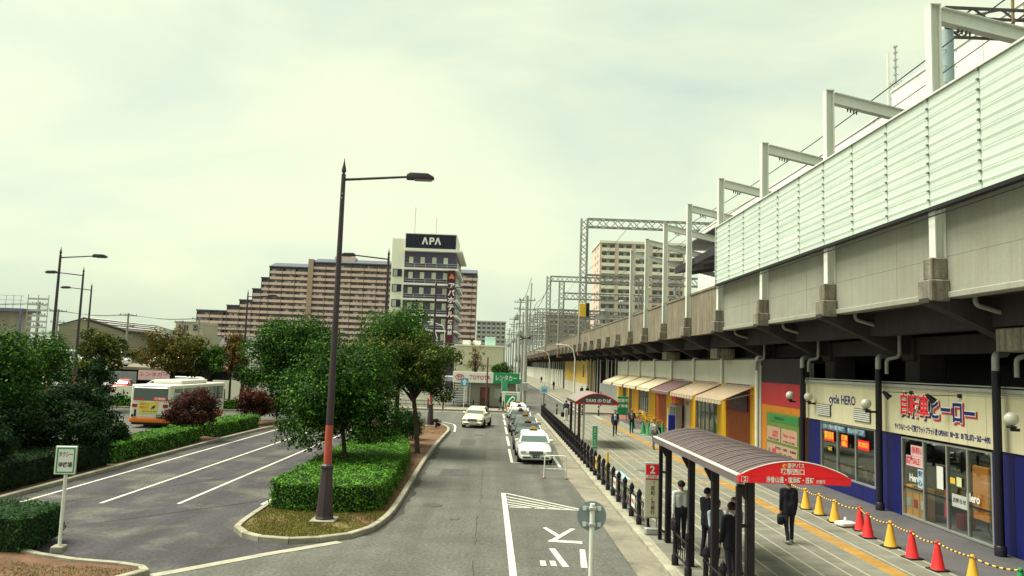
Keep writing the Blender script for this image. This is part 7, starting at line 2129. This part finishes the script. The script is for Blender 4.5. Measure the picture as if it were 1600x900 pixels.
    if taxi is not None:
        s = MB().box(-0.2, 0.2, 0.02, 0.2, H - 0.02, H + 0.03, bev=0.01).build('roof_sign', BLACK_PLAIN, t)
        MB().prism([(-0.16, H + 0.03), (0.16, H + 0.03), (0.09, H + 0.17), (-0.09, H + 0.17)], 0.05, 0.17, 'y').build('lantern', taxi, s)
    return t
TY = M('lantern_amber', (0.75, 0.42, 0.05), 0.4); TW = M('lantern_white', (0.7, 0.7, 0.65), 0.4); TB_ = M('lantern_blue', (0.02, 0.03, 0.15), 0.4); TR_ = M('lantern_red', (0.45, 0.06, 0.05), 0.4)
gq = 'taxis waiting in line'
W1, SIL, BLK, GRY = paint('white', (0.78, 0.79, 0.74)), paint('silver', (0.5, 0.52, 0.5), 0.3), paint('black', (0.012, 0.012, 0.016)), paint('dark_grey', (0.06, 0.065, 0.075))
car('taxi', 'white taxi with amber roof lamp leading the waiting line', (2.12, 40.1, 0), R_(1), W1, 'sedan', TY, gq, '・1 51')
car('taxi', 'black taxi right behind the white leading taxi', (2.08, 45.6, 0), R_(-1), BLK, 'sedan', TY, gq, '・2 37')
car('taxi', 'third taxi in line, dark grey with amber roof lamp', (2.15, 51.1, 0), R_(1), GRY, 'sedan', TY, gq, '・8 04')
car('taxi', 'fourth taxi in line, black with reddish roof lamp', (2.02, 56.6, 0), R_(0), BLK, 'sedan', TR_, gq, '・4 62')
car('taxi', 'fifth taxi in line, silver with dark blue roof lamp', (2.1, 62.2, 0), R_(-1), SIL, 'sedan', TB_, gq, '・7 15')
car('taxi', 'last taxi in line, white with amber roof lamp by the orange box', (2.15, 68.0, 0), R_(2), W1, 'sedan', TY, gq, '・3 90')
car('compact_car', 'pale yellow compact car driving towards the camera', (-1.2, 59.2, 0), R_(-10), paint('pale_yellow', (0.72, 0.7, 0.45)), 'hatch', None, None, '51-64')
car('parked_car', 'silver car half hidden behind the front island tree', (-13.6, 63.2, 0), R_(6), SIL, 'hatch', None, 'cars at left', '30-12')
gv = 'vans on the parking deck'
car('van', 'white van with dark windows on the deck, leftmost', (-56.5, 103.2, 2.8), R_(92), W1, 'van', None, gv)
car('van', 'white van with dark windows on the deck, behind the lamp posts', (-50.8, 103.6, 2.8), R_(88), W1, 'van', None, gv)
gc = 'parked cars at left'
for i, (x, y, z, k, c) in enumerate(((-47.5, 92, 0, 'van', W1), (-43.5, 92, 0, 'hatch', paint('red', (0.5, 0.03, 0.03))), (-39.5, 93, 0, 'hatch', SIL), (-35.8, 91, 0, 'hatch', SIL), (-44, 104, 2.8, 'hatch', W1), (-41, 104, 2.8, 'van', SIL), (-37.2, 96, 0, 'van', W1), (-34.5, 92, 0, 'sedan', GRY), (-53, 92, 0, 'hatch', W1))):
    car('parked_car', ['white van under the loose olive tree', 'red hatchback parked behind the verge trees', 'silver hatchback parked behind the mixed tree, left side', 'silver hatchback parked behind the mixed tree, right side', 'white hatchback on the deck behind the loose olive tree', 'silver van on the deck edge at right', 'white van before the white annex', 'dark sedan before the white annex', 'white hatchback under the slatted deck'][i], (x, y, z), R_(rr.uniform(-25, 25) if i % 2 else 90), c, k, None, gc)

# ---- the bus
bus = thing('bus', 'white bus with orange skirt and yellow rear advert in the bus lane', 'bus', (-21.7, 49.6, 0), R_(-2))
# local: rear face at y=0, front at +y
BW = M('bus_white', (0.8, 0.79, 0.7), 0.35, 0.04, 0.5, coat=0.3)
BO = M('bus_orange', (0.75, 0.2, 0.03), 0.4, 0.05, 0.5)
bw2 = 1.27
o = MB().box(-bw2, bw2, 0, 8.9, 0.62, 2.72).build('body', BW, bus); bevel_mesh(o.data, 0.12, 3)
o = MB().box(-bw2 - 0.005, bw2 + 0.005, -0.015, 8.91, 0.34, 0.66).build('skirt', BO, bus); bevel_mesh(o.data, 0.06, 2)
o = MB().box(-0.95, 0.95, 2.2, 6.4, 2.72, 2.98).build('roof_unit', BW, bus); bevel_mesh(o.data, 0.1, 3)
w = MB().box(-1.1, 1.1, -0.03, 0.03, 1.72, 2.55, bev=0.03).build('rear_window', CAR_GLASS, bus)
MB().box(0.2, 1.02, -0.042, -0.031, 1.74, 1.94).build('route_sign', RED_SIGN, bus)
lettering('堺駅前', 0.17, INK_WHITE, bus, (0.61, -0.043, 1.84), bold=0.02, width=0.7)
MB().box(-0.95, -0.4, -0.042, -0.031, 1.74, 1.82).build('sticker', RED_SIGN, bus)
ad = MB().box(-0.72, 0.5, -0.03, 0.01, 0.92, 1.66, bev=0.005).build('advert', M('advert_yellow', (0.78, 0.62, 0.12), 0.5, 0.1, 3.0), bus)
lettering('大阪南港・堺', 0.12, INK_RED, ad, (-0.35, -0.032, 1.5), width=0.6)
lettering('乗合バス', 0.16, INK_RED, ad, (-0.35, -0.032, 1.3), width=0.55)
lettering('072-238', 0.1, INK_BLACK, ad, (0.0, -0.032, 1.05), width=0.9)
MB().prism([(0.05, 1.2), (0.3, 1.25), (0.38, 1.45), (0.2, 1.38)], -0.036, -0.031, 'y').build('advert_figure', INK_NAVY, ad)
for s in (-1, 1):
    MB().box(s * 0.98 - 0.16, s * 0.98 + 0.16, -0.03, 0.02, 1.3, 1.52, bev=0.01).build('tail_light', TAIL, bus)
MB().box(-0.98, -0.86, -0.025, 0.02, 0.72, 1.15).build('grille', BLACK_PLAIN, bus)
MB().box(-1.15, -1.02, -0.025, 0.02, 0.7, 0.85).build('grille', BLACK_PLAIN, bus)
p_ = MB().box(0.45, 0.85, -0.04, -0.005, 0.66, 0.86).build('number_plate', M('plate_dark', (0.05, 0.07, 0.06), 0.5), bus)
lettering('27-48', 0.12, INK_WHITE, p_, (0.65, -0.041, 0.76), width=0.3)
for s in (-1, 1):
    for k in range(6):
        MB().box(s * bw2 - 0.015, s * bw2 + 0.015, 0.5 + k * 1.36, 1.72 + k * 1.36, 1.55, 2.5, bev=0.01).build('side_window', CAR_GLASS, bus)
    for y in (2.0, 6.6):
        w = MB().lathe([(0.3, -0.13), (0.46, -0.13), (0.48, -0.1), (0.48, 0.1), (0.46, 0.13), (0.3, 0.13)], n=20)
        o = link('wheel', w.mesh('wheel', RUBBER), bus, (s * (bw2 - 0.12), y, 0.48), (0, R_(90), 0))
        MB().lathe([(0.02, -0.05), (0.3, -0.05), (0.31, 0.05), (0.02, 0.06)], n=14).build('rim', GALV, o)
MB().box(-bw2 + 0.1, bw2 - 0.1, 0.1, 8.8, 0.2, 0.36).build('underbody', BLACK_PLAIN, bus)

# ================================================================== PEOPLE (facing +Y before turning)
def capsule(m, p0, p1, r0, r1, n=10):
    p0, p1 = Vector(p0), Vector(p1)
    d = p1 - p0
    if d.length < 1e-5: d = Vector((0, 0, 1e-3)); p1 = p0 + d
    dn = d.normalized()
    pts, rs = [], []
    for k in range(4):
        a = math.pi / 2 * k / 4 + 0.12
        pts.append(p0 - dn * (r0 * math.cos(a))); rs.append(max(0.001, r0 * math.sin(a)))
    pts.append(p0); rs.append(r0); pts.append(p1); rs.append(r1)
    for k in range(3, -1, -1):
        a = math.pi / 2 * k / 4 + 0.12
        pts.append(p1 + dn * (r1 * math.cos(a))); rs.append(max(0.001, r1 * math.sin(a)))
    m.tube(pts, rs, n)

SKIN = M('skin', (0.42, 0.24, 0.16), 0.6, 0.08, 6.0)
HAIR = M('hair_black', (0.012, 0.01, 0.011), 0.6, 0.2, 20.0)
HAIRG = M('hair_grey', (0.12, 0.11, 0.11), 0.7, 0.2, 20.0)
SHOE = M('shoe_dark', (0.015, 0.013, 0.014), 0.5, 0.1, 5.0)
EYE = M('eye', (0.02, 0.015, 0.012), 0.3)
LIP = M('lip', (0.3, 0.12, 0.1), 0.5)
def cloth(name, col): return M('cloth_' + name, col, 0.85, 0.16, 4.0, fine=0.1, bscale=30)

def person(label, loc, rz, top, bottom, stride=0.0, arms=((5, 12), (-5, 15)), jacket=False, short=False, hair=HAIR, h=1.72, shoes=SHOE, lean=0.0, head_turn=0.0,
           head_tilt=0.0, collar=None, bald=False, vox=0.012, cap=None, out=6.0, width=1.0, ratio=0.34, vest=None):
    t = thing('person', label, 'person', loc, rz, 'people on the street')
    S = h / 1.72
    caps = []
    def C(p0, p1, r0, r1, zone): caps.append((Vector(p0), Vector(p1), r0, r1, zone))
    ly = math.sin(R_(lean))
    up = lambda x, y, z: (x * width, y + ly * max(0, z - 0.9), z)
    T = 'top'
    # trunk
    for s in (-1, 1):
        C(up(s * 0.075, 0, 0.95), up(s * 0.085, 0.005, 1.12), 0.105, 0.098, 'bottom' if not jacket else T)
        C(up(s * 0.08, 0.0, 1.06), up(s * 0.095, 0.005, 1.31), 0.1, 0.108, T)
        C(up(s * 0.03, -0.01, 1.40), up(s * 0.165, -0.01, 1.405), 0.075, 0.062, T)
        if jacket: C(up(s * 0.075, 0.0, 0.8), up(s * 0.08, 0.0, 1.05), 0.118, 0.108, T)
    C(up(0, 0.02, 1.0), up(0, 0.03, 1.3), 0.11, 0.11, T)
    C(up(0, 0, 0.93), up(0, 0, 1.0), 0.12, 0.12, T if jacket else 'bottom')
    # neck and head
    hb = Vector(up(0, 0.012, 1.5)); q = Euler((R_(head_tilt), 0, R_(head_turn))).to_matrix()
    H = lambda x, y, z: hb + q @ Vector((x, y, z))
    C(up(0, -0.01, 1.42), H(0, 0, 0.05), 0.058, 0.054, 'skin')
    C(H(0, -0.008, 0.125), H(0, 0.002, 0.118), 0.094, 0.09, 'skin'); C(H(0, 0.012, 0.09), H(0, 0.025, 0.04), 0.07, 0.052, 'skin')
    C(H(0, 0.04, 0.03), H(0, 0.055, 0.022), 0.035, 0.03, 'skin')
    C(H(0, 0.088, 0.1), H(0, 0.106, 0.07), 0.011, 0.016, 'skin')
    for s in (-1, 1):
        C(H(s * 0.088, -0.005, 0.1), H(s * 0.092, -0.01, 0.07), 0.017, 0.013, 'skin')
        C(H(s * 0.031, 0.083, 0.105), H(s * 0.031, 0.084, 0.104), 0.0125, 0.0125, 'eye')
    C(H(-0.02, 0.08, 0.035), H(0.02, 0.08, 0.035), 0.0105, 0.0105, 'lip')
    if collar: C(up(0, 0.0, 1.44), up(0, 0.008, 1.475), 0.07, 0.064, 'collar')
    if vest: C(up(0, 0.05, 1.1), up(0, 0.06, 1.32), 0.1, 0.1, 'collar')
    # legs
    for s in (-1, 1):
        st = stride * s
        hip = Vector((s * 0.088 * width, 0, 0.92))
        knee = hip + Vector((s * 0.006, 0.44 * math.sin(R_(st)), -0.44 * math.cos(R_(st))))
        bend_ = 6 + (abs(st) * 0.9 if st < 0 else 0)
        ank = knee + Vector((s * 0.004, 0.40 * math.sin(R_(st - bend_)), -0.40 * math.cos(R_(st - bend_))))
        C(hip, knee, 0.09, 0.064, 'bottom'); C(knee, ank, 0.062, 0.05, 'bottom')
        lift = R_(max(0, -st) * 0.7)
        toe = ank + Vector((s * 0.03, 0.15 * math.cos(lift), -0.055 - 0.1 * math.sin(lift)))
        C(ank + Vector((0, -0.035, -0.05)), toe, 0.042, 0.036, 'shoes')
    zlow = min(min(c[0].z - c[2], c[1].z - c[3]) for c in caps if c[4] == 'shoes')
    # arms and hands
    for s, (a, b) in zip((-1, 1), arms):
        sh_ = Vector(up(s * 0.192, -0.01, 1.4))
        oa = R_(out)
        d1 = Vector((s * math.sin(oa), math.sin(R_(a)), -math.cos(R_(a)))).normalized()
        el = sh_ + d1 * 0.28
        d2 = Vector((s * math.sin(oa) * 0.2 - s * 0.25 * max(0, math.sin(R_(b))) * (1 if b > 45 else 0.2), math.sin(R_(a + b)), -math.cos(R_(a + b)))).normalized()
        wr_ = el + d2 * 0.24
        C(sh_, el, 0.056, 0.046, T); C(el, wr_, 0.044, 0.034 if not jacket else 0.042, 'skin' if short else T)
        pe = wr_ + d2 * 0.085
        C(wr_ - d2 * 0.01, pe, 0.027, 0.03, 'skin')
        across = d2.cross(Vector((s, 0, 0.0))); across = across.normalized() if across.length > 0.1 else Vector((0, 1, 0))
        palm_n = d2.cross(across).normalized() * (1 if d2.cross(across).x * s < 0 else -1)
        for k, ln in enumerate((0.062, 0.075, 0.07, 0.055)):
            r0 = pe + across * (0.031 - 0.021 * k)
            m1 = r0 + (d2 * 0.9 + palm_n * 0.25).normalized() * ln * 0.55
            C(r0, m1, 0.0115, 0.0105, 'skin'); C(m1, m1 + (d2 * 0.6 + palm_n * 0.7).normalized() * ln * 0.5, 0.0105, 0.0095, 'skin')
        tb_ = wr_ + d2 * 0.03 + across * 0.025
        C(tb_, tb_ + (across * 0.6 + d2 * 0.8).normalized() * 0.05, 0.014, 0.012, 'skin')
        t['hand%d' % s] = tuple(pe)
    m = MB()
    for (p0, p1, r0, r1, z) in caps: capsule(m, p0, p1, r0, r1)
    me = m.mesh('body', SKIN)
    o = link('body', me, None)
    md = o.modifiers.new('r', 'REMESH'); md.mode = 'VOXEL'; md.voxel_size = vox
    sm = o.modifiers.new('s', 'SMOOTH'); sm.factor = 0.5; sm.iterations = 2
    dc = o.modifiers.new('d', 'DECIMATE'); dc.ratio = ratio
    dg = bpy.context.evaluated_depsgraph_get()
    nm = bpy.data.meshes.new_from_object(o.evaluated_get(dg)); nm.name = 'body'
    o.modifiers.clear(); o.data = nm
    zones = {'skin': SKIN, 'top': top, 'bottom': bottom, 'shoes': shoes, 'eye': EYE, 'lip': LIP, 'collar': collar or vest or top}
    keys = list(zones); nm.materials.clear()
    for k in keys: nm.materials.append(zones[k])
    n = len(nm.polygons); ce = np.empty(n * 3); nm.polygons.foreach_get('center', ce); ce = ce.reshape(-1, 3)
    best = np.full(n, 1e9); zi = np.zeros(n, int)
    for (p0, p1, r0, r1, z) in caps:
        a, b = np.array(p0), np.array(p1); ab = b - a
        tt = np.clip(((ce - a) @ ab) / (ab @ ab + 1e-9), 0, 1)
        d = np.linalg.norm(ce - a - tt[:, None] * ab, axis=1) - (r0 + (r1 - r0) * tt)
        if z in ('eye', 'lip'): d = d - 0.004
        k = d < best
        best[k] = d[k]; zi[k] = keys.index(z)
    nm.polygons.foreach_set('material_index', zi.astype(np.int32)); nm.polygons.foreach_set('use_smooth', np.ones(n, bool)); nm.update()
    o.parent = t; o.location = (0, 0, -zlow)
    o.scale = (S, S, S); o.location = (0, 0, -zlow * S)
    # hair
    if not bald or hair is HAIRG:
        rng = np.random.default_rng(int(abs(loc[0]) * 100))
        hv, hf = [], []
        NU, NV = 18, 9
        for j in range(NV + 1):
            th = math.pi * 0.68 * j / NV
            for i in range(NU):
                ph = 2 * math.pi * i / NU
                x, y, z = math.sin(th) * math.cos(ph), math.sin(th) * math.sin(ph), math.cos(th)
                lim = 0.50 if y > 0.35 else (0.72 if y > -0.1 else 1.0)
                tt = th * lim
                x, y, z = math.sin(tt) * math.cos(ph), math.sin(tt) * math.sin(ph), math.cos(tt)
                r_ = 0.102 * (1 + rng.uniform(-0.03, 0.05))
                hv.append(H(x * r_, -0.01 + y * (r_ + 0.006), 0.122 + z * r_))
        for j in range(NV):
            for i in range(NU):
                i2 = (i + 1) % NU
                hf.append((j * NU + i, (j + 1) * NU + i, (j + 1) * NU + i2, j * NU + i2))
        mm = MB(); mm.add(hv, hf, 0, True)
        ho_ = mm.build('hair', hair, t); ho_.scale = (S, S, S); ho_.location = (0, 0, -zlow * S)
    if cap is not None:
        mm = MB(); cv = []
        mm.ball(H(0, -0.005, 0.15), (0.108, 0.115, 0.085), 14, 8)
        mm.add([H(-0.08, 0.08, 0.15), H(0.08, 0.08, 0.15), H(0.06, 0.18, 0.135), H(-0.06, 0.18, 0.135)], [(0, 1, 2, 3)])
        c_ = mm.build('cap', cap, t); c_.scale = (S, S, S); c_.location = (0, 0, -zlow * S)
    t['zoff'] = -zlow * S; t['S'] = S
    return t
def hand_of(t, s):
    p = Vector(t['hand%d' % s]) * t['S'] + Vector((0, 0, t['zoff']))
    return Matrix.Translation(t.location) @ Matrix.Rotation(t.rotation_euler.z, 4, 'Z') @ p
def bag(label, p, rz, mat, w=0.36, hgt=0.3, d=0.12, drop=0.16, name='bag'):
    t = thing(name, label, 'bag', (p.x, p.y, p.z - drop - hgt), rz, 'bags carried by people')
    o = MB().box(-w / 2, w / 2, -d / 2, d / 2, 0, hgt, bev=0.04).build('body', mat, t); bevel_mesh(o.data, 0.02, 2)
    MB().tube(bend([(-w * 0.25, 0, hgt - 0.01), (-w * 0.2, 0, hgt + drop), (w * 0.2, 0, hgt + drop), (w * 0.25, 0, hgt - 0.01)], 0.06), 0.011, 6).build('handle', mat, t)
    return t
BLKC, NVY = cloth('black', (0.012, 0.012, 0.02)), cloth('navy', (0.018, 0.022, 0.055))
WHT, LBL, GRYC = cloth('white', (0.6, 0.62, 0.58)), cloth('light_blue', (0.38, 0.46, 0.5)), cloth('grey', (0.14, 0.14, 0.15))
TRO = cloth('trouser_dark', (0.02, 0.019, 0.03))
GREYSHOE = M('shoe_grey', (0.3, 0.3, 0.28), 0.7, 0.15, 8)
PZ = 0.122
p = person('man in black jacket walking away past the yellow cones', (8.35, 21.75, PZ), R_(-4), BLKC, TRO, 9, ((-6, 10), (4, 14)), jacket=True, shoes=GREYSHOE, lean=4, h=1.75)
bag('black bag held low by the man in black', hand_of(p, -1), R_(70), BLKC, 0.42, 0.26, 0.18, 0.06)
p = person('man in white shirt seen from behind at the shelter post', (5.08, 20.75, PZ), R_(10), WHT, TRO, 6, ((-8, 8), (10, 20)), h=1.74, width=1.05)
bag('dark briefcase carried by the man in white shirt', hand_of(p, -1), R_(80), BLKC, 0.4, 0.3, 0.12, 0.05)
person('person in long black coat standing behind the second shelter post', (5.55, 19.9, PZ), R_(-60), BLKC, BLKC, 2, ((8, 20), (10, 60)), jacket=True, h=1.70)
person('man in black suit with back turned inside the shelter', (5.38, 17.35, PZ), R_(20), BLKC, TRO, 3, ((5, 10), (12, 40)), jacket=True, collar=WHT, h=1.78, width=1.08, hair=HAIR)
person('balding man in light blue shirt waiting in the shelter', (5.75, 18.3, PZ), R_(110), LBL, GRYC, 2, ((8, 20), (20, 70)), h=1.74, bald=True, hair=HAIRG, width=1.12)
person('dark haired man in pale shirt facing the others in the shelter', (5.28, 18.25, PZ), R_(-150), LBL, TRO, 2, ((15, 70), (12, 60)), short=True, h=1.70, collar=WHT, head_tilt=-12)
p = person('man in navy jacket walking towards the camera', (8.45, 53.5, PZ), R_(175), NVY, TRO, 16, ((18, 10), (-16, 20)), jacket=True, vest=LBL, h=1.78, vox=0.016)
person('walker in dark vest and cap near the green cones', (10.05, 56.0, PZ), R_(180), cloth('vest_brown', (0.06, 0.05, 0.045)), NVY, 8, ((10, 50), (8, 40)), h=1.72, cap=cloth('cap_red', (0.3, 0.08, 0.07)), vest=cloth('vest_grey', (0.25, 0.2, 0.17)), vox=0.016, width=1.1)
p = person('man in pale shirt and dark trousers walking by the shops', (9.5, 45.5, PZ), R_(195), LBL, GRYC, 14, ((16, 15), (-14, 20)), vest=cloth('shirt_cream', (0.55, 0.5, 0.33)), h=1.74, vox=0.016)
bg = thing('shoulder_bag', 'dark shoulder bag on the man in pale shirt', 'bag', (9.78, 45.6, 1.0), R_(195), 'bags carried by people')
o = MB().box(-0.1, 0.1, -0.18, 0.18, 0, 0.42, bev=0.04).build('body', BLKC, bg); bevel_mesh(o.data, 0.03, 2)
MB().tube([(0, -0.1, 0.4), (0.12, -0.05, 0.55), (0.14, 0.1, 0.52), (0, 0.12, 0.4)], 0.015, 6).build('strap', BLKC, bg)
p = person('walker in purple top and white trousers going away', (6.3, 66.8, PZ), R_(-3), cloth('plum', (0.05, 0.04, 0.085)), WHT, 9, ((-6, 12), (6, 40)), h=1.72, vox=0.018)
bag('dark bag carried by the walker in white trousers', hand_of(p, -1), R_(10), BLKC, 0.45, 0.4, 0.18, 0.1)
far_people = [('person in black standing against the white wall far off', (11.6, 150, 0.13), 40, BLKC, BLKC), ('person in dark clothes at the far end of the white wall', (12.5, 205, 0.13), 0, BLKC, GRYC),
              ('person in black with red bag by the yellow shed, left of two', (13.2, 116, 0.13), 170, BLKC, TRO), ('person in black by the yellow shed, right of two', (13.9, 115, 0.13), 190, BLKC, TRO),
              ('person in white shirt by the grey hoarding', (12.9, 93, 0.13), 200, WHT, TRO), ('pedestrian in black crossing before the rental office', (0.75, 78.4, 0.125), 85, BLKC, GRYC)]
for i, (lab, loc, rz, a, b) in enumerate(far_people):
    person(lab, loc, R_(rz), a, b, 10 if i != 0 else 3, ((12, 15), (-10, 15)), jacket=True, vox=0.022, ratio=0.5)
